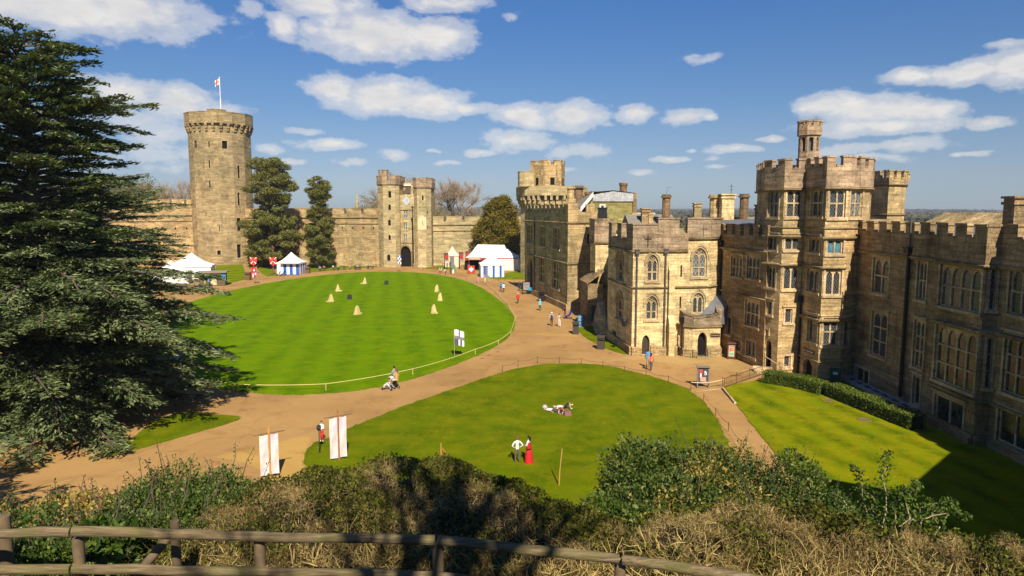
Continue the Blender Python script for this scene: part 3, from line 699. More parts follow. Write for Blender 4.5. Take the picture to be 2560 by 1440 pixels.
# ================================================================ the castle
def faceof(b, px, py):
    best = None
    for i, f in enumerate(b.faces):
        mid = (f.a + f.b) / 2
        if f.n.dot(-mid) <= 0: continue
        u, z = f.pix(px, py)
        if -0.05 <= u <= f.len + 0.05: best = i if best is None or mid.length < ((b.faces[best].a + b.faces[best].b) / 2).length else best
    return best
def slot(b, x0, y0, x1, y1, mat=None, name='arrow_slit', depth=0.4, arch=False, frame=None):
    i = faceof(b, (x0 + x1) / 2, (y0 + y1) / 2)
    if i is None: print('no face for slot', x0, y0); return
    f = b.faces[i]; r = list(f.rect(x0, y0, x1, y1)); m = 0.04
    w = r[1] - r[0]
    if r[0] < m: r[0] = m; r[1] = min(m + w, f.len - m)
    if r[1] > f.len - m: r[1] = f.len - m; r[0] = max(m, r[1] - w)
    sp = (r[3] - min(w * .8, (r[3] - r[2]) * .4)) if arch else None
    b.hole(i, r, sp); mb = MB(); e = .02
    mb.add([f.P(r[0] + e, r[2] + e, -depth + .02), f.P(r[1] - e, r[2] + e, -depth + .02), f.P(r[1] - e, r[3] - e, -depth + .02), f.P(r[0] + e, r[3] - e, -depth + .02)], [(0, 1, 2, 3)])
    if w > .5:
        s = .14
        f.box(mb, r[0] - s, r[0] - .004, r[2] - s, r[3] + s, -.02, .04, 1); f.box(mb, r[1] + .004, r[1] + s, r[2] - s, r[3] + s, -.02, .04, 1)
        f.box(mb, r[0] - .002, r[1] + .002, r[2] - s, r[2] - .004, -.02, .042, 1)
        if not arch: f.box(mb, r[0] - .002, r[1] + .002, r[3] + .004, r[3] + s, -.02, .042, 1)
    return mb.build(name, [mat or M_void, frame or M_frame], b.o)
def bwin(b, x0, y0, x1, y1, **kw):
    i = kw.pop('i', None)
    if i is None: i = faceof(b, (x0 + x1) / 2, (y0 + y1) / 2)
    if i is None: print('no face for window', x0, y0); return
    f = b.faces[i]; r = list(f.rect(x0, y0, x1, y1)); w = r[1] - r[0]; m = kw.pop('margin', 0.28)
    if w > f.len - 2 * m: w = f.len - 2 * m
    c = min(max((r[0] + r[1]) / 2, m + w / 2), f.len - m - w / 2); r[0], r[1] = c - w / 2, c + w / 2
    sp = None
    if kw.pop('gothic', False): sp = r[3] - min(w * 0.8, (r[3] - r[2]) * .38)
    b.hole(i, r, sp); kw['spring'] = sp; b.wins.append((f, r, kw))

# ---------------------------------------------------------------- round tower
cx, cy = -79.2, 188.5
P = ngon(cx, cy, 7.95, 14, 0.10)
T = Building('round_tower', 'tall round stone tower with a corbelled battlement and a flagpole on top', 'tower', P, -0.2, 36.9, M_towst, roof_z=36.8)
slot(T, 555, 352, 568, 372, name='window'); slot(T, 486, 351, 492, 370, name='window'); slot(T, 521, 354, 524, 368); slot(T, 522, 401, 525, 419); slot(T, 523, 452, 526, 469); slot(T, 497, 425, 499, 440)
slot(T, 594, 414, 600, 446, name='window'); slot(T, 594, 481, 600, 514, name='window'); slot(T, 592.5, 545, 602, 577, name='window'); slot(T, 592, 611, 602, 645, name='window'); slot(T, 543, 626, 552, 637); slot(T, 548, 565, 550, 578); slot(T, 621, 356, 625, 370, name='window')
T.finish(M_frame, M_glass)
def corbels(T, P, n, w_, steps):
    for i in range(len(P)):
        f = Face(P[i], P[(i + 1) % len(P)])
        if f.n.dot(-(f.a + f.b)) < -60: continue
        for k in range(n):
            u = f.len * (k + .5) / n; mb = MB()
            pr = [(0, steps[0][0])]
            for (z0, z1, d) in steps: pr += [(d, z0), (d, z1)]
            pr.append((0, steps[-1][1])); m_ = len(pr)
            vs = [f.P(u - w_, z, o) for o, z in pr] + [f.P(u + w_, z, o) for o, z in pr]
            mb.add(vs, [tuple(range(m_)), tuple(range(2 * m_ - 1, m_ - 1, -1))] + [(q, m_ + q, m_ + (q + 1) % m_, (q + 1) % m_) for q in range(m_)])
            T.part('corbel', mb, T.mat)
corbels(T, P, 2, .3, ((35.0, 35.7, .35), (35.7, 36.4, .6), (36.4, 36.95, .82)))
mb = MB(); Q = offset(P, .72); mb.ring(Q, offset(P, -.1), 36.96, 38.6); battlement(mb, Q, 38.6, .05, 1.35, .5, 2.5, 1.1)
T.part('battlement', mb, M_towst)
mb = MB(); mb.prism(ngon(cx + .8, cy - 3.2, 2.4, 8), 36.81, 40.1); mb.ring(ngon(cx + .8, cy - 3.2, 2.6, 8), ngon(cx + .8, cy - 3.2, 2.0, 8), 40.1, 40.9); T.part('stair_turret', mb, M_towst)
fx, fy, _ = AT(553, 290, 186)
fp = empty('flagpole', (fx, fy, 40.1), 0, 'white flagpole with a small red and white flag on top of the round tower', 'flagpole')
mb = MB(); zt = HZ(196, fy) - 40.1; mb.tube([(0, 0, 0), (0, 0, zt * .4)], .2, 8); mb.tube([(0, 0, zt * .4), (0, 0, zt)], .13, 8); mb.lathe([(0, zt), (.2, zt + .1), (.18, zt + .3), (0, zt + .4)], n=8); mb.build('pole', M_white, fp)
def flag_mesh(w, h, rows, pal, amp=.12, rz=math.pi, droop=.35):
    """waving cloth; rows is a pattern of palette indices"""
    mb = MB(); ny = len(rows); nx = len(rows[0])
    P = lambda i, j: (math.cos(rz) * w * i / nx + math.sin(i * 1.1) * amp * .3, math.sin(rz) * w * i / nx + amp * math.sin(i * 1.3 + j * .3), -h * j / ny - droop * w * (i / nx) ** 1.5)
    for j in range(ny):
        for i in range(nx):
            mb.add([P(i, j), P(i + 1, j), P(i + 1, j + 1), P(i, j + 1)], [(0, 1, 2, 3)], rows[j][i])
    return mb
M_red = plain('red_cloth', (0.55, 0.035, 0.025), 0.8); M_cloth = plain('white_cloth', (0.80, 0.78, 0.74), 0.85, var=.05); M_blue = plain('blue_cloth', (0.03, 0.10, 0.42), 0.8); M_black = plain('black_cloth', (0.03, 0.03, 0.035), 0.85)
X = [[0, 0, 1, 0, 0], [0, 0, 1, 0, 0], [1, 1, 1, 1, 1], [0, 0, 1, 0, 0], [0, 0, 1, 0, 0]]
o = flag_mesh(1.1, 1.5, X, None, .2, math.pi + .2, .8).build('flag', [M_cloth, M_red], fp); o.location = (-.15, 0, zt)

# ---------------------------------------------------------------- curtain walls
def curtain(name, label, pts, zs, zp, zm, mat, thick=3.0, mw=2.6, gw=.7):
    """pts: left to right seen from the court; zs string, zp crenel, zm merlon"""
    a = [Vector(p) for p in pts]; back = []
    nrm = [Face(pts[i], pts[i + 1]).n for i in range(len(pts) - 1)]
    for i, p in enumerate(a):
        n = nrm[min(i, len(nrm) - 1)]; back.append((p.x - n.x * thick, p.y - n.y * thick))
    poly = [tuple(p) for p in a] + back[::-1]
    W = Building(name, label, 'castle wall', poly, -.2, zp, mat, roof_z=zs + .6)
    n = len(pts) - 1; W.n = n; W.prm = (zs, zp, zm, mw, gw); return W
def curtain_finish(W, holesz=None):
    zs, zp, zm, mw, gw = W.prm; rn = random.Random(3)
    if holesz:
        for i in range(W.n):
            f = W.faces[i]; k = int(f.len / 2.6)
            for q in range(k):
                u = (q + .5) * f.len / k; mb = MB(); r = (u - .18, u + .18, holesz - .25, holesz + .25)
                W.hole(i, r); mb.add([f.P(r[0], r[2], -.33), f.P(r[1], r[2], -.33), f.P(r[1], r[3], -.33), f.P(r[0], r[3], -.33)], [(0, 1, 2, 3)]); mb.build('putlog_hole', M_void, W.o)
    W.finish(M_frame, M_glass)
    mb = MB(); ed = range(W.n); battlement(mb, W.poly, zp, .02, zm - zp, .7, mw, gw, edges=ed, cope=.08, rng=rn); W.part('battlement', mb, W.mat)
    mb = MB(); course(mb, W.poly, zs, .4, .28, ed); course(mb, W.poly, zs - 1.5, .3, .18, ed); W.part('string_course', mb, M_course)
a1 = AT(150, 640, 168)[:2]; a2 = AT(400, 640, 180)[:2]; a3 = AT(538, 640, 187)[:2]
WL = curtain('curtain_wall', 'rough stone castle wall left of the round tower, behind the white tent', [a1, a2, a3], 12.9, 15.4, 17.4, M_rough, mw=3.4, gw=.6); curtain_finish(WL, 9.6)
b1 = AT(600, 640, 186)[:2]; b2 = AT(745, 640, 181)[:2]; b3 = AT(948, 640, 176.5)[:2]
WM = curtain('curtain_wall', 'sunlit stone castle wall between the tall pines and the gatehouse', [b1, b2, b3], 12.3, 13.6, 15.0, M_rough, mw=3.6, gw=.7); curtain_finish(WM, 9.9)
c1 = AT(1070, 640, 178)[:2]; c2 = AT(1200, 640, 184)[:2]; c3 = AT(1330, 640, 186)[:2]
WR = curtain('curtain_wall', 'stone castle wall right of the gatehouse, behind the marquee', [c1, c2, c3], 10.4, 11.5, 12.9, M_gate, mw=4.0, gw=.7); curtain_finish(WR, 8.9)
# timber hut on the wall walk beside the round tower
hx, hy, _ = AT(520, 505, 187.5); hut = empty('wall_hut', (hx, hy, 14.3), .1, 'brown timber shelter with a dark opening on the wall top beside the round tower', 'hut')
mb = MB(); mb.box((-1.5, 0, 2), (.3, 2.4, 4)); mb.box((1.5, 0, 2), (.3, 2.4, 4)); mb.box((0, .9, 2), (2.7, .2, 3.98)); mb.box((.7, -1, 2), (.15, .15, 3.9)); mb.box((0, -1.0, .3), (2.7, .3, .6)); mb.build('frame', M_brick, hut)
mb = MB(); mb.box((0, 0, 4.2), (4.0, 3.2, .35)); mb.box((0, 0, 4.45), (3.4, 2.6, .14)); mb.build('roof', plain('hut_timber', (.15, .09, .055), .9, var=.3), hut)

# ---------------------------------------------------------------- gatehouse
def X_(px, Y): return AT(px, 600, Y)[0]
gl0, gl1, gr0, gr1 = X_(945, 174), X_(998, 173), X_(1035, 173), X_(1077, 173)
PG = [(gl0, 184), (gl0, 175.0), (gl0 + 1.6, 173.2), (gl1 - .9, 173.2), (gl1, 174.4), (gl1 + .05, 175.2), (gr0 - .05, 175.2), (gr0, 174.3), (gr0 + .9, 173.2), (gr1 - 1.2, 173.2), (gr1, 174.6), (gr1, 184)]
GH = Building('gatehouse', 'stone gatehouse with two tall turrets, an arched gateway and a diamond shaped clock', 'gatehouse', PG, -.2, 18.4, M_gate, roof_z=18.2)
for r in ((971, 511, 977, 525), (970, 549, 977, 564), (971, 587, 977, 600), (968, 636, 976, 652)): slot(GH, *r, name='window', arch=True)
slot(GH, 1067, 528, 1071, 537); slot(GH, 1067, 566, 1070, 574)
for r, g in (((1008, 524, 1020, 545), M_gblue), ((1008.5, 556, 1019, 575), M_gblue), ((1008.5, 586, 1018.5, 604), M_gblue)): bwin(GH, *r, lights=2, rows=2, arched=False, hood=False, glass=g, margin=.2, mull=.2, i=5)
i = 5; f = GH.faces[i]; r = list(f.rect(1000, 615, 1028, 670)); r[2] = -.1; GH.hole(i, r, r[3] - 2.3)
GH.finish(M_frame, M_gblue, depth=.6)
mb = MB()
ap = arch_pts(r[0] + .01, r[1] - .01, r[3] - 2.3, r[3]); pts = [(r[0] + .01, .01)] + ap + [(r[1] - .01, .01)]
mb.add([f.P(p[0], p[1], -.58) for p in pts], [tuple(range(len(pts) - 1, -1, -1))]); GH.part('gate_passage', mb, M_void)
mb = MB(); op = [(r[0] - .35, 0)] + arch_pts(r[0] - .35, r[1] + .35, r[3] - 2.3, r[3] + .5) + [(r[1] + .35, 0)]
ip = [(r[0] - .01, 0)] + arch_pts(r[0] - .01, r[1] + .01, r[3] - 2.3, r[3] + .01) + [(r[1] + .01, 0)]
for k in range(len(op) - 1): mb.add([f.P(*ip[k], .12), f.P(*ip[k + 1], .12), f.P(*op[k + 1], .12), f.P(*op[k], .12), f.P(*op[k], 0), f.P(*op[k + 1], 0), f.P(*ip[k], 0), f.P(*ip[k + 1], 0)], [(0, 1, 2, 3), (3, 2, 5, 4), (1, 0, 6, 7)])
GH.part('gate_arch', mb, M_course)
tl = [(gl0, 182), (gl0, 175.0), (gl0 + 1.6, 173.2), (gl1 - .9, 173.2), (gl1, 174.4), (gl1, 182)]
tr = [(gr0, 182), (gr0, 174.3), (gr0 + .9, 173.2), (gr1 - 1.2, 173.2), (gr1, 174.6), (gr1, 182)]
for pol, zz, zm, zs in ((tl, 18.41, 23.1, 20.7), (tr, 18.41, 22.6, 19.9)):
    mb = MB(); q = offset(pol, .003)
    for k in range(len(q)): wall_face(mb, Face(q[k], q[(k + 1) % len(q)]), zz, zs, [])
    mb.add([(p[0], p[1], zs) for p in q], [tuple(range(len(q)))])
    GH.part('turret', mb, M_gate)
    mb = MB(); q2 = offset(pol, .25); mb.prism(offset(pol, .1), zs + .003, zs + .25, poly2=q2); mb.ring(q2, offset(pol, -.3), zs + .25, zm - 1.25); battlement(mb, q2, zm - 1.25, .05, 1.25, .45, 1.3, .8); GH.part('battlement', mb, M_pink)
mb = MB(); mb.prism(ngon(gl0 + 1.1, 177.5, 1.25, 8), 20.7, 24.0); battlement(mb, ngon(gl0 + 1.1, 177.5, 1.3, 8), 24.0, .02, .7, .25, .6, .4); GH.part('corner_turret', mb, M_pink)
mb = MB(); xm0, xm1 = gl1 - .2, gr0 + .2
mb.box(((xm0 + xm1) / 2 - .6, 180.5, 20.95), (xm1 - xm0 - 1.2, .5, .35)); GH.part('bridge_beam', mb, M_white)
mb = MB(); mb.box((gr0 - 1.0, 180.6, 20.0), (1.1, 1.2, 4.0)); 
for k in range(8):
    a0, a1 = math.pi * k / 8, math.pi * (k + 1) / 8; xc = (xm0 + xm1) / 2 - .5; hw = 1.6
    for (qa, qb) in ((a0, a1),): mb.add([(xc + hw * math.cos(qa), 180.7, 18.3 + 2.2 * math.sin(qa)), (xc + hw * math.cos(qb), 180.7, 18.3 + 2.2 * math.sin(qb)), (xc + hw * math.cos(qb), 180.7, 21.6), (xc + hw * math.cos(qa), 180.7, 21.6), (xc + hw * math.cos(qa), 181.4, 18.3 + 2.2 * math.sin(qa)), (xc + hw * math.cos(qb), 181.4, 18.3 + 2.2 * math.sin(qb))], [(0, 1, 2, 3), (1, 0, 4, 5)])
GH.part('bridge_arch', mb, M_gate)
mb = MB(); course(mb, GH.poly, 14.4, .25, .15, [5]); course(mb, GH.poly, 5.9, .25, .15, [5]); GH.part('string_course', mb, M_course)
f = GH.faces[5]; u, z = f.pix(1016, 502); k = 1.32
mb = MB(); mb.add([f.P(u - k, z, .08), f.P(u, z - k, .08), f.P(u + k, z, .08), f.P(u, z + k, .08), f.P(u - k, z, -.01), f.P(u, z - k, -.01), f.P(u + k, z, -.01), f.P(u, z + k, -.01)], [(0, 1, 2, 3), (0, 4, 5, 1), (1, 5, 6, 2), (2, 6, 7, 3), (3, 7, 4, 0)])
ck = GH.part('clock', mb, plain('clock_frame', (.4, .34, .26), .8)); k = 1.15
mb = MB(); mb.add([f.P(u - k, z, .09), f.P(u, z - k, .09), f.P(u + k, z, .09), f.P(u, z + k, .09)], [(0, 1, 2, 3)]); f.box(mb, u - .04, u + .04, z, z + .65, .1, .13, 1); f.box(mb, u, u + .45, z - .04, z + .04, .1, .12, 1); mb.build('dial', [plain('clock_face', (.42, .44, .46), .6), M_course], ck)
f = GH.faces[8]; r = f.rect(1045, 545, 1066, 574); mb = MB(); f.box(mb, r[0], r[1], r[2], r[3], -.02, .05); f.box(mb, r[0] + .2, r[1] - .2, r[3], r[3] + .3, -.02, .05); f.box(mb, (r[0] + r[1]) / 2 - .4, (r[0] + r[1]) / 2 + .4, r[3] + .3, r[3] + .6, -.02, .05); mb.tube([f.P((r[0] + r[1]) / 2, (r[2] + r[3]) / 2 + .8, .06), f.P((r[0] + r[1]) / 2 + .3, (r[2] + r[3]) / 2 - .3, .4)], .05, 5, 1)
GH.part('sundial', mb, [plain('cream_plaster', (.60, .51, .30), .9), M_course])
slot_done = None
f = GH.faces[2]
mb = MB()
for (x0, y0, x1, y1) in ((971, 478, 978, 494),):
    r = f.rect(x0, y0, x1, y1); f.box(mb, r[0], r[1], r[2], r[3], -.01, .03)
GH.part('window', mb, M_void)
mb = MB(); f = GH.faces[8]; r = f.rect(1055, 489, 1059, 500); f.box(mb, r[0], r[1], r[2], r[3], -.01, .03); GH.part('window', mb, M_void)
downpipe(GH.o, GH.faces[6], 1033.5, 520, 660, M_pipe, .12)

# ---------------------------------------------------------------- machicolated tower behind the right-hand ranges
PC = ngon(9.1, 158, 7.3, 12, .2)
CT = Building('machicolated_tower', 'stone tower with deep machicolations and a taller crenellated turret, behind the right hand ranges', 'tower', PC, -.2, 16.2, M_gate, roof_z=16)
CT.finish(M_frame, M_glass)
corbels(CT, PC, 3, .25, ((15.0, 15.8, .35), (15.8, 16.6, .65), (16.6, 17.6, .95)))
mb = MB(); Q = offset(PC, 1.0); mb.ring(Q, offset(PC, -.2), 17.61, 19.6); mb.prism(offset(PC, -.21), 16.25, 17.7); CT.part('parapet', mb, M_gate)
mb = MB(); q = ngon(X_(1317, 152), 153.6, 2.0, 10); mb.prism(q, 19.61, 21.7); battlement(mb, q, 21.7, .02, 1.2, .4, 1.0, .6); CT.part('side_turret', mb, M_gate)
PU = ngon(X_(1369, 155), 156.5, 4.1, 6, .25)
mb = MB()
for k in range(6): wall_face(mb, Face(PU[k], PU[(k + 1) % 6]), 17.7, 24.0)
mb.add([(p[0], p[1], 23.9) for p in PU], [tuple(range(6))]); battlement(mb, PU, 24.0, .3, 1.4, .5, 1.7, .9)
up = CT.part('upper_turret', mb, M_rough)
for k in range(6):
    f = Face(PU[k], PU[(k + 1) % 6])
    if f.n.y > -.2: continue
    mb = MB(); f.box(mb, f.len * .5 - .5, f.len * .5 + .5, 20.0, 21.6, -.02, .03); f.box(mb, f.len * .75 - .07, f.len * .75 + .07, 22, 23.2, -.02, .02); mb.build('window', M_void, up)

# ---------------------------------------------------------------- range A: the long crenellated block
A0, A1 = (2.28, 121.6), (7.87, 96.4); d = Vector((.976, .216)); A2 = (A1[0] + 5.2 * d.x, A1[1] + 5.2 * d.y); A3 = (A0[0] + 9 * d.x, A0[1] + 9 * d.y)
PA = [A0, A1, A2, A3]
RA = Building('hall_range', 'long shaded stone block with blocked windows, even battlements and an arched door, behind the walkers', 'building', PA, -.2, 13.4, M_ash, roof_z=13.0)
M_blk = stone('blocked_window_stone', (.40, .28, .12), (.33, .225, .095), (.2, .14, .06), .7, .4, .5, .2)
for r, rows in (((1317, 560, 1332, 608), 2), ((1349, 565, 1364, 616), 2), ((1383, 568, 1399, 623), 2), ((1348, 643, 1362.5, 706), 3), ((1381, 653, 1398, 722), 3)):
    bwin(RA, *r, lights=2, rows=rows, arched=False, glass=M_blk if rows == 2 else M_gpl, hood=False, i=0, depth=.22, mull=.22)
f = RA.faces[0]; r = list(f.rect(1318, 645, 1331.5, 727)); r[2] = .02; RA.hole(0, r, r[3] - 1.6); rr = r
slot(RA, 1468, 585, 1475, 610)
RA.finish(M_frame, M_glass, depth=.6)
mb = MB(); ap = arch_pts(rr[0], rr[1], rr[3] - 1.6, rr[3]); pts = [(rr[0], .02)] + ap + [(rr[1], .02)]; mb.add([f.P(p[0], p[1], -.58) for p in pts], [tuple(range(len(pts) - 1, -1, -1))]); RA.part('door', mb, M_wood)
mb = MB(); battlement(mb, PA, 13.4, .45, 1.75, .45, 1.75, .62, edges=[0]); f = RA.faces[1]
f.box(mb, .01, 1.5, 13.4, 15.15, -.45, .0); f.box(mb, 1.5, 5.1, 13.4, 14.0, -.45, -.002); f.box(mb, 2.7, 3.9, 14.0, 15.1, -.45, 0); RA.part('battlement', mb, M_ash)
mb = MB(); course(mb, PA, 12.3, .3, .2, [0, 1]); course(mb, PA, 6.55, .3, .18, [0, 1]); RA.part('string_course', mb, M_course)
mb = MB(); course(mb, offset(PA, .12), -.2, .0001, .0, []); 
for i in (0, 1): f = RA.faces[i]; f.box(mb, 0.0 if i == 0 else -.25, f.len - .01, -.2, .9 - .003 * i, -.02, .25 - .004 * i)
RA.part('plinth', mb, M_ash)
f = RA.faces[0]; u = f.pix(1338, 620)[0]; mb = MB(); mb.tube([f.P(u, .1, .14), f.P(u, 13.2, .14)], .1, 8); RA.part('drainpipe', mb, M_pipe)
chimney(RA.o, X_(1428, 95.5), 97.2, 15.2, HZ(466, 96.5), 1.0, M_ash, 'oct', 'pinnacle')

# lit turret between the two blocks
PT2 = [(10.95, 95.5), (10.95, 89.6), (13.1, 89.4), (13.6, 95.5)]
TT = Building('square_turret', 'narrow square turret with a pinkish stone top between the long block and the chapel', 'tower', PT2, -.2, 12.2, M_chap, roof_z=12.1)
slot(TT, 1494, 673, 1498, 692); slot(TT, 1512, 572, 1515, 582)
TT.finish(M_frame, M_glass)
mb = MB(); q = offset(PT2, .16); mb.ring(q, offset(PT2, -.35), 10.1, 13.0); mb.ring(offset(PT2, .24), offset(PT2, -.4), 13.0, 13.14); TT.part('parapet', mb, M_pink)
mb = MB(); course(mb, PT2, 9.8, .28, .24, [0, 1]); course(mb, PT2, 4.2, .25, .16, [0, 1]); TT.part('string_course', mb, M_course)
mb = MB(); mb.box((11.9, 90.5, 13.5), (1.2, .9, .7)); mb.box((11.9, 90.5, 14.15), (1.1, .8, .6)); mb.box((11.9, 90.5, 14.52), (1.3, 1.0, .14)); TT.part('vent', mb, M_pipe)
# lean-to
LT = empty('lean_to', (0, 0, 0), 0, 'low shaded lean-to with a sloping roof tucked between the long block and the chapel', 'outbuilding')
mb = MB(); q = [(9.35, 92.6), (9.75, 87.2), (11.6, 86.6), (11.6, 92.8)]
mb.prism(q, -.2, 4.9, cap=False); mb.build('wall', M_dark, LT)
mb = MB(); mb.add([(9.2, 92.7, 4.9), (9.6, 87.0, 4.9), (11.7, 86.4, 6.6), (11.7, 92.8, 6.6), (9.2, 92.7, 4.75), (9.6, 87.0, 4.75), (11.7, 86.4, 6.45)], [(0, 1, 2, 3), (1, 0, 4, 5), (2, 1, 5, 6)]); mb.build('roof', M_dark, LT)
f = Face((9.75, 87.2), (11.6, 86.6)); mb = MB(); f.box(mb, .5, 1.3, 0, 2.1, -.02, .04); mb.build('door', M_wood, LT)
# rubble ramp beside the chapel
RB = MB(); RB.add([(9.9, 83.5, 0), (9.5, 76.6, 0), (10.75, 75.4, 0), (11.4, 83.5, 0), (10.5, 83.3, 3.0), (10.4, 76.9, .5), (10.8, 75.6, .7), (11.3, 83.3, 3.2)], [(0, 1, 5, 4), (1, 2, 6, 5), (4, 5, 6, 7), (2, 3, 7, 6), (3, 0, 4, 7)])
tag(RB.build('rubble_ramp', M_rough), 'sloping ramp of rough rubble stone against the left corner of the chapel', 'ramp')

# mossy brick house on the roofs, with its gable boards and chimneys
HX0, HX1 = X_(1470, 104), X_(1579, 104)
MH = empty('brick_house', (0, 0, 0), 0, 'mossy yellow brick upper house with peeling white gable boards and a white window', 'building')
f = Face((HX0, 104), (HX1, 104)); mb = MB(); hr = f.rect(1501, 513, 1511, 542); wall_face(mb, f, 11, 16.0, [hr], .25)
mb.add([(HX0, 104, 11), (HX0, 114, 11), (HX0, 114, 16), (HX0, 104, 16), (HX1, 104, 11), (HX1, 114, 11), (HX1, 114, 16), (HX1, 104, 16)], [(1, 0, 3, 2), (4, 5, 6, 7)]); mb.build('wall', M_green, MH)
wo = window(MH, f, hr, M_white, M_gpl, 1, 1, False, hood=False, depth=.08, sill=False, surround=.15)
xm = X_(1532, 103.7); mb = MB()
for (xa, xb, za, zb) in ((X_(1482, 103.7), xm, 16.6, 17.1), (xm, HX1 + .1, 17.1, 16.75)):
    for k in range(10):
        x0 = xa + (xb - xa) * k / 10; x1 = xa + (xb - xa) * (k + .94) / 10; z0 = za + (zb - za) * k / 10; z1 = za + (zb - za) * (k + 1) / 10
        mb.add([(x0, 103.8, 15.6), (x1, 103.8, 15.6), (x1, 103.8, z1), (x0, 103.8, z0), (x0, 103.95, z0), (x1, 103.95, z1)], [(0, 1, 2, 3), (3, 2, 5, 4)])
mb.build('gable_boards', M_whitebd, MH)
mb = MB(); xl = X_(1450, 103); mb.add([(xl, 102.6, 14.7), (X_(1482, 103.6), 103.6, 17.0), (xm, 103.7, 17.25), (xm, 118, 17.25), (xl - 4, 118, 13.6), (xl - 2.6, 108, 14.2)], [(0, 1, 2, 3, 4, 5)])
mb.add([(xm, 103.7, 17.25), (HX1 + .3, 103.7, 16.85), (HX1 + .3, 118, 16.85), (xm, 118, 17.25)], [(0, 1, 2, 3)]); mb.build('roof', M_slate, MH)
mb = MB(); a = Vector((xl, 102.55, 14.75)); b_ = Vector((X_(1482, 103.5), 103.5, 17.05)); mb.add([a, b_, b_ - Vector((0, 0, .75)), a - Vector((0, 0, .75)), a + Vector((0, .15, 0)), b_ + Vector((0, .15, 0))], [(3, 2, 1, 0), (0, 1, 5, 4)]); mb.build('bargeboard', M_white, MH)
mb = MB(); mb.box((HX1 + .35, 104.2, 14.2), (.6, .7, 5.4)); mb.build('quoin', M_course, MH)
chimney(MH.id_data if False else MH, X_(1556, 107), 107, 16.5, HZ(457, 107), 1.15, M_brick, 'round'); chimney(MH, X_(1443, 110), 110, 15, HZ(466, 110), 1.75, M_brick, 'oct'); chimney(MH, X_(1467, 110), 110, 15.5, HZ(481, 110), .8, M_brick, 'oct'); chimney(MH, X_(1482, 110), 110, 15.5, HZ(480, 110), .9, M_brick, 'oct')

# ---------------------------------------------------------------- chapel block
PH = [(10.73, 75.25), (11.73, 66.02), (15.35, 66.3), (17.1, 66.5), (19.4, 67.0), (20.9, 68.6), (21.4, 78), (11, 78)]
zS1, zS2, zPa = 10.05, 6.55, 11.5
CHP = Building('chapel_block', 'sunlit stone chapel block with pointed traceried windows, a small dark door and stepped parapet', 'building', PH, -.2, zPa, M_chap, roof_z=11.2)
for r in ((1542, 632, 1559, 702), (1541, 735, 1558, 798)): bwin(CHP, *r, gothic=True, lights=2, rows=2, i=0, depth=.28, mull=.2)
for r in ((1617, 637, 1646, 703), (1614, 740, 1644, 799)): bwin(CHP, *r, gothic=True, lights=2, rows=2, i=1, depth=.2, mull=.16, glass=M_glass)
bwin(CHP, 1731, 620, 1767, 693, gothic=True, lights=2, rows=2, i=3, depth=.18, glass=M_glass2, mull=.15); bwin(CHP, 1731, 732, 1759, 783, gothic=True, lights=2, rows=1, i=3, depth=.2, mull=.15)
slot(CHP, 1701, 663, 1705, 693); slot(CHP, 1699, 742, 1703, 771)
f = CHP.faces[0]; r0 = f.rect(1531, 826, 1540, 855); CHP.hole(0, (r0[0], r0[1], .3, r0[3]))
f = CHP.faces[1]; r = list(f.rect(1605, 838, 1624, 886)); r[2] = 0.02; CHP.hole(1, r, r[3] - .7); rd = r
CHP.finish(M_frame, M_glass, depth=.4)
mb = MB(); ap = arch_pts(rd[0], rd[1], rd[3] - .7, rd[3]); pts = [(rd[0], .02)] + ap + [(rd[1], .02)]; mb.add([f.P(p[0], p[1], -.3) for p in pts], [tuple(range(len(pts) - 1, -1, -1))])
for k in range(1, 5): u = rd[0] + (rd[1] - rd[0]) * k / 5; f.box(mb, u - .012, u + .012, .05, rd[3] - .4, -.3, -.285, 1)
dr = CHP.part('door', mb, [M_wood, M_void]); mb = MB(); f.box(mb, rd[0] + .12, rd[0] + .2, 1.25, 1.5, -.29, -.24); mb.build('handle', M_pipeg, dr)
f0 = CHP.faces[0]; mb = MB(); mb.add([f0.P(r0[0], .3, -.36), f0.P(r0[1], .3, -.36), f0.P(r0[1], r0[3], -.36), f0.P(r0[0], r0[3], -.36)], [(0, 1, 2, 3)]); CHP.part('door', mb, M_void)
mb = MB(); th = .4
f0, f1, f2, f3, f4 = CHP.faces[:5]
zT = 12.75; zT2 = 13.3
f0.box(mb, .0, f0.len - .01, 10.36, 11.35, -th, .1)
for (x0, x1) in ((1505, 1531.5), (1545.5, 1556), (1569, 1592)):
    u0 = max(.0, f0.pix(x0, 575)[0]); u1 = min(f0.len - .012, f0.pix(x1, 575)[0]); f0.box(mb, u0, u1, 11.35, zT, -th, .1); f0.box(mb, u0 - .05, min(u1 + .05, f0.len - .012), zT, zT + .13, -th - .05, .16)
ub = f1.pix(1645, 560)[0]
f1.box(mb, -.09, ub, 10.36, zT + .003, -th, .1); f1.box(mb, -.15, ub, zT + .003, zT + .14, -th - .05, .17)
f1.box(mb, ub, f1.len, 10.36, zT2, -th, .18); f1.box(mb, ub - .07, f1.len, zT2, zT2 + .14, -th - .05, .25)
uc0, uc1 = f2.pix(1697, 570)[0], min(f2.len - .12, f2.pix(1718, 570)[0]); f2.box(mb, 0, uc0, 10.36, zT2, -th, .181); f2.box(mb, 0, uc0 + .06, zT2, zT2 + .14, -th - .05, .25)
f2.box(mb, uc0, f2.len, 10.36, zT2 - 1.35, -th, .179); f2.box(mb, uc1, f2.len, zT2 - 1.35, zT2 + .003, -th, .18); f2.box(mb, uc1 - .05, f2.len, zT2 + .003, zT2 + .14, -th - .05, .25)
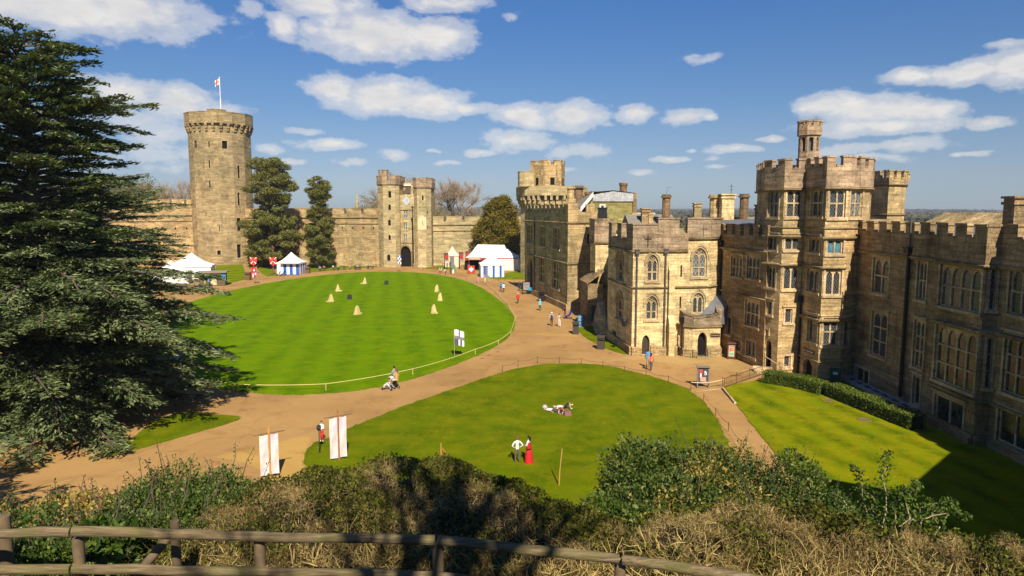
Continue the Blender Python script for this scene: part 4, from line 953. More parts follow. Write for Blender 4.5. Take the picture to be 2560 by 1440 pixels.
f3.box(mb, -.06, f3.len, zPa, zT2 + .02, -th, .18); f3.box(mb, -.06, f3.len + .02, zT2 + .02, zT2 + .15, -th - .05, .25); f4.box(mb, -.05, f4.len, zPa, zT2 + .01, -th, .181); f4.box(mb, -.05, f4.len, zT2 + .012, zT2 + .14, -th - .05, .25)
for f, px_, py_ in ((f1, 1619, 600), (f3, 1757, 576)):
    u, z = f.pix(px_, py_); f.box(mb, u - .03, u + .03, z - .6, z + .5, .18, .186 if f is f3 else .19, 1); f.box(mb, u - .35, u + .35, z + .1, z + .16, .18, .188, 1)
    if f is f1: f.box(mb, u - .03, u + .03, z - .6, z + .5, .1, .105, 1); f.box(mb, u - .35, u - .25, z + .28, z + .36, .1, .105, 1); f.box(mb, u + .25, u + .35, z + .28, z + .36, .1, .105, 1)
CHP.part('battlement', mb, [M_pink, M_void])
mb = MB(); course(mb, PH, zS1, .3, .2, [0, 1, 2]); course(mb, PH, 11.25, .26, .2, [3, 4]); course(mb, PH, zS2, .24, .18, [0, 1, 2, 3, 4]); CHP.part('string_course', mb, M_course)
mb = MB()
for i in (0, 1, 2, 3):
    f = CHP.faces[i]
    for ua, ub in (((0, rd[0] - .06), (rd[1] + .06, f.len)) if i == 1 else ((0, f.len - .01),)): f.box(mb, ua, ub, -.2, .85 - .004 * i, -.02, .22 - .004 * i)
CHP.part('plinth', mb, M_rough)
mb = MB(); ub = f1.pix(1676, 750)[0]
f1.box(mb, ub - .28, ub + .28, 0, 3.2, -.02, .75); f1.box(mb, ub - .28, ub + .28, 3.2, 8.3, -.02, .42)
mb.add([f1.P(ub - .3, 3.2, .78), f1.P(ub + .3, 3.2, .78), f1.P(ub + .3, 3.9, .42), f1.P(ub - .3, 3.9, .42), f1.P(ub - .3, 3.2, .4), f1.P(ub + .3, 3.2, .4)], [(0, 1, 2, 3), (0, 3, 4), (1, 5, 2)])
mb.add([f1.P(ub - .3, 8.3, .44), f1.P(ub + .3, 8.3, .44), f1.P(ub + .3, 8.9, .01), f1.P(ub - .3, 8.9, .01), f1.P(ub - .3, 8.3, 0), f1.P(ub + .3, 8.3, 0)], [(0, 1, 2, 3), (0, 3, 4), (1, 5, 2)])
CHP.part('buttress', mb, M_chap)
downpipe(CHP.o, f1, 1592.5, 634, 886, M_pipeg, .085); downpipe(CHP.o, f1, 1664, 632, 886, M_pipeg, .085)
f = CHP.faces[0]; u, z = f.pix(1571, 806); mb = MB(); mb.tube([f.P(u, z + .35, 0), f.P(u, z + .35, .4)], .03, 5); mb.prism(ngon(*f.P(u, 0, .42)[:2], .2, 6), z - .35, z + .15, poly2=ngon(*f.P(u, 0, .42)[:2], .26, 6)); mb.prism(ngon(*f.P(u, 0, .42)[:2], .28, 6), z + .15, z + .38, poly2=ngon(*f.P(u, 0, .42)[:2], .06, 6)); CHP.part('wall_lantern', mb, M_pipe)

# porch
PP = [(16.6, 66.6), (16.75, 65.5), (17.45, 64.95), (20.2, 65.3), (20.9, 68.6), (20, 69), (17, 67)]
POR = Building('porch', 'low stone porch with an arched doorway and curved parapet in front of the chapel block', 'porch', PP, -.2, 3.1, M_chap, roof_z=3.0)
f = POR.faces[2]; r = list(f.rect(1744, 831, 1767, 886)); r[2] = .1; POR.hole(2, r, r[3] - .75); rp = r
f3p = POR.faces[3]; rw = f3p.rect(1816, 794, 1828, 836)
rw = (max(.5, rw[0]), max(.5, rw[0]) + .8, 1.6, 2.8)
POR.finish(M_frame, M_glass, depth=.5)
mb = MB(); ap = arch_pts(rp[0], rp[1], rp[3] - .75, rp[3]); pts = [(rp[0], .1)] + ap + [(rp[1], .1)]; mb.add([f.P(p[0], p[1], -.49) for p in pts], [tuple(range(len(pts) - 1, -1, -1))]); POR.part('doorway', mb, M_void)
mb = MB(); f.box(mb, rp[0] - .2, rp[1] + .2, -.1, .1, -.3, .5); POR.part('step', mb, M_frame)
mb = MB()
for i, (h0, h1) in enumerate(((4.35, 4.2), (4.2, 4.0), (3.85, 4.3), (4.3, 5.2))):
    fa = POR.faces[i]; n = 8
    for k in range(n):
        u0, u1 = fa.len * k / n, fa.len * (k + 1) / n; q = (k + .5) / n; s = q * q if i == 2 else q; h = h0 + (h1 - h0) * s
        fa.box(mb, u0, u1, 3.1, h, -.35, .08 - .002 * i); fa.box(mb, u0, u1, h, h + .12, -.4, .15 - .002 * i)
POR.part('parapet', mb, M_pink)
mb = MB(); course(mb, PP, 2.85, .22, .16, [0, 1, 2, 3]); POR.part('string_course', mb, M_course)
mb = MB()
for i in (0, 1, 2, 3): fa = POR.faces[i]; fa.box(mb, 0, fa.len, -.2, .8 - .004 * i, -.02, .2 - .003 * i) if i != 2 else (fa.box(mb, 0, rp[0] - .05, -.2, .8, -.02, .2), fa.box(mb, rp[1] + .05, fa.len, -.2, .8, -.02, .2))
POR.part('plinth', mb, M_rough)
mb = MB(); ps = f.rect(1776, 834, 1799, 842); f.box(mb, ps[0], ps[1], ps[2], ps[3], .02, .07); sg = MB()
so = tag(mb.build('wall_sign', plain('dark_sign_board', (.035, .02, .015), .6)), 'long dark brown sign on the porch wall right of the doorway', 'sign')
g = MB()
for k in range(13):
    u = ps[0] + .06 + (ps[1] - ps[0] - .12) * k / 13; f.box(g, u, u + (ps[1] - ps[0]) * .045, (ps[2] + ps[3]) / 2 - .05, (ps[2] + ps[3]) / 2 + .05 - .02 * (k % 3), .071, .075)
g.build('lettering', plain('gilt_letters', (.42, .26, .10), .6), so)
mb = MB(); tp = [(18.6, 66.55, 4.0), (20.3, 66.0, 4.15), (21.15, 66.5, 4.9), (20.95, 68.4, 6.0), (19.5, 67.15, 4.9)]
mb.add(tp + [(x, y, 3.02) for x, y, z in tp], [(0, 1, 2), (0, 2, 3, 4)] + [(k, 5 + k, 5 + (k + 1) % 5, (k + 1) % 5) for k in range(5)])
POR.part('roof', mb, M_lead)
downpipe(POR.o, POR.faces[1], 1707, 804, 885, M_pipe, .07)

# ---------------------------------------------------------------- link range
PL = [(20.9, 68.6), (22.35, 59.7), (27, 62), (26, 72)]
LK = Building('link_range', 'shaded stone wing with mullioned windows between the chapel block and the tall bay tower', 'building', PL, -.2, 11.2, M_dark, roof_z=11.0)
bwin(LK, 1828, 640, 1856, 692, lights=3, rows=2, i=0, mull=.14); bwin(LK, 1868, 640, 1900, 697, lights=3, rows=2, i=0, mull=.14); bwin(LK, 1863, 752, 1897, 816, lights=3, rows=2, i=0, mull=.14, hood=True)
bwin(LK, 1815, 793, 1828, 836, lights=1, rows=1, arched=False, i=0, hood=False, mull=.08); bwin(LK, 1866, 852, 1889, 892, lights=2, rows=1, arched=False, i=0, hood=False); bwin(LK, 1836, 852, 1853, 876, lights=1, rows=1, arched=False, i=0, hood=False, mull=.08)
LK.finish(M_frame, M_glass)
mb = MB(); battlement(mb, PL, 11.2, .6, 1.65, .4, 1.0, .8, edges=[0], out=.12); LK.part('battlement', mb, M_dark)
mb = MB(); course(mb, PL, 10.3, .3, .24, [0]); course(mb, PL, 6.1, .26, .18, [0]); LK.part('string_course', mb, M_course)
downpipe(LK.o, LK.faces[0], 1807, 612, 750, M_pipe, .1)

# ---------------------------------------------------------------- tall bay tower
PB = [(22.25, 60.4), (23.0, 58.2), (24.95, 58.5), (25.2, 55.2), (27.05, 55.3), (29.6, 57.0), (31.3, 60), (31, 66), (23.5, 66)]
BT = Building('bay_tower', 'tall stone tower of angled bays with rows of mullioned windows and a stair turret', 'tower', PB, -.2, 16.0, M_ash, roof_z=15.9)
for r, i, kw in (((1921, 473, 1946, 543), 0, dict(rows=2, lights=2)), ((1919, 588, 1942, 625), 0, dict(lights=2)), ((1917, 664, 1938, 719), 0, dict(lights=2)), ((1918, 753, 1930, 787), 0, dict(lights=1, arched=False)), ((1914, 824, 1921, 838), 0, dict(lights=1, arched=False, hood=False, sill=False)),
    ((1963, 472, 2003, 543), 1, dict(rows=2, lights=2)), ((1960, 590, 1999, 625), 1, dict(lights=2)), ((1957, 665, 1997, 724), 1, dict(lights=2)), ((1962.6, 772, 1980, 807), 1, dict(lights=1, arched=False, mull=.07)), ((1960, 890, 1975.6, 918), 1, dict(lights=1, arched=False, hood=False, mull=.07)),
    ((2028, 472, 2057, 541), 2, dict(rows=2, lights=2)), ((2024, 593, 2049, 631), 2, dict(lights=2)), ((2018, 672, 2047, 730), 2, dict(lights=2)), ((2019, 789, 2043, 855), 2, dict(lights=1, arched=False)),
    ((2069, 471, 2111, 545), 3, dict(rows=2, lights=2)), ((2065, 597, 2108, 635), 3, dict(lights=2, glass=M_gblue)), ((2060, 675, 2103, 738), 3, dict(lights=2)), ((2057, 795, 2096, 864), 3, dict(rows=2, lights=2)),
    ((2122, 472, 2152, 544), 4, dict(rows=2, lights=2, glass=M_glass2)), ((2110, 797, 2123, 864), 4, dict(rows=2, lights=1))):
    bwin(BT, *r, i=i, margin=.25, **kw)
f = BT.faces[0]; r = list(f.rect(1914, 850, 1929, 912)); w = max(.8, r[1] - r[0]); r = [f.len * .5 - w / 2, f.len * .5 + w / 2, .3, r[3]]; BT.hole(0, r, r[3] - .6); rb = r
f2 = BT.faces[2]; r2 = list(f2.rect(2007, 898, 2034, 945)); r2 = [max(.5, r2[0]), min(f2.len - .3, max(.5, r2[0]) + 1.5), .05, r2[3]]; BT.hole(2, r2, r2[3] - .7)
BT.finish(M_frame, M_glass)
for ff, q, sp in ((f, rb, .6), (f2, r2, .7)):
    mb = MB(); ap = arch_pts(q[0], q[1], q[3] - sp, q[3]); pts = [(q[0], q[2])] + ap + [(q[1], q[2])]; mb.add([ff.P(p[0], p[1], -.33) for p in pts], [tuple(range(len(pts) - 1, -1, -1))]); BT.part('door', mb, M_void)
mb = MB(); Q = offset(PB, .14); mb.ring(Q, offset(PB, -.3), 16.0, 16.25); battlement(mb, Q, 16.25, 1.35, 2.2, .4, .72, .62, rng=random.Random(5)); BT.part('battlement', mb, M_pink)
mb = MB(); course(mb, PB, 15.75, .26, .26); course(mb, PB, 11.75, .3, .24, [0, 1, 2, 3, 4]); course(mb, PB, 12.6, .16, .12, [0, 1, 2, 3, 4]); course(mb, PB, 9.35, .26, .22, [0, 1, 2, 3]); course(mb, PB, 5.0, .3, .26, [2, 3, 4]); course(mb, PB, 1.6, .2, .14, [2, 3, 4]); BT.part('string_course', mb, M_course)
PS = ngon(X_(2010, 62.5), 62.4, .9, 8, .2); mb = MB(); zt = HZ(303, 62.5)
mb.prism(PS, 15.9, zt - 2.9, cap=False); f8 = [Face(PS[k], PS[(k + 1) % 8]) for k in range(8)]
for ff in f8: wall_face(mb, ff, zt - 2.9, zt - 1.3, [(.17, ff.len - .17, zt - 2.7, zt - 1.5)], .3)
mb.prism(offset(PS, .14), zt - 1.3, zt - .55); battlement(mb, offset(PS, .14), zt - .55, .02, .55, .2, .42, .3)
tu = BT.part('stair_turret', mb, M_pink); mb = MB(); mb.prism(ngon(X_(2010, 62.5), 62.4, .55, 8, .2), zt - 2.8, zt - 1.4); mb.build('opening', plain('dim_glass', (.10, .12, .13), .3), tu)
downpipe(BT.o, BT.faces[2], 2006, 753, 945, M_pipe, .08)
f = BT.faces[2]; ps = f.rect(2011, 874, 2036, 885); mb = MB(); f.box(mb, ps[0], ps[1], ps[3] - .3, ps[3], .01, .06)
so = tag(mb.build('wall_sign', plain('dark_sign_board', (.035, .02, .015), .6)), 'small dark sign with pale marks above the arched doorway of the bay tower', 'sign')
mb = MB(); zc = ps[3] - .15
for u0, u1 in ((.08, .18), (.30, .36), (.39, .45), (.48, .54), (.60, .70), (.73, .82), (.85, .94)): f.box(mb, ps[0] + u0 * (ps[1] - ps[0]), ps[0] + u1 * (ps[1] - ps[0]), zc - .06, zc + .06, .061, .066)
mb.build('lettering', M_white, so)
# entrance steps and handrail
mb = MB()
for k in range(4): mb.box((22.1 - .0 * k, 59.1 - .35 * k, .22 - .055 * k), (1.6, .36, .45 - .11 * k), -.4)
st = tag(mb.build('entrance_steps', M_frame), 'short flight of pale stone steps at the foot of the bay tower', 'steps')
mb = MB()
for ox in (0, .55): 
    a, b_ = Vector((22.3 + ox, 59.0, 1.35)), Vector((23.2 + ox, 57.0, .75)); mb.tube([a, b_], .035, 6); mb.tube([a, (a.x, a.y, .1)], .03, 6); mb.tube([b_, (b_.x, b_.y, 0)], .03, 6)
tag(mb.build('handrail', M_frame), 'pale metal handrail beside the steps of the bay tower', 'handrail')

# small tower behind the bay tower
PK = [(X_(2177, 74), 75.5), (X_(2214, 72), 72), (X_(2259, 73), 73.2), (X_(2255, 78), 78)]
KT = Building('rear_tower', 'smaller square tower with battlements rising behind the bay tower', 'tower', PK, 6, 16.9, M_ash, roof_z=16.8); KT.finish(M_frame, M_glass)
mb = MB(); q = offset(PK, .15); mb.ring(q, offset(PK, -.3), 16.9, 17.2); battlement(mb, q, 17.2, .3, 1.15, .35, .8, .55); KT.part('battlement', mb, M_rough)
mb = MB(); course(mb, PK, 16.7, .25, .22); course(mb, PK, 13.6, .22, .16); KT.part('string_course', mb, M_course)
mb = MB(); xa = X_(2175, 66); mb.add([(xa, 66, 11.9), (xa + 1.9, 66, 13.3), (xa + 1.9, 66, 11.5), (xa + 1.9, 71, 13.3), (xa, 71, 11.9)], [(0, 2, 1), (0, 1, 3, 4)]); KT.part('gable', mb, M_frame)

# ---------------------------------------------------------------- long right-hand range
PR = [(28.6, 56.6), (28.6, 44.7), (27.85, 44.5), (27.85, 40.0), (28.6, 39.8), (28.6, 24.8), (22.4, 18.9), (18.4, 21.3), (15.5, 6), (44, 4), (44, 56.6)]  # near wing is unseen, its corners shaped to cast shade on the right lawn
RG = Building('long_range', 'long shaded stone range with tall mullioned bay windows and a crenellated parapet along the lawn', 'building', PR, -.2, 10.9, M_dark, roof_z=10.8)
for r, i, kw in (((2182, 645, 2222, 735), 0, dict(lights=2, rows=2)), ((2178, 780, 2217, 892), 0, dict(lights=2, rows=3)), ((2293, 652, 2316, 750), 0, dict(lights=2, rows=2)), ((2284, 800, 2310, 920), 0, dict(lights=2, rows=3)), ((2138, 920, 2172, 963), 0, dict(lights=2, arched=False, hood=False, glass=M_gpl)), ((2282, 940, 2300, 1012), 0, dict(lights=1, arched=False, glass=M_gpl)),
    ((2337, 664, 2443, 772), 2, dict(lights=4, rows=2)), ((2330, 820, 2436, 966), 2, dict(lights=4, rows=3, glass=M_gpl)), ((2334, 996, 2408, 1084), 2, dict(lights=2, arched=False, glass=M_gpl)),
    ((2475, 672, 2489, 775), 3, dict(lights=1, rows=2, margin=.1)), ((2468, 845, 2482, 970), 3, dict(lights=1, rows=3, margin=.1)),
    ((2522, 676, 2640, 795), 4, dict(lights=4, rows=2)), ((2508, 845, 2625, 1000), 4, dict(lights=4, rows=3, glass=M_gpl)), ((2493, 1030, 2580, 1120), 4, dict(lights=2, arched=False, hood=False, glass=M_gpl))):
    bwin(RG, *r, i=i, **kw)
RG.finish(M_frame, M_glass)
PRp = [(28.6, 56.6), (28.6, 44.7), (27.85, 44.5), (27.85, 40.0), (28.6, 39.8), (28.6, 27.0), (22.8, 20.3), (24, 6)]
mb = MB(); battlement(mb, PR, 10.9, 1.5, 2.4, .4, 1.15, .78, edges=[0, 1, 2, 3, 4], out=.14, rng=random.Random(9))
for i in (5, 6, 7): RG.faces[i].box(mb, 0, RG.faces[i].len, 10.9, 13.2 + .004 * i, -.35, .1)
RG.part('battlement', mb, M_dark)
mb = MB(); course(mb, PR, 10.65, .3, .26, range(5)); course(mb, PR, 6.75, .3, .24, [1, 2, 3, 4]); course(mb, PR, 2.55, .24, .2, [1, 2, 3, 4, 5]); RG.part('string_course', mb, M_course)
mb = MB()
for i in (1, 2, 3, 4, 5): ff = RG.faces[i]; ff.box(mb, 0, ff.len, -.2, .45 - .003 * i, -.02, .3 - .004 * i); ff.box(mb, 0, ff.len, .45 - .003 * i, .65 - .003 * i, -.02, .16 - .004 * i)
RG.part('plinth', mb, M_dark)
ff = RG.faces[0]; downpipe(RG.o, ff, 2279, 632, 1003, M_pipe, .13)
u = ff.pix(2283, 640)[0]; mb = MB(); mb.tube([ff.P(u, 11.2, .3), ff.P(u, HZ(538, 46.5), .3)], .06, 8); RG.part('vent_pipe', mb, M_pipeg)
mb = MB(); mb.add([(29.2, 27, 11.4), (29.2, 56.4, 11.4), (33, 56.4, 13.1), (33, 27, 13.1)], [(0, 1, 2, 3)][::1]); mb.add([(33, 27, 13.1), (33, 56.4, 13.1), (37, 56.4, 11.4), (37, 27, 11.4)], [(0, 1, 2, 3)]); RG.part('roof', mb, M_lead)
mb = MB(); mb.add([(33.5, 44, 12.4), (33.5, 58, 12.4), (36.5, 58, 13.95), (36.5, 40, 13.95), (36.5, 58, 12)], [(0, 1, 2, 3)]); RG.part('roof', mb, M_rough)
chimney(RG.o, AT(2548, 500, 43)[0] + .3, 43.5, 11.4, HZ(496, 43.5), 1.1, M_dark, 'square')
# skylight frames in the ground by the wall
sk = empty('basement_skylights', (28.15, 52, 0.05), 0, 'low row of glazed basement lights at the foot of the long range', 'skylight')
mb = MB(); mb.box((-.42, 0, .12), (.1, 10.6, .3)); mb.box((.3, 0, .12), (.1, 10.6, .3))
for k in range(9): mb.box((-.06, -5.2 + k * 1.3, .2), (.62, .09, .16))
mb.build('frame', plain('grey_kerb', (.34, .33, .33), .8), sk); mb = MB(); mb.box((-.06, 0, .12), (.6, 10.4, .06)); mb.build('glazing', M_gpl, sk)

# ---------------------------------------------------------------- inner roofs behind the chapel
IR = empty('inner_roofs', (0, 0, 0), 0, 'cluttered inner range with grey slate roofs and many stone chimneys behind the chapel block', 'building')
mb = MB(); mb.prism([(12.5, 79), (26, 74), (34, 86), (34, 100), (19, 103), (14, 92)], 5, 11.6); mb.build('wall', M_ash, IR)
mb = MB()
def gable_roof(mb, x0, x1, y0, y1, ze, zr, axis='x'):
    ym = (y0 + y1) / 2
    mb.add([(x0, y0, ze), (x1, y0, ze), (x1, ym, zr), (x0, ym, zr), (x1, y1, ze), (x0, y1, ze)], [(0, 1, 2, 3), (3, 2, 4, 5), (0, 3, 5), (1, 4, 2)])
gable_roof(mb, 14.5, 20.5, 84, 92, 11.9, 13.7); gable_roof(mb, 21.5, 33, 78, 86, 11.7, 13.4); mb.build('roof', M_slate, IR)
mb = MB(); mb.add([(22.2, 69.5, 11.6), (27.5, 66.5, 11.6), (28.5, 73.5, 13.4), (22.8, 76, 13.1)], [(0, 1, 2, 3)]); mb.tube([(22.2, 69.5, 11.7), (22.8, 76, 13.2)], .16, 6, 1); mb.build('roof', [M_lead, M_white], IR)
mb = MB(); gable_roof(mb, X_(1590, 100), X_(1650, 100), 100, 108, 12.2, 13.9); mb.build('roof', M_frame, IR)
for px_, yt, w_, k_, Y_, zb, m_ in ((1663.5, 488, .95, 'oct', 84, 11.5, M_brick), (1741, 510, .95, 'square', 92, 11.5, M_ash), (1784, 489, 1.15, 'oct', 82, 11.5, M_ash), (1813, 488, 1.45, 'square', 81, 11.5, M_chap), (1857, 487, .95, 'oct', 80, 11, M_brick), (1612, 523, 1.0, 'square', 86, 11.5, M_dark), (1898, 515, .8, 'square', 66, 11, M_dark), (1625, 536, .5, 'square', 82, 11.5, M_ash)):
    chimney(IR, X_(px_, Y_), Y_, zb, HZ(yt, Y_), w_, m_, k_)
mb = MB(); xx = X_(1824, 81); mb.tube([(xx, 81, 16), (xx, 81, HZ(460, 81))], .035, 5); mb.tube([(xx - .25, 81, 17), (xx + .25, 81, 17)], .025, 4); mb.tube([(xx - .2, 81, 16.6), (xx + .2, 81, 16.6)], .025, 4); xa = X_(1664, 84); mb.tube([(xa, 84, 16.2), (xa, 84, 16.9), (xa + .5, 84, 17.0)], .025, 4); mb.build('aerial', M_pipeg, IR)

# far church spire
sx, sy = AT(893, 520, 620)[:2]; CS = empty('church_tower', (sx, sy, -7), 0, 'distant church spire of pale stone beyond the wall left of the gatehouse', 'church')
zt = HZ(478, sy) + 7; zb = HZ(520, sy) + 7; mb = MB(); mb.prism(ngon(0, 0, 2.6, 4, .6), 0, zb); mb.build('tower', M_gate, CS); mb = MB(); mb.prism(ngon(0, 0, 2.3, 8), zb, zt - 4, poly2=ngon(0, 0, .7, 8)); mb.prism(ngon(0, 0, .8, 8), zt - 4, zt - 3.4); mb.prism(ngon(0, 0, .6, 8), zt - 3.4, zt, poly2=ngon(0, 0, .05, 8)); mb.build('spire', M_gate, CS)
# ================================================================ vegetation
def unit(a): return a / np.maximum(np.linalg.norm(a, axis=-1, keepdims=True), 1e-9)
def leaf_quads(c, a, length, width, rs, roll=None):
    """diamond leaves at centres c pointing along a"""
    n = len(c); a = unit(a); r = unit(rs.normal(size=(n, 3)) if roll is None else roll); b = unit(np.cross(a, r))
    l = (np.asarray(length) * np.ones(n))[:, None] / 2; w = (np.asarray(width) * np.ones(n))[:, None] / 2
    v = np.stack([c - a * l, c + b * w - a * l * .1, c + a * l, c - b * w - a * l * .1], 1).reshape(-1, 3)
    return v, np.arange(n * 4).reshape(-1, 4)
def ribbons(p0, d0, length, w0, rs, seg=3, curl=0.5, up=0.25, w1=.35):
    """thin curved strips growing from p0 along d0; returns verts, quads, tip points, mid points, directions"""
    n = len(p0); d = unit(d0); P = [p0]; W = [w0 * np.ones(n)]; D = [d]
    st = (np.asarray(length) * np.ones(n))[:, None] / seg
    for k in range(seg):
        d = unit(d + rs.normal(size=(n, 3)) * curl / seg + np.array([0, 0, up / seg])); P.append(P[-1] + d * st); D.append(d)
        W.append(w0 * np.ones(n) * (1 - (1 - w1) * (k + 1) / seg))
    side = unit(np.cross(d, unit(rs.normal(size=(n, 3)))))
    V = np.stack([x for k in range(seg + 1) for x in (P[k] - side * W[k][:, None] / 2, P[k] + side * W[k][:, None] / 2)], 1)
    base = (np.arange(n) * (2 * seg + 2))[:, None]
    Q = np.concatenate([base + np.array([[2 * k, 2 * k + 1, 2 * k + 3, 2 * k + 2]]) for k in range(seg)], 0)
    return V.reshape(-1, 3), Q, P, D
class Bag:
    def __init__(s): s.V = []; s.Q = []; s.n = 0
    def add(s, v, q): s.V.append(v); s.Q.append(q + s.n); s.n += len(v)
    def build(s, name, mat, parent): return np_mesh(name, np.concatenate(s.V), np.concatenate(s.Q), mat, parent)

M_bark = plain('bark', (0.10, 0.075, 0.055), .95, var=.4, vs=5); M_barkp = plain('pale_bark', (0.32, 0.24, 0.165), .95, var=.3, vs=3); M_barkr = plain('pine_bark', (0.17, 0.09, 0.05), .95, var=.3, vs=3)
M_cedar = foliage('cedar_needles', [(0.026, 0.042, 0.012), (0.062, 0.090, 0.028), (0.125, 0.16, 0.058), (0.23, 0.26, 0.12)], .15, clump=.8)
M_pine = foliage('pine_needles', [(0.06, 0.068, 0.012), (0.15, 0.15, 0.030), (0.25, 0.235, 0.055)], .18, clump=.5)
M_yew = foliage('yew_needles', [(0.055, 0.048, 0.004), (0.15, 0.118, 0.009), (0.25, 0.19, 0.016)], .18, clump=.6)
M_bud = foliage('budding_leaves', [(0.10, 0.11, 0.03), (0.19, 0.19, 0.06)], .3, clump=.5)
M_twig = foliage('bare_twigs', [(0.22, 0.16, 0.10), (0.38, 0.29, 0.19)], 0, clump=.4)
M_holly = foliage('holly_leaves', [(0.012, 0.028, 0.005), (0.028, 0.062, 0.009), (0.070, 0.11, 0.016), (0.17, 0.18, 0.04)], .15, .5, .25, 1.6)
M_laurel = foliage('laurel_leaves', [(0.015, 0.035, 0.005), (0.045, 0.085, 0.010), (0.12, 0.16, 0.022)], .2, .55, .2, 2)
M_dry = foliage('dry_leaves', [(0.06, 0.028, 0.012), (0.20, 0.095, 0.03), (0.42, 0.27, 0.11)], .2, .7, .2, 2)
M_gold = foliage('golden_leaves', [(0.10, 0.10, 0.012), (0.28, 0.22, 0.035), (0.48, 0.34, 0.10)], .25, .5, .3, 2)
M_box = foliage('box_hedge_leaves', [(0.02, 0.045, 0.004), (0.075, 0.115, 0.008), (0.16, 0.19, 0.02)], .15, .5, .3, 1.5)
M_hedge = foliage('dry_hedge_twigs', [(0.045, 0.030, 0.010), (0.13, 0.088, 0.030), (0.27, 0.195, 0.072), (0.52, 0.40, 0.165)], 0, .9, .1, 1.1)
M_stem = foliage('hedge_stems', [(0.14, 0.10, 0.035), (0.38, 0.28, 0.095), (0.52, 0.39, 0.15)], 0, .9, .1, 1.3)
M_moss = foliage('mossy_hedge_leaves', [(0.014, 0.022, 0.003), (0.05, 0.06, 0.006), (0.14, 0.13, 0.015)], .12, .7, .2, 1.0)

def cedar(name, label, X, Y, prof, seed, nb=190, dens=1.0, zlow=1.5, trunk_r=.75, extra=()):
    rs = np.random.RandomState(seed); root = empty(name, (X, Y, 0), 0, label, 'tree'); bag = Bag(); wood = MB()
    H = prof[-1][0]; zz = [p[0] for p in prof]; ll = [p[1] for p in prof]
    wood.tube([(0, 0, -.2), (.1, .1, 1), (.0, .2, H * .3), (.3, -.1, H * .65), (.2, 0, H * .95)], [trunk_r * 1.3, trunk_r, trunk_r * .8, trunk_r * .45, .08], 9)
    for k in range(nb + len(extra)):
        z = zlow + (H - zlow) * ((k + rs.rand()) / nb) ** 1.0; az = k * 2.39996 + rs.rand() * .8
        Lb = np.interp(z, zz, ll) * rs.uniform(.52, 1.10)
        if k >= nb: z, az, Lb = extra[k - nb]
        q = z / H
        n = 9; t = np.linspace(0, 1, n); rise = rs.uniform(.08, .26) * (0.5 + q) ; droop = rs.uniform(.10, .30) * (1.15 - q * .7)
        d = np.array([math.cos(az), math.sin(az)]); pd = np.array([-d[1], d[0]]); wob = rs.normal() * .10 * Lb
        pts = np.zeros((n, 3)); pts[:, :2] = d * (Lb * t)[:, None] + pd * (wob * t ** 2)[:, None]
        pts[:, 2] = z + Lb * (rise * t - droop * t ** 2.2) + rs.normal(size=n) * .04
        pts[:, 2] = np.maximum(pts[:, 2], .5)
        wood.tube([tuple(p) for p in pts[::2]], list(np.linspace(max(.05, .022 * Lb), .02, len(pts[::2]))), 5)
        nt_ = int(Lb * 4.6 * dens) + 5; s = np.sort(rs.uniform(.16, 1.0, nt_) ** .8); side = np.where(np.arange(nt_) % 2 == 0, 1, -1)
        bp = np.stack([np.interp(s, t, pts[:, i]) for i in range(3)], 1)
        bd = unit(np.stack([np.interp(s, t, np.gradient(pts[:, i])) for i in range(3)], 1))
        ang = rs.uniform(.55, 1.15, nt_) * side; c, sn = np.cos(ang), np.sin(ang)
        td = np.stack([bd[:, 0] * c - bd[:, 1] * sn, bd[:, 0] * sn + bd[:, 1] * c, bd[:, 2] * .6 + rs.normal(size=nt_) * .10], 1)
        tl = np.clip((.30 * Lb * (1 - s) ** .7 + .45) * rs.uniform(.6, 1.15, nt_), .35, 3.0)
        cen = []; dr = []
        for i in range(nt_):
            m = max(3, int(tl[i] * 13 * dens)); u = rs.uniform(.05, 1, m) ** .85
            p = bp[i] + td[i] * (tl[i] * u)[:, None]; p[:, 2] -= .16 * tl[i] * u ** 2
            p += rs.normal(size=(m, 3)) * np.array([.10, .10, .045]); cen.append(p)
            a = td[i] * .9 + bd[i] * .5 + rs.normal(size=(m, 3)) * np.array([.5, .5, .28]) + np.array([0, 0, .12]); dr.append(a)
        cen = np.concatenate(cen); dr = np.concatenate(dr)
        v, qd = leaf_quads(cen, dr, rs.uniform(.24, .52, len(cen)), rs.uniform(.07, .15, len(cen)), rs, roll=rs.normal(size=(len(cen), 3)) * .45 + np.array([0, 0, 1.0]))
        bag.add(v, qd)
    wood.build('trunk', M_bark, root); bag.build('foliage', M_cedar, root); return root
cedar('cedar_tree', 'huge dark cedar with layered feathery branches at the left edge of the lawn', -30.8, 44.0,
      [(1.5, 9), (3, 10.4), (6, 11.6), (8.7, 12.0), (10.0, 10.0), (11.5, 8.2), (14, 7.0), (16, 6.2), (18, 6.3), (19.5, 7.4), (20.4, 7.6), (21.5, 5.4), (22.6, 4.4), (23.8, 4.4), (24.5, 3.8)], 4, 360, 1.2)
cedar('cedar_tree', 'nearer cedar at the left margin, one pale flat branch reaching into view', -26.2, 23.0, [(4.5, 4.5), (6, 5.5), (8.5, 5.5), (11, 4.5), (12.5, 2)], 23, 26, 1.0, 5.0, extra=((6.6, .06, 9.3), (6.2, -.14, 8.8)))
cedar('cedar_tree', 'second dark cedar at the left margin, partly hidden by the huge cedar', -41, 47, [(1.5, 9), (6, 11), (12, 10), (18, 8), (21, 6.5), (23.5, 5), (24.8, 4)], 19, 170, .8)
cedar('cedar_tree', 'paler green lower cedar crown behind the huge dark cedar, in front of the wall', -45, 72, [(1.5, 8), (5, 11), (9, 11.5), (12.5, 11), (15, 9.0), (16.6, 6.5), (17.4, 4.0)], 11, 150, .8)

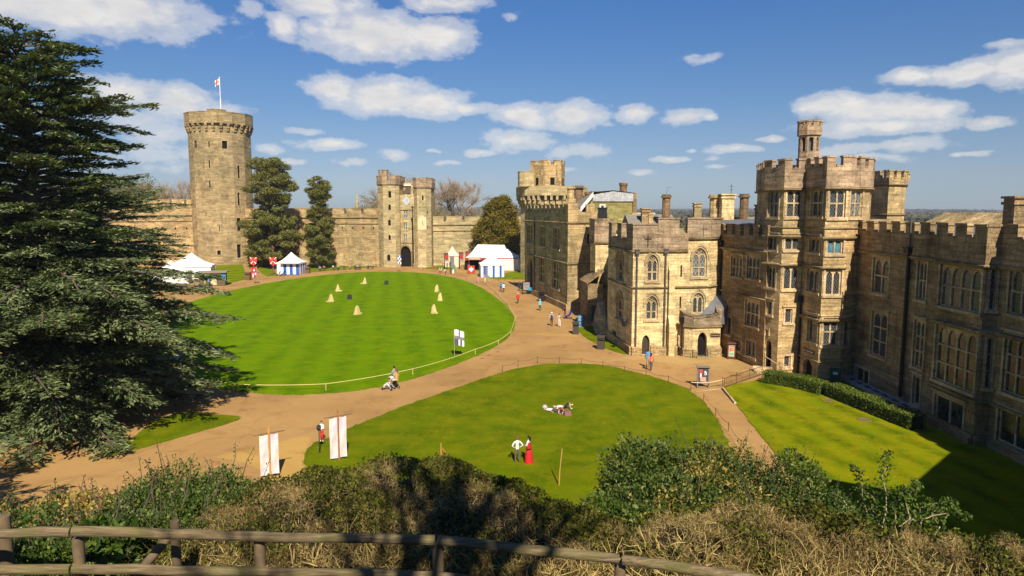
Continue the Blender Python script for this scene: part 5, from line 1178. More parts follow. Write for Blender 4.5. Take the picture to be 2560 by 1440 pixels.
def clump_tree(name, label, X, Y, clumps, mat, bark, seed, leaf=(.5, .16), per=520, trunk=None, flat=.55, group=None, cat='tree'):
    """clumps: (dx, dy, z, r) foliage cushions carried by limbs from one trunk"""
    rs = np.random.RandomState(seed); root = empty(name, (X, Y, 0), 0, label, cat, group); bag = Bag(); wood = MB()
    H = max(c[2] for c in clumps); tr = trunk or .5
    wood.tube([(0, 0, -.2), (.1, 0, H * .35), (-.1, .1, H * .7), (.1, 0, H * .97)], [tr * 1.2, tr, tr * .6, .06], 8)
    for (dx, dy, z, r) in clumps:
        zb = max(.5, z - r * .4 - abs(dx) * .35); wood.tube([(0, 0, zb), (dx * .5, dy * .5, zb + (z - zb) * .35), (dx, dy, z - r * .1)], [tr * .32, tr * .2, .03], 5)
        n = int(per * (r / 2.2) ** 2); u = unit(rs.normal(size=(n, 3))); rad = r * rs.uniform(.55, 1.08, n) ** .6
        lob = 1 + .22 * np.sin(u[:, 0] * 5 + seed + dx) * np.cos(u[:, 1] * 6 + z) + .15 * rs.normal(size=n) * .6
        p = u * (rad * lob)[:, None] * np.array([1, 1, flat]) + np.array([dx, dy, z])
        a = u * np.array([1, 1, .4]) + rs.normal(size=(n, 3)) * .7 + np.array([0, 0, .3])
        v, q = leaf_quads(p, a, rs.uniform(.7, 1.3, n) * leaf[0], rs.uniform(.7, 1.3, n) * leaf[1], rs); bag.add(v, q)
    wood.build('trunk', bark, root); bag.build('crown', mat, root); return root
def cushions(rs, H, zl, prof, n, rr):
    out = []
    for k in range(n):
        z = zl + (H - zl) * ((k + rs.rand()) / n); R_ = np.interp(z, [p[0] for p in prof], [p[1] for p in prof]); az = k * 2.4 + rs.rand()
        d = R_ * rs.uniform(.25, .85); r = rs.uniform(*rr) * (.65 + .5 * R_ / max(p[1] for p in prof)); out.append((d * math.cos(az), d * math.sin(az), z, min(r, max(.9, R_ * .75))))
    return out
rs = np.random.RandomState(2)
p1 = AT(682, 640, 171)
clump_tree('pine_tree', 'tall broad pine with layered dark foliage right of the round tower', p1[0], 171, cushions(rs, 27.0, 2.5, [(1, 6.8), (6, 7.6), (12, 7.2), (15.5, 5.2), (18, 5.4), (22, 5.8), (25, 4.4), (27.5, 2.2)], 74, (1.1, 2.5)), M_pine, M_barkr, 5, (.62, .17), 1100, .6, .42)
p2 = AT(798, 640, 170)
clump_tree('pine_tree', 'slimmer pine with a gap-toothed crown left of the gatehouse wall', p2[0], 170, cushions(rs, 22.2, 1.5, [(1, 3.8), (5, 4.2), (10, 4.0), (13, 3.0), (15.2, 1.7), (17, 2.8), (20, 3.3), (22.5, 1.8)], 50, (.9, 1.8)), M_pine, M_barkr, 6, (.6, .16), 1300, .45, .45)
p3 = AT(640, 640, 176)
clump_tree('pine_tree', 'lower spreading dark tree at the foot of the round tower', p3[0] + 2, 176, cushions(rs, 9.5, 1.0, [(0, 4.5), (4, 5.5), (8, 4.0), (10, 2)], 26, (1.5, 2.4)), M_pine, M_barkr, 8, (.7, .2), 800, .4, .7)
p4 = AT(1250, 640, 181)
clump_tree('yew_tree', 'large rounded dark olive yew behind the white marquee', p4[0], 181, cushions(rs, 17.3, 1.0, [(0, 6.0), (4, 6.9), (9, 6.8), (13, 5.2), (16, 3.0), (18, 1.3)], 95, (1.4, 2.3)), M_yew, M_bark, 9, (.62, .2), 1000, .6, .85)

def bare_tree(name, label, X, Y, H, spread, seed, z0=0, group=None, bud=None, twigs=5200):
    rs = np.random.RandomState(seed); root = empty(name, (X, Y, z0), 0, label, 'tree', group); wood = MB(); bag = Bag(); ends = []
    def grow(p, d, l, r, lev):
        q = [p]; dd = d
        for k in range(3): dd = unit(dd + rs.normal(size=3) * .13 + np.array([0, 0, .05])); q.append(q[-1] + dd * l / 3)
        wood.tube([tuple(x) for x in q], list(np.linspace(r, r * .6, 4)), 5 if lev else 8, cap=False)
        if lev >= 3: ends.append((q[2], dd)); ends.append((q[3], dd)); return
        m = (5, 4, 4)[lev]
        for i in range(m):
            az = 2 * math.pi * (i + rs.rand()) / m; ti = rs.uniform(.35, .95) * spread; pp = unit(np.cross(dd, np.array([math.cos(az), math.sin(az), .01])))
            nd = unit(dd * math.cos(ti) + pp * math.sin(ti)); grow(q[2] + (q[3] - q[2]) * rs.uniform(-.5, 1), nd, l * rs.uniform(.6, .8), r * .55, lev + 1)
    grow(np.array([0, 0, -.2]), np.array([0, 0, 1.]), H * .36, H * .022, 0)
    e = np.array([x[0] for x in ends]); ed = np.array([x[1] for x in ends]); i = rs.randint(0, len(e), twigs)
    v, q, P, D = ribbons(e[i] + rs.normal(size=(twigs, 3)) * .25, ed[i] + rs.normal(size=(twigs, 3)) * .65, rs.uniform(.05, .12, twigs) * H, np.full(twigs, H * .0022), rs, 3, .7, .25)
    bag.add(v, q); wood.build('trunk', M_barkp, root); bag.build('twigs', M_twig, root)
    if bud:
        b2 = Bag(); n = bud; j = rs.randint(0, twigs, n); c = P[3][j] + rs.normal(size=(n, 3)) * .3; v, q = leaf_quads(c, rs.normal(size=(n, 3)), .5, .3, rs); b2.add(v, q); b2.build('leaves', M_bud, root)
    return root
def at_x(px, Y): return AT(px, 600, Y)[0]
bare_tree('bare_tree', 'wide bare winter tree behind the wall right of the gatehouse', at_x(1137, 262), 262, 32, .85, 3, twigs=4200)
bare_tree('bare_tree', 'bare tree seen through the gap between the gatehouse turrets', at_x(1026, 215), 215, 31, .8, 5, twigs=3500)
bare_tree('bare_tree', 'thin bare tree left of the round tower', at_x(455, 240), 240, 29, .85, 6, twigs=3500)
bare_tree('bare_tree', 'hazy bare tree above the left castle wall', at_x(415, 250), 250, 29, .95, 7, twigs=3500)
bare_tree('budding_tree', 'yellow green budding tree behind the left cedar branches', at_x(335, 215), 215, 29, 1.0, 8, bud=6500)
bare_tree('budding_tree', 'budding tree just left of the gatehouse', at_x(930, 230), 230, 22, 1.0, 9, bud=3500, twigs=2500)
bare_tree('bare_tree', 'low bare tree between the gatehouse and the wide bare tree', at_x(1088, 240), 240, 21, 1.0, 12, twigs=2600, bud=1200)
bare_tree('bare_tree', 'small bare tree right of the wide bare tree', at_x(1182, 290), 290, 23, 1.0, 13, twigs=2600)
bare_tree('bare_tree', 'bare tree just right of the round tower, behind the broad pine', at_x(645, 230), 230, 20, .9, 14, twigs=2600)

# far woods and roofs on the skyline
def far_woods():
    rs = np.random.RandomState(31); bag = Bag(); n = 15000
    Y = 330 + rs.rand(n) ** 1.4 * 4200; X = (rs.rand(n) * 2 - 1) * (Y * 1.0 + 60)
    keep = (np.sin(X * .011 + Y * .004) + np.sin(X * .004 - Y * .009) + rs.normal(size=n) * .5) > -.1; X, Y = X[keep], Y[keep]
    n = len(X); k = np.clip((Y - 420) / 900, 0, 1)
    base = np.where(Y > 420, -7 * k + np.maximum(0, (Y - 1300) / 2600) * (17 + 9 * np.sin(X * .0011 + .6) + 6 * np.sin(X * .0031 + 2) + np.where(X < -200, 14, 0) * np.exp(-((X + 1100) / 900) ** 2)), 0)
    for rep in range(9):
        s = np.clip(Y / 130, 2.2, 9)
        c = np.stack([X + rs.normal(size=n) * s * .8, Y + rs.normal(size=n) * s, base + s * rs.uniform(.2, 1.5, n)], 1)
        v, q = leaf_quads(c, rs.normal(size=(n, 3)), s * 1.3, s * .9, rs); bag.add(v, q)
    o = bag.build('far_woods', foliage('far_woodland', [(0.035, 0.042, 0.02), (0.07, 0.075, 0.035), (0.12, 0.10, 0.06)], 0, .9, .05, .02), None); tag(o, 'far belt of hazy woodland on the skyline', 'woodland', kind='stuff')
far_woods()
M_fr = plain('far_render', (.6, .56, .5), .9); M_ft = plain('far_roof_tile', (.28, .15, .10), .9)
for k, (px_, Y_, w_) in enumerate(((1165, 520, 16), (1182, 560, 20), (1150, 600, 14), (1198, 640, 22), (1105, 620, 15))):
    x = at_x(px_, Y_); h = empty('far_house', (x, Y_, -2.6), .3 * k, ('white house with a dark red roof', 'long white shed', 'cream house', 'wide pale warehouse', 'small brick roofed house')[k] + ' far beyond the wall, ' + ('below the bare tree', 'left of the yew top', 'behind the wide bare tree', 'nearest the yew', 'close right of the gatehouse')[k], 'house', 'distant houses')
    mb = MB(); mb.box((0, 0, 3.5), (w_, 8, 7)); mb.build('wall', M_fr, h); mb = MB(); gable_roof(mb, -w_ / 2 - .4, w_ / 2 + .4, -4.4, 4.4, 7.01, 10); mb.build('roof', M_ft if k % 2 == 0 else M_lead, h)
# ================================================================ foreground: fence, hedges and shrubs on the mound
M_rail = None
def rail_mat():
    m, t, b = nt('weathered_rail_wood'); ob = t.nodes.new('ShaderNodeTexCoord').outputs['Object']
    g = noise(t, vscale(t, ob, (1.2, 14, 14)), 1.6, 6, .7, .3); n2 = noise(t, ob, 1.7, 3); n3 = noise(t, vscale(t, ob, (2, 40, 40)), 1.2, 3, .6)
    c = ramp(t, g.outputs[0], [(.28, (.045, .032, .018)), (.5, (.15, .11, .058)), (.72, (.27, .21, .12))]).outputs[0]
    c = mix(t, c, (.13, .135, .03), mth(t, 'MULTIPLY', ramp(t, n2.outputs[0], [(.5, 0), (.7, 1)]).outputs[0], .55)); c = mix(t, c, (.02, .015, .01), ramp(t, n3.outputs[0], [(.66, 0), (.74, .7)]).outputs[0])
    L(t, c, b.inputs[0]); b.inputs['Roughness'].default_value = .9; bump(t, b, mth(t, 'ADD', g.outputs[0], n3.outputs[0]), .6, .02); return m
M_rail = rail_mat(); M_post = plain('post_wood', (.15, .105, .058), .9, var=.4, vs=4)
fence = empty('rail_fence', AT(640, 1340, 8.0), 0, 'rustic fence of half round timber rails on short posts in the foreground', 'fence')
fo = Vector(fence.location)
def railpts(pts): return [Vector(AT(x, y, Y)) for x, y, Y in pts]
def rail(pts, r, name='rail'):
    P = railpts(pts); rn = random.Random(int(pts[0][1])); Q = []
    for a, b in zip(P[:-1], P[1:]):
        k = max(2, int((b - a).length / .35))
        for i in range(k): Q.append(a.lerp(b, i / k) + Vector((0, rn.uniform(-.008, .008), rn.uniform(-.010, .010))))
    Q.append(P[-1]); mb = MB(); n = 10; vs = []
    for i, p in enumerate(Q):
        d = (Q[min(i + 1, len(Q) - 1)] - Q[max(i - 1, 0)]).normalized(); s = d.cross(Vector((0, 0, 1))).normalized(); u = s.cross(d); rr = r * rn.uniform(.95, 1.05)
        for k in range(n):
            q = 2 * math.pi * k / n; vs.append(tuple(p - fo + s * math.cos(q) * rr * .8 + u * max(-.75, math.sin(q)) * rr))
    fs = [(i * n + (k + 1) % n, i * n + k, (i + 1) * n + k, (i + 1) * n + (k + 1) % n) for i in range(len(Q) - 1) for k in range(n)]
    mb.add(vs, fs, 0, True); mb.add(vs, [tuple(range(n - 1, -1, -1)), tuple(range(len(vs) - n, len(vs)))]); return mb.build(name, M_rail, fence)
rail([(-420, 1340, 7.9), (177, 1331, 8.0)], .069); rail([(183, 1328, 8.0), (640, 1343, 8.05), (1088, 1351, 8.0)], .069); rail([(1095, 1352, 8.0), (1548, 1398, 7.7)], .068); rail([(1556, 1400, 7.68), (1850, 1444, 7.3), (2300, 1530, 6.8)], .068)
rail([(-420, 1424, 7.9), (177, 1424, 8.0)], .069); rail([(183, 1422, 8.0), (640, 1430, 8.05), (1088, 1442, 8.0)], .069); rail([(1095, 1444, 8.0), (1548, 1490, 7.7)], .068)
for x, y, Y in ((190, 1340, 8.06), (646, 1350, 8.11), (1094, 1358, 8.08), (1551, 1408, 7.76), (-230, 1345, 8.0)):
    p = Vector(AT(x, y, Y)) - fo; g = mound_h(p.x + fo.x, Y) - fo.z - .3; mb = MB(); mb.tube([(p.x, p.y + .03, g), (p.x, p.y + .03, p.z - .02)], .07, 9); mb.build('post', M_post, fence)
a = AT(436, 1302, 8.6); mb = MB(); mb.tube([(a[0], 8.6, mound_h(a[0], 8.6) - .3), (a[0], 8.6, a[2])], .06, 9)
st = empty('stake_post', a, 0, 'short round timber post with a diagonal brace just behind the rail fence', 'post'); o = mb.build('post', M_post, st); 
for v in o.data.vertices: v.co -= Vector(a)
b0 = Vector(AT(432, 1330, 8.62)); b1 = Vector(AT(340, 1440, 8.35)); mb = MB(); mb.tube([b0 - Vector(a), b1 - Vector(a)], .06, 9); mb.build('brace', M_post, st)
a = AT(8, 1290, 8.7); mb = MB(); mb.tube([(0, 0, -1.4), (0, 0, 0)], .085, 9); o = mb.build('stake_post', M_post, None, a); tag(o, 'round timber post top at the far left behind the rail fence', 'post')

def hedge(name, label, spine, seed, ntw=26000, stem_n=70, leafy=0.46, big=1.0):
    """spine: (x, near y, far y, top z); twiggy clipped hedge, its stems bare on the near side"""
    rs = np.random.RandomState(seed); xs = [s[0] for s in spine]; root = empty(name, (0, 0, 0), 0, label, 'hedge')
    ip = lambda x, k: np.interp(x, xs, [s[k] for s in spine])
    def lump(x, y): return .08 * np.sin(x * 2.3 + seed) * np.cos(y * 2.9) + .06 * np.sin(x * 5.1 + y * 3.7) + .045 * np.sin(x * 9.0 - y * 8)
    def top(x, y):
        yn, yf, z = ip(x, 1), ip(x, 2), ip(x, 3); q = np.clip((y - yn) / (yf - yn), 0, 1)
        e = np.minimum(q, 1 - q) * (yf - yn); return z - .55 * np.exp(-e / .35) - (1 - q) * .10 + lump(x, y)
    gz = lambda x, y: np.maximum(0, 12.3 - np.maximum(0, np.hypot(x * .8, y + 12) - 13) * .47)
    bag = Bag(); lv = Bag(); sb = Bag()
    # dense brush of short twig ends over the clipped top and the upper half of the near side
    n = int(ntw * 2.0); x = rs.uniform(xs[0], xs[-1], n); q = rs.rand(n); yn, yf = ip(x, 1), ip(x, 2); y = yn + (yf - yn) * q
    near = rs.rand(n) < .30; y = np.where(near, yn + rs.exponential(.10, n) - .02, y); g = gz(x, y); T = top(x, y)
    z = np.where(near, g + (T - g) * (1 - rs.exponential(.19, n).clip(0, .9)), T - .10 - rs.exponential(.09, n)); z = np.maximum(z, g + .05)
    cl = np.sin(x * 6.3 + y * 1.7 + seed) * np.sin(y * 7.1 - x * 2.2) + .7 * np.sin(x * 14.3 - y * 9.7) * np.sin(y * 15.1 + x * 5.0 + z * 6) + .5 * np.sin(x * 2.1 + z * 4)
    hole = cl < -.25; z = np.where(hole, z - rs.uniform(.08, .3, n), z); keep = ~(hole & (rs.rand(n) < .55)); x, y, z, q, near, yn, yf = [v_[keep] for v_ in (x, y, z, q, near, yn, yf)]; n = len(x)
    e = np.minimum(q, 1 - q) * (yf - yn)
    out = np.stack([rs.normal(size=n) * .25, np.where(near, -.8, np.where(q < .5, -1, 1) * np.exp(-e / .4) * .6), np.where(near, .55, 1.0)], 1)
    p = np.stack([x, y, z], 1); L_ = rs.uniform(.06, .17, n) * big
    v, qd, P, D = ribbons(p, out + rs.normal(size=(n, 3)) * .38, L_, rs.uniform(.005, .0105, n), rs, 3, 1.5, .2); bag.add(v, qd)
    for k in (1, 2):
        v, qd, P2, D2 = ribbons(P[k], D[k] + rs.normal(size=(n, 3)) * .9, L_ * .55, rs.uniform(.0035, .007, n), rs, 2, 1.3, .2); bag.add(v, qd)
    # longer crooked twigs deeper down
    n = int(ntw * .22); x = rs.uniform(xs[0], xs[-1], n); yn = ip(x, 1); y = yn + rs.exponential(.25, n); g = gz(x, y); T = top(x, y); z = g + (T - g) * rs.uniform(.1, .9, n)
    v, qd, P, D = ribbons(np.stack([x, y, z], 1), rs.normal(size=(n, 3)) * np.array([.8, .5, .5]) + np.array([0, -.2, .5]), rs.uniform(.2, .45, n), rs.uniform(.007, .015, n), rs, 4, 2.2, .2); bag.add(v, qd)
    v, qd, P2, D2 = ribbons(P[2], D[2] + rs.normal(size=(n, 3)) * .9, rs.uniform(.12, .25, n), rs.uniform(.005, .009, n), rs, 3, 1.6, .2); bag.add(v, qd)
    # solid dark hull added behind the twigs for an opaque, shaded-looking interior
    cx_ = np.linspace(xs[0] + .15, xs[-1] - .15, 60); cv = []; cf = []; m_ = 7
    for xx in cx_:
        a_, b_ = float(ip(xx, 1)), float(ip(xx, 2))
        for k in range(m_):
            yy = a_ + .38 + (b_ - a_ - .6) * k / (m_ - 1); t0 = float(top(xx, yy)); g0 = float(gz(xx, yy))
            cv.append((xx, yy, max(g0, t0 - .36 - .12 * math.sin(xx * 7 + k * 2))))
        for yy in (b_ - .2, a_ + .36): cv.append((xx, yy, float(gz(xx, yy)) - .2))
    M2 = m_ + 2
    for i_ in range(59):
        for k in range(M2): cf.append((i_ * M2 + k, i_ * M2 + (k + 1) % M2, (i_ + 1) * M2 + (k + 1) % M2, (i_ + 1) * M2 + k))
    np_mesh('dark_hull', cv, cf, plain('dark_hull_brown', (.030, .022, .010), 1, var=.5, vs=14), root)
    # bare stems on the near side
    w = MB(); m = stem_n; sx = rs.uniform(xs[0] + .1, xs[-1] - .1, m)
    for xx in sx:
        y0 = float(ip(xx, 1)) + rs.uniform(.05, .5); g0 = float(gz(xx, y0)); t0 = float(top(xx, y0 + .15)); hgt = max(.4, t0 - g0)
        for rep in range(rs.randint(2, 4)):
            q = [np.array([xx + rs.normal() * .05, y0, g0 - .1])]; dd = np.array([rs.normal() * .35, rs.normal() * .2 - .05, 1.])
            for k in range(6): dd = unit(dd + rs.normal(size=3) * np.array([.38, .25, .12])); q.append(q[-1] + dd * hgt * .18)
            r0 = rs.uniform(.013, .034); w.tube([tuple(c) for c in q], list(np.linspace(r0, r0 * .35, 7)), 5, cap=False)
            for f in range(5):
                k = rs.randint(2, 6); e = [q[k]]; d2 = unit(dd + rs.normal(size=3) * .9)
                for s in range(4): d2 = unit(d2 + rs.normal(size=3) * .4 + np.array([0, 0, .1])); e.append(e[-1] + d2 * rs.uniform(.06, .14))
                w.tube([tuple(c) for c in e], list(np.linspace(r0 * .45, .004, 5)), 4, cap=False)
    # living leaf patches
    n = int(ntw * 1.3); x = rs.uniform(xs[0], xs[-1], n); yn, yf = ip(x, 1), ip(x, 2); y = yn + (yf - yn) * rs.rand(n)
    pat = np.sin(x * 1.7 + seed * 2) * np.cos(y * 2.1 + seed) + .6 * np.sin(x * 3.9 + y * 2.3) + rs.normal(size=n) * .35; k = pat > (1 - leafy * 2); far_ = rs.rand(n) < .22; k |= far_ & ((y - yn) / (yf - yn) > .7)
    x, y = x[k], y[k]; n = len(x); p = np.stack([x, y, top(x, y) - rs.exponential(.07, n) + .05], 1)
    v, qd = leaf_quads(p, rs.normal(size=(n, 3)) + np.array([0, -.3, .8]), rs.uniform(.035, .07, n) * 1.25, rs.uniform(.02, .04, n) * 1.3, rs); lv.add(v, qd)
    o = bag.build('twigs', M_hedge, root); tag(o, kind=None); w.build('stems', M_stem, root); lv.build('leaves', M_moss, root); return root
hedge('twiggy_hedge', 'dry brown twiggy hedge with bare pale stems behind the fence, on the left and middle', [(-5.6, 9.3, 10.6, 9.0), (-4.9, 9.2, 11.6, 9.3), (-3.8, 9.2, 12.5, 9.45), (-2.4, 9.2, 12.9, 9.52), (-1.0, 9.2, 12.9, 9.50), (.0, 9.2, 12.2, 9.42), (.6, 9.1, 11.6, 9.34), (1.2, 9.1, 11.2, 9.30), (2.0, 9.0, 10.6, 9.22), (2.6, 8.9, 10.2, 9.12)], 3, 26000, 170)
hedge('twiggy_hedge', 'dry brown twiggy hedge on the right, clipped flat and sloping down to the right', [(1.6, 8.5, 9.7, 9.55), (2.2, 8.3, 10.0, 9.88), (3.2, 8.2, 10.2, 9.90), (4.2, 8.1, 10.0, 9.84), (5.2, 8.0, 9.8, 9.72), (6.2, 7.9, 9.7, 9.60), (7.2, 7.8, 9.6, 9.56), (8.8, 7.6, 9.4, 9.52)], 8, 24000, 170, .2)

def shrub(name, label, lumps, mats, seed, leaf=(.09, .045), per=2600, shoots=10, cat='shrub', stem_to_ground=True, shoot_h=.5):
    """lumps: (x, y, z, r). leaves sit in a deep shell round each lump; mats: [(material, share)]"""
    rs = np.random.RandomState(seed); x0 = np.mean([l[0] for l in lumps]); y0 = np.mean([l[1] for l in lumps]); root = empty(name, (x0, y0, max(0, mound_h(x0, y0))), 0, label, cat)
    off = np.array(root.location); w = MB(); bags = [Bag() for _ in mats]; cum = np.cumsum([m[1] for m in mats])
    def put(p, a, s):
        n = len(p); k = np.searchsorted(cum, np.clip(rs.rand(n) * .55 + .45 * (.5 + .5 * np.sin(p[:, 0] * 2.9 + seed) * np.cos(p[:, 1] * 2.3 + p[:, 2] * 3.1)), 0, .999) * cum[-1])
        for i, b in enumerate(bags):
            m = k == i
            if m.any(): v, q = leaf_quads(p[m] - off, a[m], s[m] * leaf[0] / .09 * .09, s[m] * leaf[1], rs); b.add(v, q)
    for (x, y, z, r) in lumps:
        n = int(per * r * r / .5); u = unit(rs.normal(size=(n, 3))); lob = 1 + .16 * np.sin(u[:, 0] * 6 + seed) * np.cos(u[:, 2] * 7 + x * 3) + .10 * np.sin(u[:, 1] * 13 + u[:, 0] * 11)
        p = np.array([x, y, z]) + u * (r * lob * rs.uniform(.5, 1.06, n) ** .5)[:, None] * np.array([1, 1, .92])
        put(p, u + rs.normal(size=(n, 3)) * .8, rs.lognormal(-.05, .38, n) * (leaf[0] / .09))
        g = mound_h(x, y); w.tube([(x - off[0], y - off[1], g - off[2] - .2), (x - off[0] + .1, y - off[1], z - r * .3 - off[2])], [.035, .018], 5)
        for _ in range(shoots):
            uu = unit(rs.normal(size=3) * np.array([.7, .7, .3]) + np.array([0, 0, 1.])); b = np.array([x, y, z]) + uu * r * .85; e = b + (uu + np.array([0, 0, .8])) * rs.uniform(.3, 1) * shoot_h
            w.tube([tuple(b - off), tuple((b + e) / 2 - off + rs.normal(size=3) * .03), tuple(e - off)], [.012, .008, .004], 4)
            m = int(22 * shoot_h); tt = rs.rand(m) ** .7; pp = b + (e - b) * tt[:, None] + rs.normal(size=(m, 3)) * .035; put(pp, rs.normal(size=(m, 3)) + np.array([0, 0, .6]), rs.uniform(.7, 1.2, m) * (leaf[0] / .09))
    w.build('stems', M_bark, root)
    for b, (m, _) in zip(bags, mats):
        if b.V: b.build('leaves', m, root)
    return root
def L3(px, py, Y, r): x, y, z = AT(px, py, Y); return (x, y, z - r, r)
shrub('laurel_shrub', 'big dark green shrub with tall shoots and a few orange leaves, left of the hedge', [L3(440, 1165, 12.5, 1.0), L3(540, 1170, 12.6, .8), L3(380, 1195, 12.0, .8), L3(470, 1225, 11.2, .85), L3(570, 1215, 12.0, .7), L3(330, 1235, 11.3, .7), L3(400, 1265, 10.5, .7), L3(300, 1280, 10.4, .6), L3(480, 1290, 10.0, .55), L3(250, 1300, 10.2, .5)], [(M_holly, .66), (M_laurel, .26), (M_dry, .08)], 21, (.066, .04), 5200, 6)
shrub('dry_leaved_shrub', 'low shrub covered in pale tan leaves at the left edge of the gravel', [L3(240, 1225, 13.0, .5), L3(170, 1228, 13.2, .45), L3(300, 1228, 12.8, .45), L3(205, 1245, 12.4, .5), L3(110, 1240, 13.0, .42), L3(265, 1250, 12.2, .5)], [(M_dry, .3), (M_gold, .5), (M_laurel, .2)], 22, (.08, .05), 3000, 4, shoot_h=.25)
shrub('brown_shrub', 'mixed brown and dark green shrub in the lower left corner', [L3(60, 1262, 11.6, .65), L3(140, 1270, 11.4, .65), L3(-20, 1255, 11.8, .6), L3(210, 1275, 11.0, .6), L3(90, 1295, 10.6, .6), L3(10, 1300, 10.6, .6), L3(180, 1305, 10.2, .5)], [(M_dry, .32), (M_holly, .48), (M_laurel, .2)], 23, (.075, .045), 3200, 3, shoot_h=.2)
shrub('low_green_shrub', 'low mossy green bush below the fence rail at the bottom left', [L3(60, 1350, 9.0, .42), L3(130, 1352, 9.1, .38), L3(0, 1348, 9.0, .4), L3(210, 1352, 9.3, .36), L3(-80, 1350, 9, .4), L3(280, 1350, 9.3, .36), L3(100, 1395, 8.8, .36), L3(240, 1392, 8.9, .36)], [(M_laurel, .55), (M_holly, .3), (M_moss, .15)], 24, (.07, .035), 5200, 2, shoot_h=.15)
shrub('rhododendron', 'small rhododendron with long pale green leaf whorls by the fence post', [L3(232, 1300, 9.4, .2), L3(270, 1330, 9.2, .2), L3(225, 1360, 8.9, .18), L3(300, 1318, 9.4, .2), L3(255, 1385, 8.8, .18)], [(M_laurel, 1.0)], 25, (.15, .045), 1900, 2, shoot_h=.12)
shrub('holly_shrub', 'dense dark green holly with glossy leaves right of the standing couple', [L3(1610, 1090, 16.0, 1.0), L3(1650, 1115, 15.7, .95), L3(1575, 1150, 15.3, .8), L3(1640, 1185, 14.6, .9), L3(1560, 1215, 14.2, .6), L3(1700, 1180, 14.6, .8)], [(M_holly, .9), (M_gold, .1)], 26, (.08, .045), 3800, 3, shoot_h=.25)
shrub('golden_holly_shrub', 'green shrub flecked with golden leaves in front of the narrow path', [L3(1770, 1100, 15.5, .75), L3(1830, 1105, 15.5, .75), L3(1740, 1150, 15, .8), L3(1860, 1150, 15.0, .8), L3(1800, 1165, 14.6, .9), L3(1710, 1215, 14.0, .7), L3(1790, 1230, 13.6, .8), L3(1880, 1225, 13.8, .8), L3(1930, 1250, 13.4, .6)], [(M_gold, .40), (M_holly, .45), (M_laurel, .15)], 27, (.075, .042), 3600, 4, shoot_h=.5)
shrub('holly_shrub', 'dark rounded holly bush at the end of the narrow path', [L3(1995, 1125, 14.5, .6), L3(1990, 1160, 14.3, .75), L3(1955, 1205, 14.0, .7), L3(2030, 1205, 14.0, .7), L3(1990, 1245, 13.4, .8), L3(2080, 1235, 13.6, .55), L3(2050, 1280, 12.8, .6), L3(2130, 1270, 13, .5)], [(M_holly, .92), (M_gold, .08)], 28, (.072, .042), 3800, 4, shoot_h=.3)
shrub('leafy_bush', 'low yellow green bush between the twiggy hedge and the holly', [L3(1500, 1235, 13.4, .45), L3(1560, 1255, 13.0, .5), L3(1470, 1262, 12.6, .4), L3(1620, 1270, 12.4, .45)], [(M_laurel, .8), (M_gold, .2)], 29, (.08, .045), 3000, 3, shoot_h=.2)
def briar():
    rs = np.random.RandomState(5); a = AT(2230, 1290, 11.5); root = empty('briar', a, 0, 'sprawling light green briar with long arching shoots above the right hedge', 'shrub'); w = MB(); bag = Bag(); off = np.array(a)
    for (x0, y0, x1, y1) in ((2150, 1330, 2060, 1225), (2180, 1330, 2120, 1160), (2210, 1330, 2215, 1130), (2240, 1330, 2300, 1205), (2260, 1335, 2330, 1270), (2290, 1330, 2390, 1255), (2300, 1330, 2420, 1290), (2160, 1320, 2010, 1250), (2200, 1320, 2160, 1230), (2230, 1320, 2260, 1220), (2330, 1330, 2350, 1290), (2120, 1320, 2080, 1290)):
        b = np.array(AT(x0, y0, 11.0 + rs.rand() * .6)); e = np.array(AT(x1, y1, 11.3 + rs.rand())); q = [b + (e - b) * k / 6 + np.array([rs.normal() * .05, rs.normal() * .05, .22 * math.sin(math.pi * k / 6) + rs.normal() * .02]) for k in range(7)]
        w.tube([tuple(c - off) for c in q], list(np.linspace(.014, .004, 7)), 4); q = np.array(q); m = 260; s = rs.rand(m); i = np.minimum((s * 6).astype(int), 5); f = (s * 6 - i)[:, None]
        p = q[i] * (1 - f) + q[i + 1] * f + rs.normal(size=(m, 3)) * np.array([.10, .10, .07]) * (1.3 - s[:, None]); v, qd = leaf_quads(p - off, rs.normal(size=(m, 3)) + np.array([0, 0, .3]), rs.uniform(.05, .09, m), rs.uniform(.028, .045, m), rs); bag.add(v, qd)
    w.build('stems', M_barkp, root); bag.build('leaves', M_laurel, root)
briar()
# clipped box hedge along the lawn
def box_hedge(name, label, pts, w_, h_, seed):
    rs = np.random.RandomState(seed); P = [Vector((*G(*p), 0)) for p in pts]; root = empty(name, P[0], 0, label, 'hedge'); bag = Bag(); core = MB()
    for a, b in zip(P[:-1], P[1:]):
        d = (b - a); Ln = d.length; t = d.normalized(); s = Vector((-t.y, t.x, 0)); n = int(Ln * 2300)
        u = rs.uniform(-.15, Ln + .15, n); f = rs.randint(0, 3, n); side = rs.uniform(-1, 1, n)
        o = np.where(f == 0, side, np.where(f == 1, -1, 1)) * w_ / 2; z = np.where(f == 0, h_, rs.uniform(.05, 1, n) * h_)
        o = o + rs.normal(size=n) * .05; z = np.maximum(.03, z + rs.normal(size=n) * .05 + .05 * np.sin(u * 1.9))
        p = np.array(a)[None] - np.array(P[0])[None] + np.array(t)[None] * u[:, None] + np.array(s)[None] * o[:, None]; p[:, 2] = z
        v, q = leaf_quads(p, rs.normal(size=(n, 3)) + np.array([0, 0, .5]), rs.uniform(.07, .14, n), rs.uniform(.04, .08, n), rs); bag.add(v, q)
        c = (a + b) / 2 - P[0]; core.box((c.x, c.y, h_ * .45), (Ln, w_ * .82, h_ * .86), math.atan2(t.y, t.x))
    bag.build('leaves', M_box, root); core.build('branches', plain('hedge_core', (.02, .025, .008), 1), root); return root
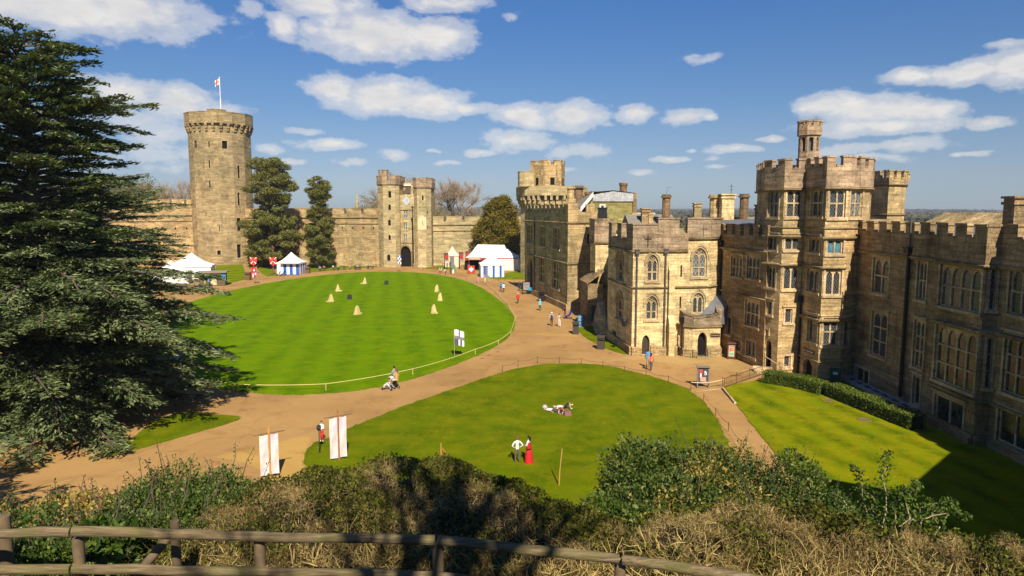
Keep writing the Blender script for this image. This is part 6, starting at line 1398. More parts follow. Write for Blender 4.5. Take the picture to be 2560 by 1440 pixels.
box_hedge('box_hedge', 'short length of clipped green hedge beside the bay tower steps', [(1915, 956), (1990, 968), (2058, 986)], 1.15, .95, 1)
box_hedge('box_hedge', 'longer length of clipped hedge running along the long range to the bay window', [(2080, 990), (2160, 1022), (2290, 1074)], 1.1, .95, 2)

bare_tree('bare_tree', 'bare tree on the mound behind the viewpoint', 1.35, -4.5, 15.5, .6, 43, mound_h(1.35, -4.5), twigs=500)
# ================================================================ people
SKIN = (.52, .33, .23)
def cmat(c, rough=.85): return plain('cloth_%02x%02x%02x' % tuple(int(255 * min(1, v)) for v in c), c, rough, var=.10, vs=9)
M_skin = plain('skin', SKIN, .6, var=.06); M_shoe = plain('dark_shoes', (.03, .025, .022), .7); M_eye = plain('eye_dark', (.02, .015, .012), .4)
def body_mesh(J, h, top, bot, shoe, sleeves='long', legs='long', fingers=True):
    """one continuous skinned body; J maps joint -> (x, y, z) for a 1.72 m figure"""
    order = ['pelvis', 'spine', 'chest', 'neck0', 'neck', 'jaw', 'head', 'crown', 'shL', 'elL', 'wrL', 'haL', 'shR', 'elR', 'wrR', 'haR', 'hipL', 'knL', 'anL', 'toL', 'hipR', 'knR', 'anR', 'toR']
    rad = dict(pelvis=(.145, .11), spine=(.125, .095), chest=(.155, .105), neck0=(.085, .07), neck=(.052, .052), jaw=(.062, .07), head=(.078, .095), crown=(.055, .065), shL=(.062,) * 2, elL=(.044,) * 2, wrL=(.03,) * 2, haL=(.036, .02), hipL=(.088,) * 2, knL=(.06,) * 2, anL=(.04,) * 2, toL=(.042, .03))
    for k in list(rad):
        if k.endswith('L'): rad[k[:-1] + 'R'] = rad[k]
    E = [('pelvis', 'spine'), ('spine', 'chest'), ('chest', 'neck0'), ('neck0', 'neck'), ('neck', 'jaw'), ('jaw', 'head'), ('head', 'crown'), ('neck0', 'shL'), ('shL', 'elL'), ('elL', 'wrL'), ('wrL', 'haL'), ('neck0', 'shR'), ('shR', 'elR'), ('elR', 'wrR'), ('wrR', 'haR'), ('pelvis', 'hipL'), ('hipL', 'knL'), ('knL', 'anL'), ('anL', 'toL'), ('pelvis', 'hipR'), ('hipR', 'knR'), ('knR', 'anR'), ('anR', 'toR')]
    ix = {k: i for i, k in enumerate(order)}
    me = bpy.data.meshes.new('skeleton'); me.from_pydata([J[k] for k in order], [(ix[a], ix[b]) for a, b in E], []); ob = bpy.data.objects.new('skeleton', me); COL.objects.link(ob)
    sk = ob.modifiers.new('skin', 'SKIN'); sk.use_smooth_shade = True; sk.branch_smoothing = .4; sb = ob.modifiers.new('sub', 'SUBSURF'); sb.levels = 1; sb.render_levels = 1
    for i, k in enumerate(order):
        v = me.skin_vertices[0].data[i]; v.radius = rad[k]; v.use_root = (k == 'pelvis')
    dg = bpy.context.evaluated_depsgraph_get(); ev = ob.evaluated_get(dg); m2 = ev.to_mesh()
    vs = [tuple(v.co) for v in m2.vertices]; fs = [tuple(p.vertices) for p in m2.polygons]; ev.to_mesh_clear(); bpy.data.objects.remove(ob); bpy.data.meshes.remove(me)
    up_s = 0 if sleeves != 'none' else 2; lo_s = 0 if sleeves == 'long' else 2; lo_l = 1 if legs == 'long' else 2
    seg = {('pelvis', 'spine'): 0 if False else 0, ('spine', 'chest'): 0, ('chest', 'neck0'): 0, ('neck0', 'neck'): 2, ('neck', 'jaw'): 2, ('jaw', 'head'): 2, ('head', 'crown'): 2, ('neck0', 'shL'): 0, ('shL', 'elL'): up_s, ('elL', 'wrL'): lo_s, ('wrL', 'haL'): 2, ('pelvis', 'hipL'): 1, ('hipL', 'knL'): 1, ('knL', 'anL'): lo_l, ('anL', 'toL'): 3}
    sg = []
    for (a, b), m in seg.items():
        sg.append((Vector(J[a]), Vector(J[b]), m, (rad[a][0] + rad[b][0]) / 2))
        if b.endswith('L'):
            a2 = a[:-1] + 'R' if a.endswith('L') else a; sg.append((Vector(J[a2]), Vector(J[b[:-1] + 'R']), m, (rad[a][0] + rad[b][0]) / 2))
    mb = MB(); mi = []
    for f in fs:
        c = Vector((0, 0, 0))
        for i in f: c += Vector(vs[i])
        c /= len(f); best = None
        for a, b, m, r in sg:
            d = b - a; tt = max(0, min(1, (c - a).dot(d) / max(1e-9, d.length_squared))); q = (c - a - d * tt).length / r
            if best is None or q < best[0]: best = (q, m)
        mi.append(best[1])
    b0 = len(mb.v); mb.v.extend(vs)
    for f, m in zip(fs, mi): mb.f.append(list(f)); mb.m.append(m); mb.sm.append(True)
    if fingers:
        for s in 'LR':
            w, hnd = Vector(J['wr' + s]), Vector(J['ha' + s]); d = (hnd - w).normalized(); sd = d.cross(Vector((0, 1, .2))).normalized(); pn = d.cross(sd)
            for k, (o, l) in enumerate(((-.027, .07), (-.009, .08), (.009, .075), (.026, .06))):
                p = hnd + sd * o; mb.tube([p - d * .02, p + d * l * .5 + pn * .006, p + d * l + pn * .022], [.0095, .0085, .006], 5, 2)
            sg_ = -1 if s == 'L' else 1; p = w + (hnd - w) * .45 + sd * .028 * -1; mb.tube([p, p - sd * .03 + d * .03, p - sd * .035 + d * .062 + pn * .012], [.0115, .0095, .007], 5, 2)
    hd, cr, jw = Vector(J['head']), Vector(J['crown']), Vector(J['jaw']); up = (cr - jw).normalized(); fw = Vector(J.get('face', (0, 1, 0))); fw = (fw - up * fw.dot(up)).normalized(); rt = fw.cross(up)
    c = hd + fw * .088; mb.add([c + up * .02, c + rt * .016 - up * .03, c - rt * .016 - up * .03, c + fw * .03 - up * .022], [(0, 3, 1), (0, 2, 3), (1, 3, 2)], 2)
    for s in (-1, 1):
        e = hd + fw * .083 + rt * s * .032 + up * .018; mb.add([e + rt * .013, e + up * .008, e - rt * .013, e - up * .008, e + fw * .008], [(0, 1, 4), (1, 2, 4), (2, 3, 4), (3, 0, 4)], 4)
        a = hd + rt * s * .082 - fw * .005; mb.add([a + up * .03 + fw * .012, a + up * .02 - fw * .018, a - up * .03, a + rt * s * .018], [(0, 1, 3), (1, 2, 3), (2, 0, 3)], 2)
    e = hd + fw * .088 - up * .055; mb.add([e + rt * .022, e + up * .006, e - rt * .022, e - up * .007], [(0, 1, 2, 3)], 5)
    k = h / 1.74; mb.v = [(x * k, y * k, z * k) for x, y, z in mb.v]
    return mb, k
LIP = plain('lips', (.36, .15, .12), .5)
def joints(pose='stand', rs=None, lean=0.0):
    r = rs or random.Random(1); J = dict(pelvis=(0, 0, .96), spine=(0, .01, 1.12), chest=(0, 0, 1.30), neck0=(0, -.01, 1.43), neck=(0, 0, 1.50), jaw=(0, .03, 1.56), head=(0, .015, 1.635), crown=(0, .0, 1.70))
    for s, sx in (('L', -1), ('R', 1)):
        J['sh' + s] = (sx * .175, 0, 1.39); J['el' + s] = (sx * .225, -.03, 1.12); J['wr' + s] = (sx * .235, .05, .88); J['ha' + s] = (sx * .232, .075, .80)
        J['hip' + s] = (sx * .09, 0, .88); J['kn' + s] = (sx * .095, .02, .49); J['an' + s] = (sx * .10, -.01, .09); J['to' + s] = (sx * .12, .13, .035)
    if pose == 'walk':
        a = r.choice((-1, 1))
        for s, g in (('L', a), ('R', -a)):
            sx = -1 if s == 'L' else 1
            J['kn' + s] = (sx * .09, .14 if g > 0 else -.02, .50); J['an' + s] = (sx * .09, .26 if g > 0 else -.30, .09 if g > 0 else .15); J['to' + s] = (sx * .10, .40 if g > 0 else -.19, .05 if g > 0 else .035)
            J['el' + s] = (sx * .22, -.12 * g, 1.13); J['wr' + s] = (sx * .22, .10 - .16 * g, .92); J['ha' + s] = (sx * .215, .15 - .18 * g, .845)
    elif pose == 'hips':
        for s, sx in (('L', -1), ('R', 1)): J['el' + s] = (sx * .37, -.10, 1.17); J['wr' + s] = (sx * .20, .02, 1.03); J['ha' + s] = (sx * .15, .06, .99); J['kn' + s] = (sx * .12, .02, .49); J['an' + s] = (sx * .14, 0, .09); J['to' + s] = (sx * .18, .13, .035)
    elif pose == 'folded':
        for s, sx in (('L', -1), ('R', 1)): J['el' + s] = (sx * .22, .04, 1.14); J['wr' + s] = (sx * .08, .22, 1.12); J['ha' + s] = (sx * .01, .235, 1.10)
    elif pose == 'push':
        for s, sx in (('L', -1), ('R', 1)): J['el' + s] = (sx * .22, .10, 1.14); J['wr' + s] = (sx * .18, .32, 1.03); J['ha' + s] = (sx * .17, .39, 1.01)
        J.update(knL=(-.09, .14, .50), anL=(-.09, .24, .09), toL=(-.10, .38, .05), anR=(.09, -.26, .14), toR=(.10, -.15, .035))
    elif pose == 'sit':
        dz = -.46
        for k in list(J): J[k] = (J[k][0], J[k][1], J[k][2] + dz)
        for s, sx in (('L', -1), ('R', 1)): J['hip' + s] = (sx * .09, .03, .50); J['kn' + s] = (sx * .12, .44, .50); J['an' + s] = (sx * .12, .42, .09); J['to' + s] = (sx * .13, .56, .035); J['el' + s] = (sx * .23, .05, .70); J['wr' + s] = (sx * .14, .28, .62); J['ha' + s] = (sx * .10, .35, .60)
    elif pose == 'bend':
        J.update(spine=(0, .05, 1.10), chest=(0, .16, 1.25), neck0=(0, .24, 1.35), neck=(0, .29, 1.41), jaw=(0, .34, 1.45), head=(0, .36, 1.52), crown=(0, .37, 1.585))
        for s, sx in (('L', -1), ('R', 1)): J['sh' + s] = (sx * .175, .22, 1.32); J['el' + s] = (sx * .21, .30, 1.07); J['wr' + s] = (sx * .16, .46, .95); J['ha' + s] = (sx * .14, .53, .92)
    elif pose in ('lie', 'prone', 'liebent'):
        J = joints('stand'); out = {}
        for k, (x, y, z) in J.items(): out[k] = (x, z - .9, (.14 - y) if pose != 'prone' else .14 + y)   # along +y (head), on the back
        J = out
        if pose == 'liebent':
            for s, sx in (('L', -1), ('R', 1)): J['kn' + s] = (sx * .11, -.30 - (.1 if s == 'L' else 0), .48); J['an' + s] = (sx * .13, -.52, .10 if s == 'L' else .28); J['to' + s] = (sx * .13, -.66, .08 if s == 'L' else .36)
            J['elL'] = (-.36, .38, .08); J['wrL'] = (-.25, .62, .08); J['haL'] = (-.18, .70, .09); J['face'] = (0, 0, 1)
        elif pose == 'lie': J['face'] = (0, 0, 1)
        if pose == 'prone':
            J.update(spine=(0, .2, .17), chest=(0, .36, .26), neck0=(0, .48, .33), neck=(0, .54, .38), jaw=(0, .60, .42), head=(0, .60, .50), crown=(0, .58, .565), face=(0, 1, .1))
            for s, sx in (('L', -1), ('R', 1)): J['sh' + s] = (sx * .17, .45, .29); J['el' + s] = (sx * .2, .56, .05); J['wr' + s] = (sx * .12, .78, .05); J['ha' + s] = (sx * .10, .86, .05); J['to' + s] = (J['to' + s][0], -.95, .05); J['an' + s] = (J['an' + s][0], -.82, .12)
    return J
def person(px, py, head, h, label, top, bot, hair=(.05, .03, .02), pose='stand', shoe=(.03, .025, .022), sleeves='long', legs='long', hairstyle='short', skirt=None, coat=None, pack=None, hat=None, group=None, cat='person', z=0.0, fingers=True, xy=None):
    """head: degrees anticlockwise from looking straight away from the viewpoint"""
    x, y = xy or G(px, py, z); root = empty('person', (x, y, z), R(head), label, cat, group); J = joints(pose, random.Random(int(px)))
    mb, k = body_mesh(J, h, top, bot, shoe, sleeves, legs, fingers)
    mb.build('body', [cmat(top), cmat(bot), M_skin, cmat(shoe, .6), M_eye, LIP], root)
    hd, cr, jw = [Vector(J[q]) * k for q in ('head', 'crown', 'jaw')]; up = (cr - jw).normalized(); fw = Vector(J.get('face', (0, 1, 0))); fw = (fw - up * fw.dot(up)).normalized(); rt = fw.cross(up)
    def cap(c, rx, ry, rz, lo, front, name, mat, jit=.0):
        m = MB(); n = 14; rn = random.Random(3); rows = 6; vs = []
        for i in range(rows + 1):
            for q in range(n):
                an = 2 * math.pi * q / n; f_ = math.cos(an)   # 1 = front
                low = lo if f_ < .35 else front; ph = (math.pi / 2 - low) * i / rows + (low if False else 0); el_ = math.pi / 2 - ph
                rr = math.cos(el_); p = c + fw * (math.cos(an) * rr * ry) + rt * (math.sin(an) * rr * rx) + up * (math.sin(el_) * rz); vs.append(tuple(p + Vector((rn.uniform(-jit, jit),) * 3)))
        m.add(vs, [(i * n + q, i * n + (q + 1) % n, (i + 1) * n + (q + 1) % n, (i + 1) * n + q) for i in range(rows) for q in range(n)], 0, True); return m.build(name, mat, root)
    c0 = hd + up * .005 * k
    if hairstyle != 'bald': cap(c0, .094 * k, .112 * k, .108 * k, -.75 if hairstyle == 'short' else -1.1, .35, 'hair', cmat(hair), .004)
    if hairstyle == 'long':
        m = MB(); b = c0 - fw * .07 * k; m.tube([b + up * .03, b - up * .08 * k - fw * .02, b - up * .2 * k - fw * .03, b - up * .32 * k], [.07 * k, .085 * k, .075 * k, .03 * k], 8); m.build('hair', cmat(hair), root)
    if hat:
        cap(c0 + up * .02, .112 * k, .125 * k, .115 * k, .05, .05, 'hat', cmat(hat)); m = MB(); m.lathe([(.06 * k, -.005), (.16 * k, -.01), (.16 * k, 0.004), (.06 * k, .01)], tuple(c0 + up * .03 * k), 14); m.build('hat', cmat(hat), root)
    if skirt:
        col, zlo, rlo = skirt; m = MB(); n = 22; vs = []; prof = [(1.06, .135), (.98, .165), (.8, .20), (.5, .20 + (rlo - .2) * .6), (zlo, rlo)]
        for z_, r_ in prof:
            for q in range(n): an = 2 * math.pi * q / n; f_ = 1 + .07 * math.sin(q * 4.3) * (1.06 - z_); vs.append((math.cos(an) * r_ * f_ * k, math.sin(an) * r_ * .85 * f_ * k, z_ * k))
        m.add(vs, [(i * n + (q + 1) % n, i * n + q, (i + 1) * n + q, (i + 1) * n + (q + 1) % n) for i in range(len(prof) - 1) for q in range(n)], 0, True); m.build('skirt', cmat(col), root)
    if coat:
        m = MB(); n = 16; vs = []; lo = coat[1]; prof = [(1.36, .15), (1.2, .185), (1.05, .185), (.9, .20), (lo, .215)]
        for z_, r_ in prof:
            for q in range(n): an = 2 * math.pi * q / n; vs.append((math.cos(an) * r_ * 1.08 * k, math.sin(an) * r_ * .78 * k, z_ * k))
        m.add(vs, [(i * n + (q + 1) % n, i * n + q, (i + 1) * n + q, (i + 1) * n + (q + 1) % n) for i in range(len(prof) - 1) for q in range(n)], 0, True); m.build('coat', cmat(coat[0]), root)
    if pack:
        o = tag(MBbox((0, 0, 0), (.30 * k, .17 * k, .44 * k), .82).build('backpack', cmat(pack)), 'dark backpack worn by ' + label, 'backpack'); o.location = root.matrix_basis @ Vector((0, -.20 * k, 1.22 * k)); o.rotation_euler = (0, 0, R(head))
    return root
def MBbox(c, d, taper=1.0):
    m = MB(); m.box((c[0], c[1], c[2]), d, 0, 0, taper); m.tube([(-d[0] * .28, d[1] * .5, -d[2] * .4), (-d[0] * .3, d[1] * .9, d[2] * .2), (-d[0] * .25, d[1] * .4, d[2] * .48)], .018, 5); m.tube([(d[0] * .28, d[1] * .5, -d[2] * .4), (d[0] * .3, d[1] * .9, d[2] * .2), (d[0] * .25, d[1] * .4, d[2] * .48)], .018, 5); m.box((c[0], c[1] - d[1] * .6, c[2] - d[2] * .12), (d[0] * .7, d[1] * .3, d[2] * .45)); return m

WHT, BLK, NAVY, TEAL, RED = (.72, .70, .66), (.025, .025, .03), (.03, .04, .09), (.16, .42, .46), (.62, .03, .02)
person(1293, 1157, 14, 1.52, 'person in a white shirt and grey breeches, hands on hips, seen from behind', WHT, (.14, .10, .085), (.16, .08, .03), 'hips', (.03, .025, .02))
person(1322, 1158, 62, 1.60, 'person in a long crimson dress with white sleeves and dark hair', WHT, (.50, .02, .02), (.03, .02, .015), 'folded', skirt=((.52, .015, .02), .02, .30), coat=((.40, .02, .02), 1.0), hairstyle='long')
person(805, 1104, 165, 1.32, 'child in a white top and red trousers beside the tall pink banner', WHT, (.58, .03, .03), (.05, .03, .02), 'folded', WHT)
person(986, 968, 68, 1.75, 'person in a grey top pushing the pushchair on the gravel', (.34, .31, .30), (.10, .08, .07), (.02, .02, .02), 'push')
person(992, 971, 78, 1.62, 'person in a tan jacket and dark trousers beside the pushchair', (.50, .30, .11), (.03, .03, .03), (.14, .06, .03), 'walk', coat=((.50, .29, .10), .72), hairstyle='long')
person(1619, 920, -12, 1.72, 'person in a blue shirt and khaki trousers walking by the chapel door', (.10, .28, .62), (.30, .24, .16), (.02, .02, .02), 'walk')
person(1627, 928, -22, 1.66, 'person in a coral shirt and navy trousers beside the person in blue', (.66, .20, .12), (.05, .06, .10), (.02, .015, .012), 'walk', WHT, hairstyle='long')
person(1295, 759, 8, 1.66, 'person in a bright red coat walking up the gravel', RED, (.05, .04, .04), (.62, .60, .56), 'walk', coat=(RED, .78))
person(1350, 777, 4, 1.70, 'person in a pale teal jacket and black trousers, white haired', TEAL, BLK, (.66, .64, .60), 'walk', coat=(TEAL, .85))
person(1379, 815, -6, 1.72, 'person in a pale shirt with a navy backpack', (.55, .50, .58), BLK, (.55, .50, .46), 'walk', pack=NAVY, hat=(.66, .62, .56))
person(1398, 817, 0, 1.66, 'person in white trousers and a grey vest walking away', (.42, .38, .30), WHT, (.10, .05, .03), 'walk', sleeves='short')
person(1412, 795, 150, 1.66, 'person in a black jacket leaning over the blue pram', BLK, (.16, .02, .03), (.02, .02, .02), 'bend')
person(1252, 729, 20, 1.75, 'person in a blue shirt and dark jeans on the gravel by the oval lawn', (.08, .20, .36), NAVY, (.05, .03, .02), 'stand')
person(1259, 731, -8, 1.68, 'person in a bright aqua jacket with black trousers', (.36, .66, .68), BLK, (.03, .02, .02), 'walk', WHT, coat=((.34, .66, .70), .85))
person(1298, 727, 170, 1.72, 'person in dark clothes standing in the shade by the arched door', NAVY, BLK, (.05, .03, .02), 'stand')
person(1304, 729, 190, 1.76, 'taller person in black in the shade by the arched door', BLK, BLK, (.03, .02, .02), 'stand')
person(1195, 708, 10, 1.45, 'child in a pink top at the bend of the gravel', (.60, .22, .36), (.5, .36, .30), (.10, .05, .03), 'walk', WHT, legs='short')
person(1212, 707, -20, 1.72, 'person in a grey top and white trousers before the striped tent', (.34, .33, .32), WHT, (.3, .16, .1), 'walk', WHT)
person(1222, 707, 30, 1.66, 'person in a green grey jacket and shorts before the striped tent', (.22, .23, .20), (.40, .36, .26), (.08, .05, .03), 'walk', legs='short')
person(1087, 673, 200, 1.68, 'person in a long dark red gown near the gatehouse', (.62, .56, .54), (.36, .06, .06), (.05, .03, .02), 'stand', skirt=((.36, .06, .06), .03, .26))
person(1052, 673, 180, 1.70, 'person in pale beige clothes beside the gate', (.60, .48, .34), (.58, .46, .32), (.2, .1, .05), 'stand')
person(1099, 686, 100, 1.66, 'person in a lilac top and maroon trousers walking left', (.52, .46, .60), (.26, .05, .09), (.3, .16, .08), 'walk')
person(1104, 685, 90, 1.6, 'person in a white top and maroon trousers walking left', WHT, (.28, .06, .08), (.10, .05, .03), 'walk')
person(1114, 687, 120, 1.55, 'person in a white shirt and black skirt crouching forward', WHT, BLK, (.05, .03, .02), 'bend')
person(1127, 686, 150, 1.7, 'person in dark clothes in the group by the small pavilion', (.06, .05, .05), BLK, (.04, .03, .02), 'stand')
person(1133, 688, 160, 1.5, 'child in a pale dress by the small pavilion', WHT, WHT, (.2, .1, .05), 'stand', skirt=(WHT, .5, .24), legs='short')
person(1137, 679, 170, 1.7, 'person in a green gown by the small pavilion', (.05, .28, .20), (.04, .26, .18), (.3, .16, .08), 'stand', skirt=((.04, .26, .18), .03, .25))
person(1118, 672, 180, 1.7, 'person in brown clothes behind the group by the pavilion', (.20, .12, .07), (.10, .07, .05), (.05, .03, .02), 'stand')
person(1125, 670, 200, 1.74, 'person in black clothes in front of the pavilion door', BLK, BLK, (.05, .03, .02), 'stand')
person(1172, 676, 190, 1.7, 'person in pink near the red banner', (.62, .30, .32), (.40, .30, .28), (.3, .16, .08), 'stand')
person(1180, 669, 180, 1.74, 'person in pale pink behind the red banner', (.66, .48, .44), (.5, .4, .3), (.4, .26, .15), 'stand')
person(300, 1030, 12, 1.75, 'person in a red top and blue jeans walking in the cedar shade', (.20, .04, .03), (.03, .07, .12), (.04, .03, .02), 'walk', WHT)
person(276, 1006, 10, 1.74, 'person in a dark maroon coat ahead in the cedar shade', (.12, .02, .02), BLK, (.02, .02, .02), 'walk')
person(268, 905, 60, 1.7, 'person in a royal blue top under the cedar', (.03, .06, .40), NAVY, (.2, .12, .07), 'bend')
person(246, 915, 80, 1.7, 'person in a brown top under the cedar branches', (.22, .10, .06), BLK, (.25, .14, .08), 'stand')
for x_, y_, c_, nm in ((474, 730, (.58, .24, .04), 'an orange top'), (487, 722, (.10, .32, .30), 'a teal top'), (513, 722, (.28, .56, .06), 'a lime green top'), (522, 717, (.10, .30, .62), 'a sky blue top'), (530, 722, (.55, .60, .20), 'a pale yellow top'), (498, 726, (.12, .16, .42), 'a dark blue top'), (384, 745, WHT, 'a white top'), (352, 798, (.10, .40, .42), 'an aqua top')):
    person(x_, y_, 160 + x_, 1.68, 'person in %s in the crowd behind the cedar branches' % nm, c_, (.08, .08, .10), (.1, .05, .03), 'stand', group='crowd by the kiosk', fingers=False)
# the three people lying on the front lawn
person(1392, 1028, -72, 1.6, 'person in white lying on the lawn, head to the left, arms raised', WHT, (.06, .05, .07), (.30, .20, .10), 'lie', WHT, sleeves='short', xy=G(1383, 1030)).rotation_euler[2] = R(62)
person(1400, 1030, 180, 1.62, 'person in a red top lying face down on the lawn', (.45, .08, .08), (.10, .05, .14), (.55, .48, .38), 'prone', sleeves='none', legs='short', xy=G(1402, 1029))
person(1415, 1024, -70, 1.66, 'person in dark shorts lying on the lawn with knees up and white shoes', (.62, .60, .56), (.03, .03, .035), (.4, .3, .2), 'liebent', WHT, sleeves='short', legs='short', xy=G(1410, 1022)).rotation_euler[2] = R(78)
bx_, by_ = G(1418, 1040); mb = MB(); mb.box((0, 0, .16), (.52, .36, .32), .3, 0, .75); mb.tube([(-.15, 0, .3), (0, 0, .42), (.15, 0, .3)], .02, 5); o = tag(mb.build('bag', cmat((.22, .10, .11)), None, (bx_, by_, .05)), 'dark pink bag on the grass beside the people lying down', 'bag')
bx_, by_ = G(1362, 1021); mb = MB(); mb.lathe([(0, .03), (.2, .03), (.26, .06), (.14, .1), (.12, .2), (0, .22)], n=14); tag(mb.build('sun_hat', cmat((.40, .40, .36)), None, (bx_, by_, .05)), 'grey sun hat lying on the grass left of the people', 'hat')

# ================================================================ pushchairs
def pram(px, py, head, label, cloth, frame, child=None):
    x, y = G(px, py); r = empty('pushchair', (x, y, 0), R(head), label, 'pushchair'); mb = MB()
    for s in (-.24, .24): mb.tube([(s, .45, .12), (s, -.05, .55), (s, -.42, 1.0)], .018, 6); mb.tube([(s, -.35, .12), (s, .05, .52)], .016, 6); mb.tube([(s, .3, .2), (s, -.3, .2)], .014, 6)
    mb.tube([(-.24, -.42, 1.0), (.24, -.42, 1.0)], .02, 6); mb.build('frame', frame, r)
    for wx, wy in ((-.26, .45), (.26, .45), (-.26, -.35), (.26, -.35)):
        m = MB(); m.tube([(wx - .03, wy, .1), (wx + .03, wy, .1)], .1, 12); m.build('wheel', M_black, r)
    m = MB(); m.box((0, .08, .42), (.42, .42, .10)); m.add([(-.21, -.14, .42), (.21, -.14, .42), (.21, -.34, .95), (-.21, -.34, .95), (-.21, -.06, .42), (.21, -.06, .42), (.21, -.27, .95), (-.21, -.27, .95)], [(1, 0, 3, 2), (4, 5, 6, 7), (0, 4, 7, 3), (5, 1, 2, 6), (3, 7, 6, 2)]); m.box((0, .34, .28), (.38, .12, .22)); m.build('seat', cloth, r)
    m = MB(); n = 8
    for k in range(5):
        a0, a1 = math.pi * (.05 + .12 * k), math.pi * (.05 + .12 * (k + 1)); P = lambda a, s: (s, -.12 + .34 * math.cos(math.pi - a), .72 + .34 * math.sin(a)); m.add([P(a0, -.22), P(a0, .22), P(a1, .22), P(a1, -.22)], [(0, 1, 2, 3)])
    m.build('hood', cloth, r); return r
M_chrome = plain('pale_metal_tube', (.62, .62, .62), .4, .6)
pr = pram(973, 974, 70, 'pale folding pushchair with a child in red on the gravel', cmat((.62, .60, .58)), M_chrome)
c = person(0, 0, 70, .95, 'small child in a red top sitting in the pale pushchair', (.55, .10, .10), WHT, (.30, .18, .08), 'sit', WHT, fingers=False, xy=G(974, 974), z=.26)
pram(1421, 797, 60, 'royal blue pram by the corner of the long block', cmat((.04, .05, .45)), M_pipe); pram(697, 690, 90, 'black pushchair beside the left striped tent', cmat(BLK), M_pipe); pram(708, 689, 80, 'second dark pushchair touching the striped tent wall', cmat(NAVY), M_pipe)

# ================================================================ tents and stalls
def tent(px, py, w_, d_, ze, zp, label, stripes=None, rz=0.0, roofm=M_cloth, peak=(0, 0), name='tent', doorx=None):
    x, y = G(px, py); y += d_ / 2; r = empty(name, (x, y, 0), rz, label, 'tent'); hw, hd_ = w_ / 2, d_ / 2; n = 7; mb = MB()
    for a, b in (((-hw, -hd_), (hw, -hd_)), ((hw, -hd_), (hw, hd_)), ((hw, hd_), (-hw, hd_)), ((-hw, hd_), (-hw, -hd_))):
        for k in range(n):
            t0, t1 = k / n, (k + 1) / n; P = lambda q, u: ((q[0] * 1.06) * (1 - u) + peak[0] * u, (q[1] * 1.06) * (1 - u) + peak[1] * u, ze + (zp - ze) * (u ** 1.55))
            mb.add([P(a, t0), P(b, t0), P(b, t1), P(a, t1)], [(0, 1, 2, 3)])
        mb.add([(a[0] * 1.06, a[1] * 1.06, ze), (b[0] * 1.06, b[1] * 1.06, ze), (b[0] * 1.065, b[1] * 1.065, ze - .28), (a[0] * 1.065, a[1] * 1.065, ze - .28)], [(1, 0, 3, 2)])
    mb.build('canopy', roofm, r); wl = MB(); st = stripes or [0]
    for a, b in (((-hw, -hd_), (hw, -hd_)), ((hw, -hd_), (hw, hd_)), ((hw, hd_), (-hw, hd_)), ((-hw, hd_), (-hw, -hd_))):
        m = len(st)
        for k in range(m):
            p = [a[i] + (b[i] - a[i]) * k / m for i in (0, 1)]; q = [a[i] + (b[i] - a[i]) * (k + 1) / m for i in (0, 1)]
            wl.add([(*p, 0), (*q, 0), (*q, ze), (*p, ze)], [(0, 1, 2, 3)], st[k])
    wl.build('wall_cloth', [roofm, M_blue, cmat((.18, .17, .17))], r)
    for sx in (-1, 1):
        for sy in (-1, 1): m = MB(); m.tube([(sx * hw * 1.01, sy * hd_ * 1.01, 0), (sx * hw * 1.01, sy * hd_ * 1.01, ze)], .05, 6); m.build('pole', M_chrome, r)
    return r
t1 = tent(722, 687, 5.0, 4.6, 2.75, 5.0, 'blue and white striped tent with a white peaked roof, near the pines', [0, 0, 1, 0, 1, 0, 1], -.05)
m = MB(); m.box((.6, -2.75, 2.55), (4.3, .7, .12)); m.build('counter_awning', plain('grey_board', (.34, .30, .26), .8), t1); m = MB(); m.box((.4, -2.6, .05), (4.4, 1.0, .1)); m.build('groundsheet', cmat((.03, .12, .16)), t1)
tent(1228, 693, 5.0, 4.8, 2.8, 5.2, 'blue and white striped tent in front of the marquee', [0, 1, 2, 0, 0, 1, 0, 0, 1, 0], .12)
tent(462, 697, 9.0, 5.0, 2.7, 5.4, 'white peaked marquee tent behind the cedar branches', [0], .25, peak=(.5, 0))
tent(416, 712, 6.5, 4.5, 2.4, 4.6, 'lower white tent, mostly hidden by the cedar', [0], .3)
M_ivory = plain('ivory_canvas', (.66, .57, .40), .9, var=.06)
tent(1130, 668, 3.4, 3.4, 3.1, 5.3, 'small ivory pavilion tent with a dark doorway beside the marquee', [0, 2, 0], 0, M_ivory, name='pavilion')
# marquee
mx0, mx1 = at_x(1166, 167), at_x(1297, 167); mw = mx1 - mx0; mq = empty('marquee', ((mx0 + mx1) / 2, 169, 0), -.04, 'large white marquee with a burgundy scalloped trim by the yew tree', 'marquee'); hw, hd_ = mw / 2, 4.2
mb = MB(); rid = [(-hw + 2.6, 0, 6.0), (hw - 3.6, 0, 5.9)]; n = 6
def curve(a, b, u, ze=3.0): return tuple(a[i] * (1 - u) + b[i] * u for i in (0, 1)) + (ze + (b[2] - ze) * u ** 1.35,)
cs = [(-hw, -hd_, 3), (hw, -hd_, 3), (hw, hd_, 3), (-hw, hd_, 3)]
for a, b, ra, rb_ in ((cs[0], cs[1], rid[0], rid[1]), (cs[1], cs[2], rid[1], rid[1]), (cs[2], cs[3], rid[1], rid[0]), (cs[3], cs[0], rid[0], rid[0])):
    for k in range(n): u0, u1 = k / n, (k + 1) / n; mb.add([curve(a, ra, u0), curve(b, rb_, u0), curve(b, rb_, u1), curve(a, ra, u1)], [(0, 1, 2, 3)])
mb.build('canopy', M_cloth, mq); wl = MB(); tr = MB()
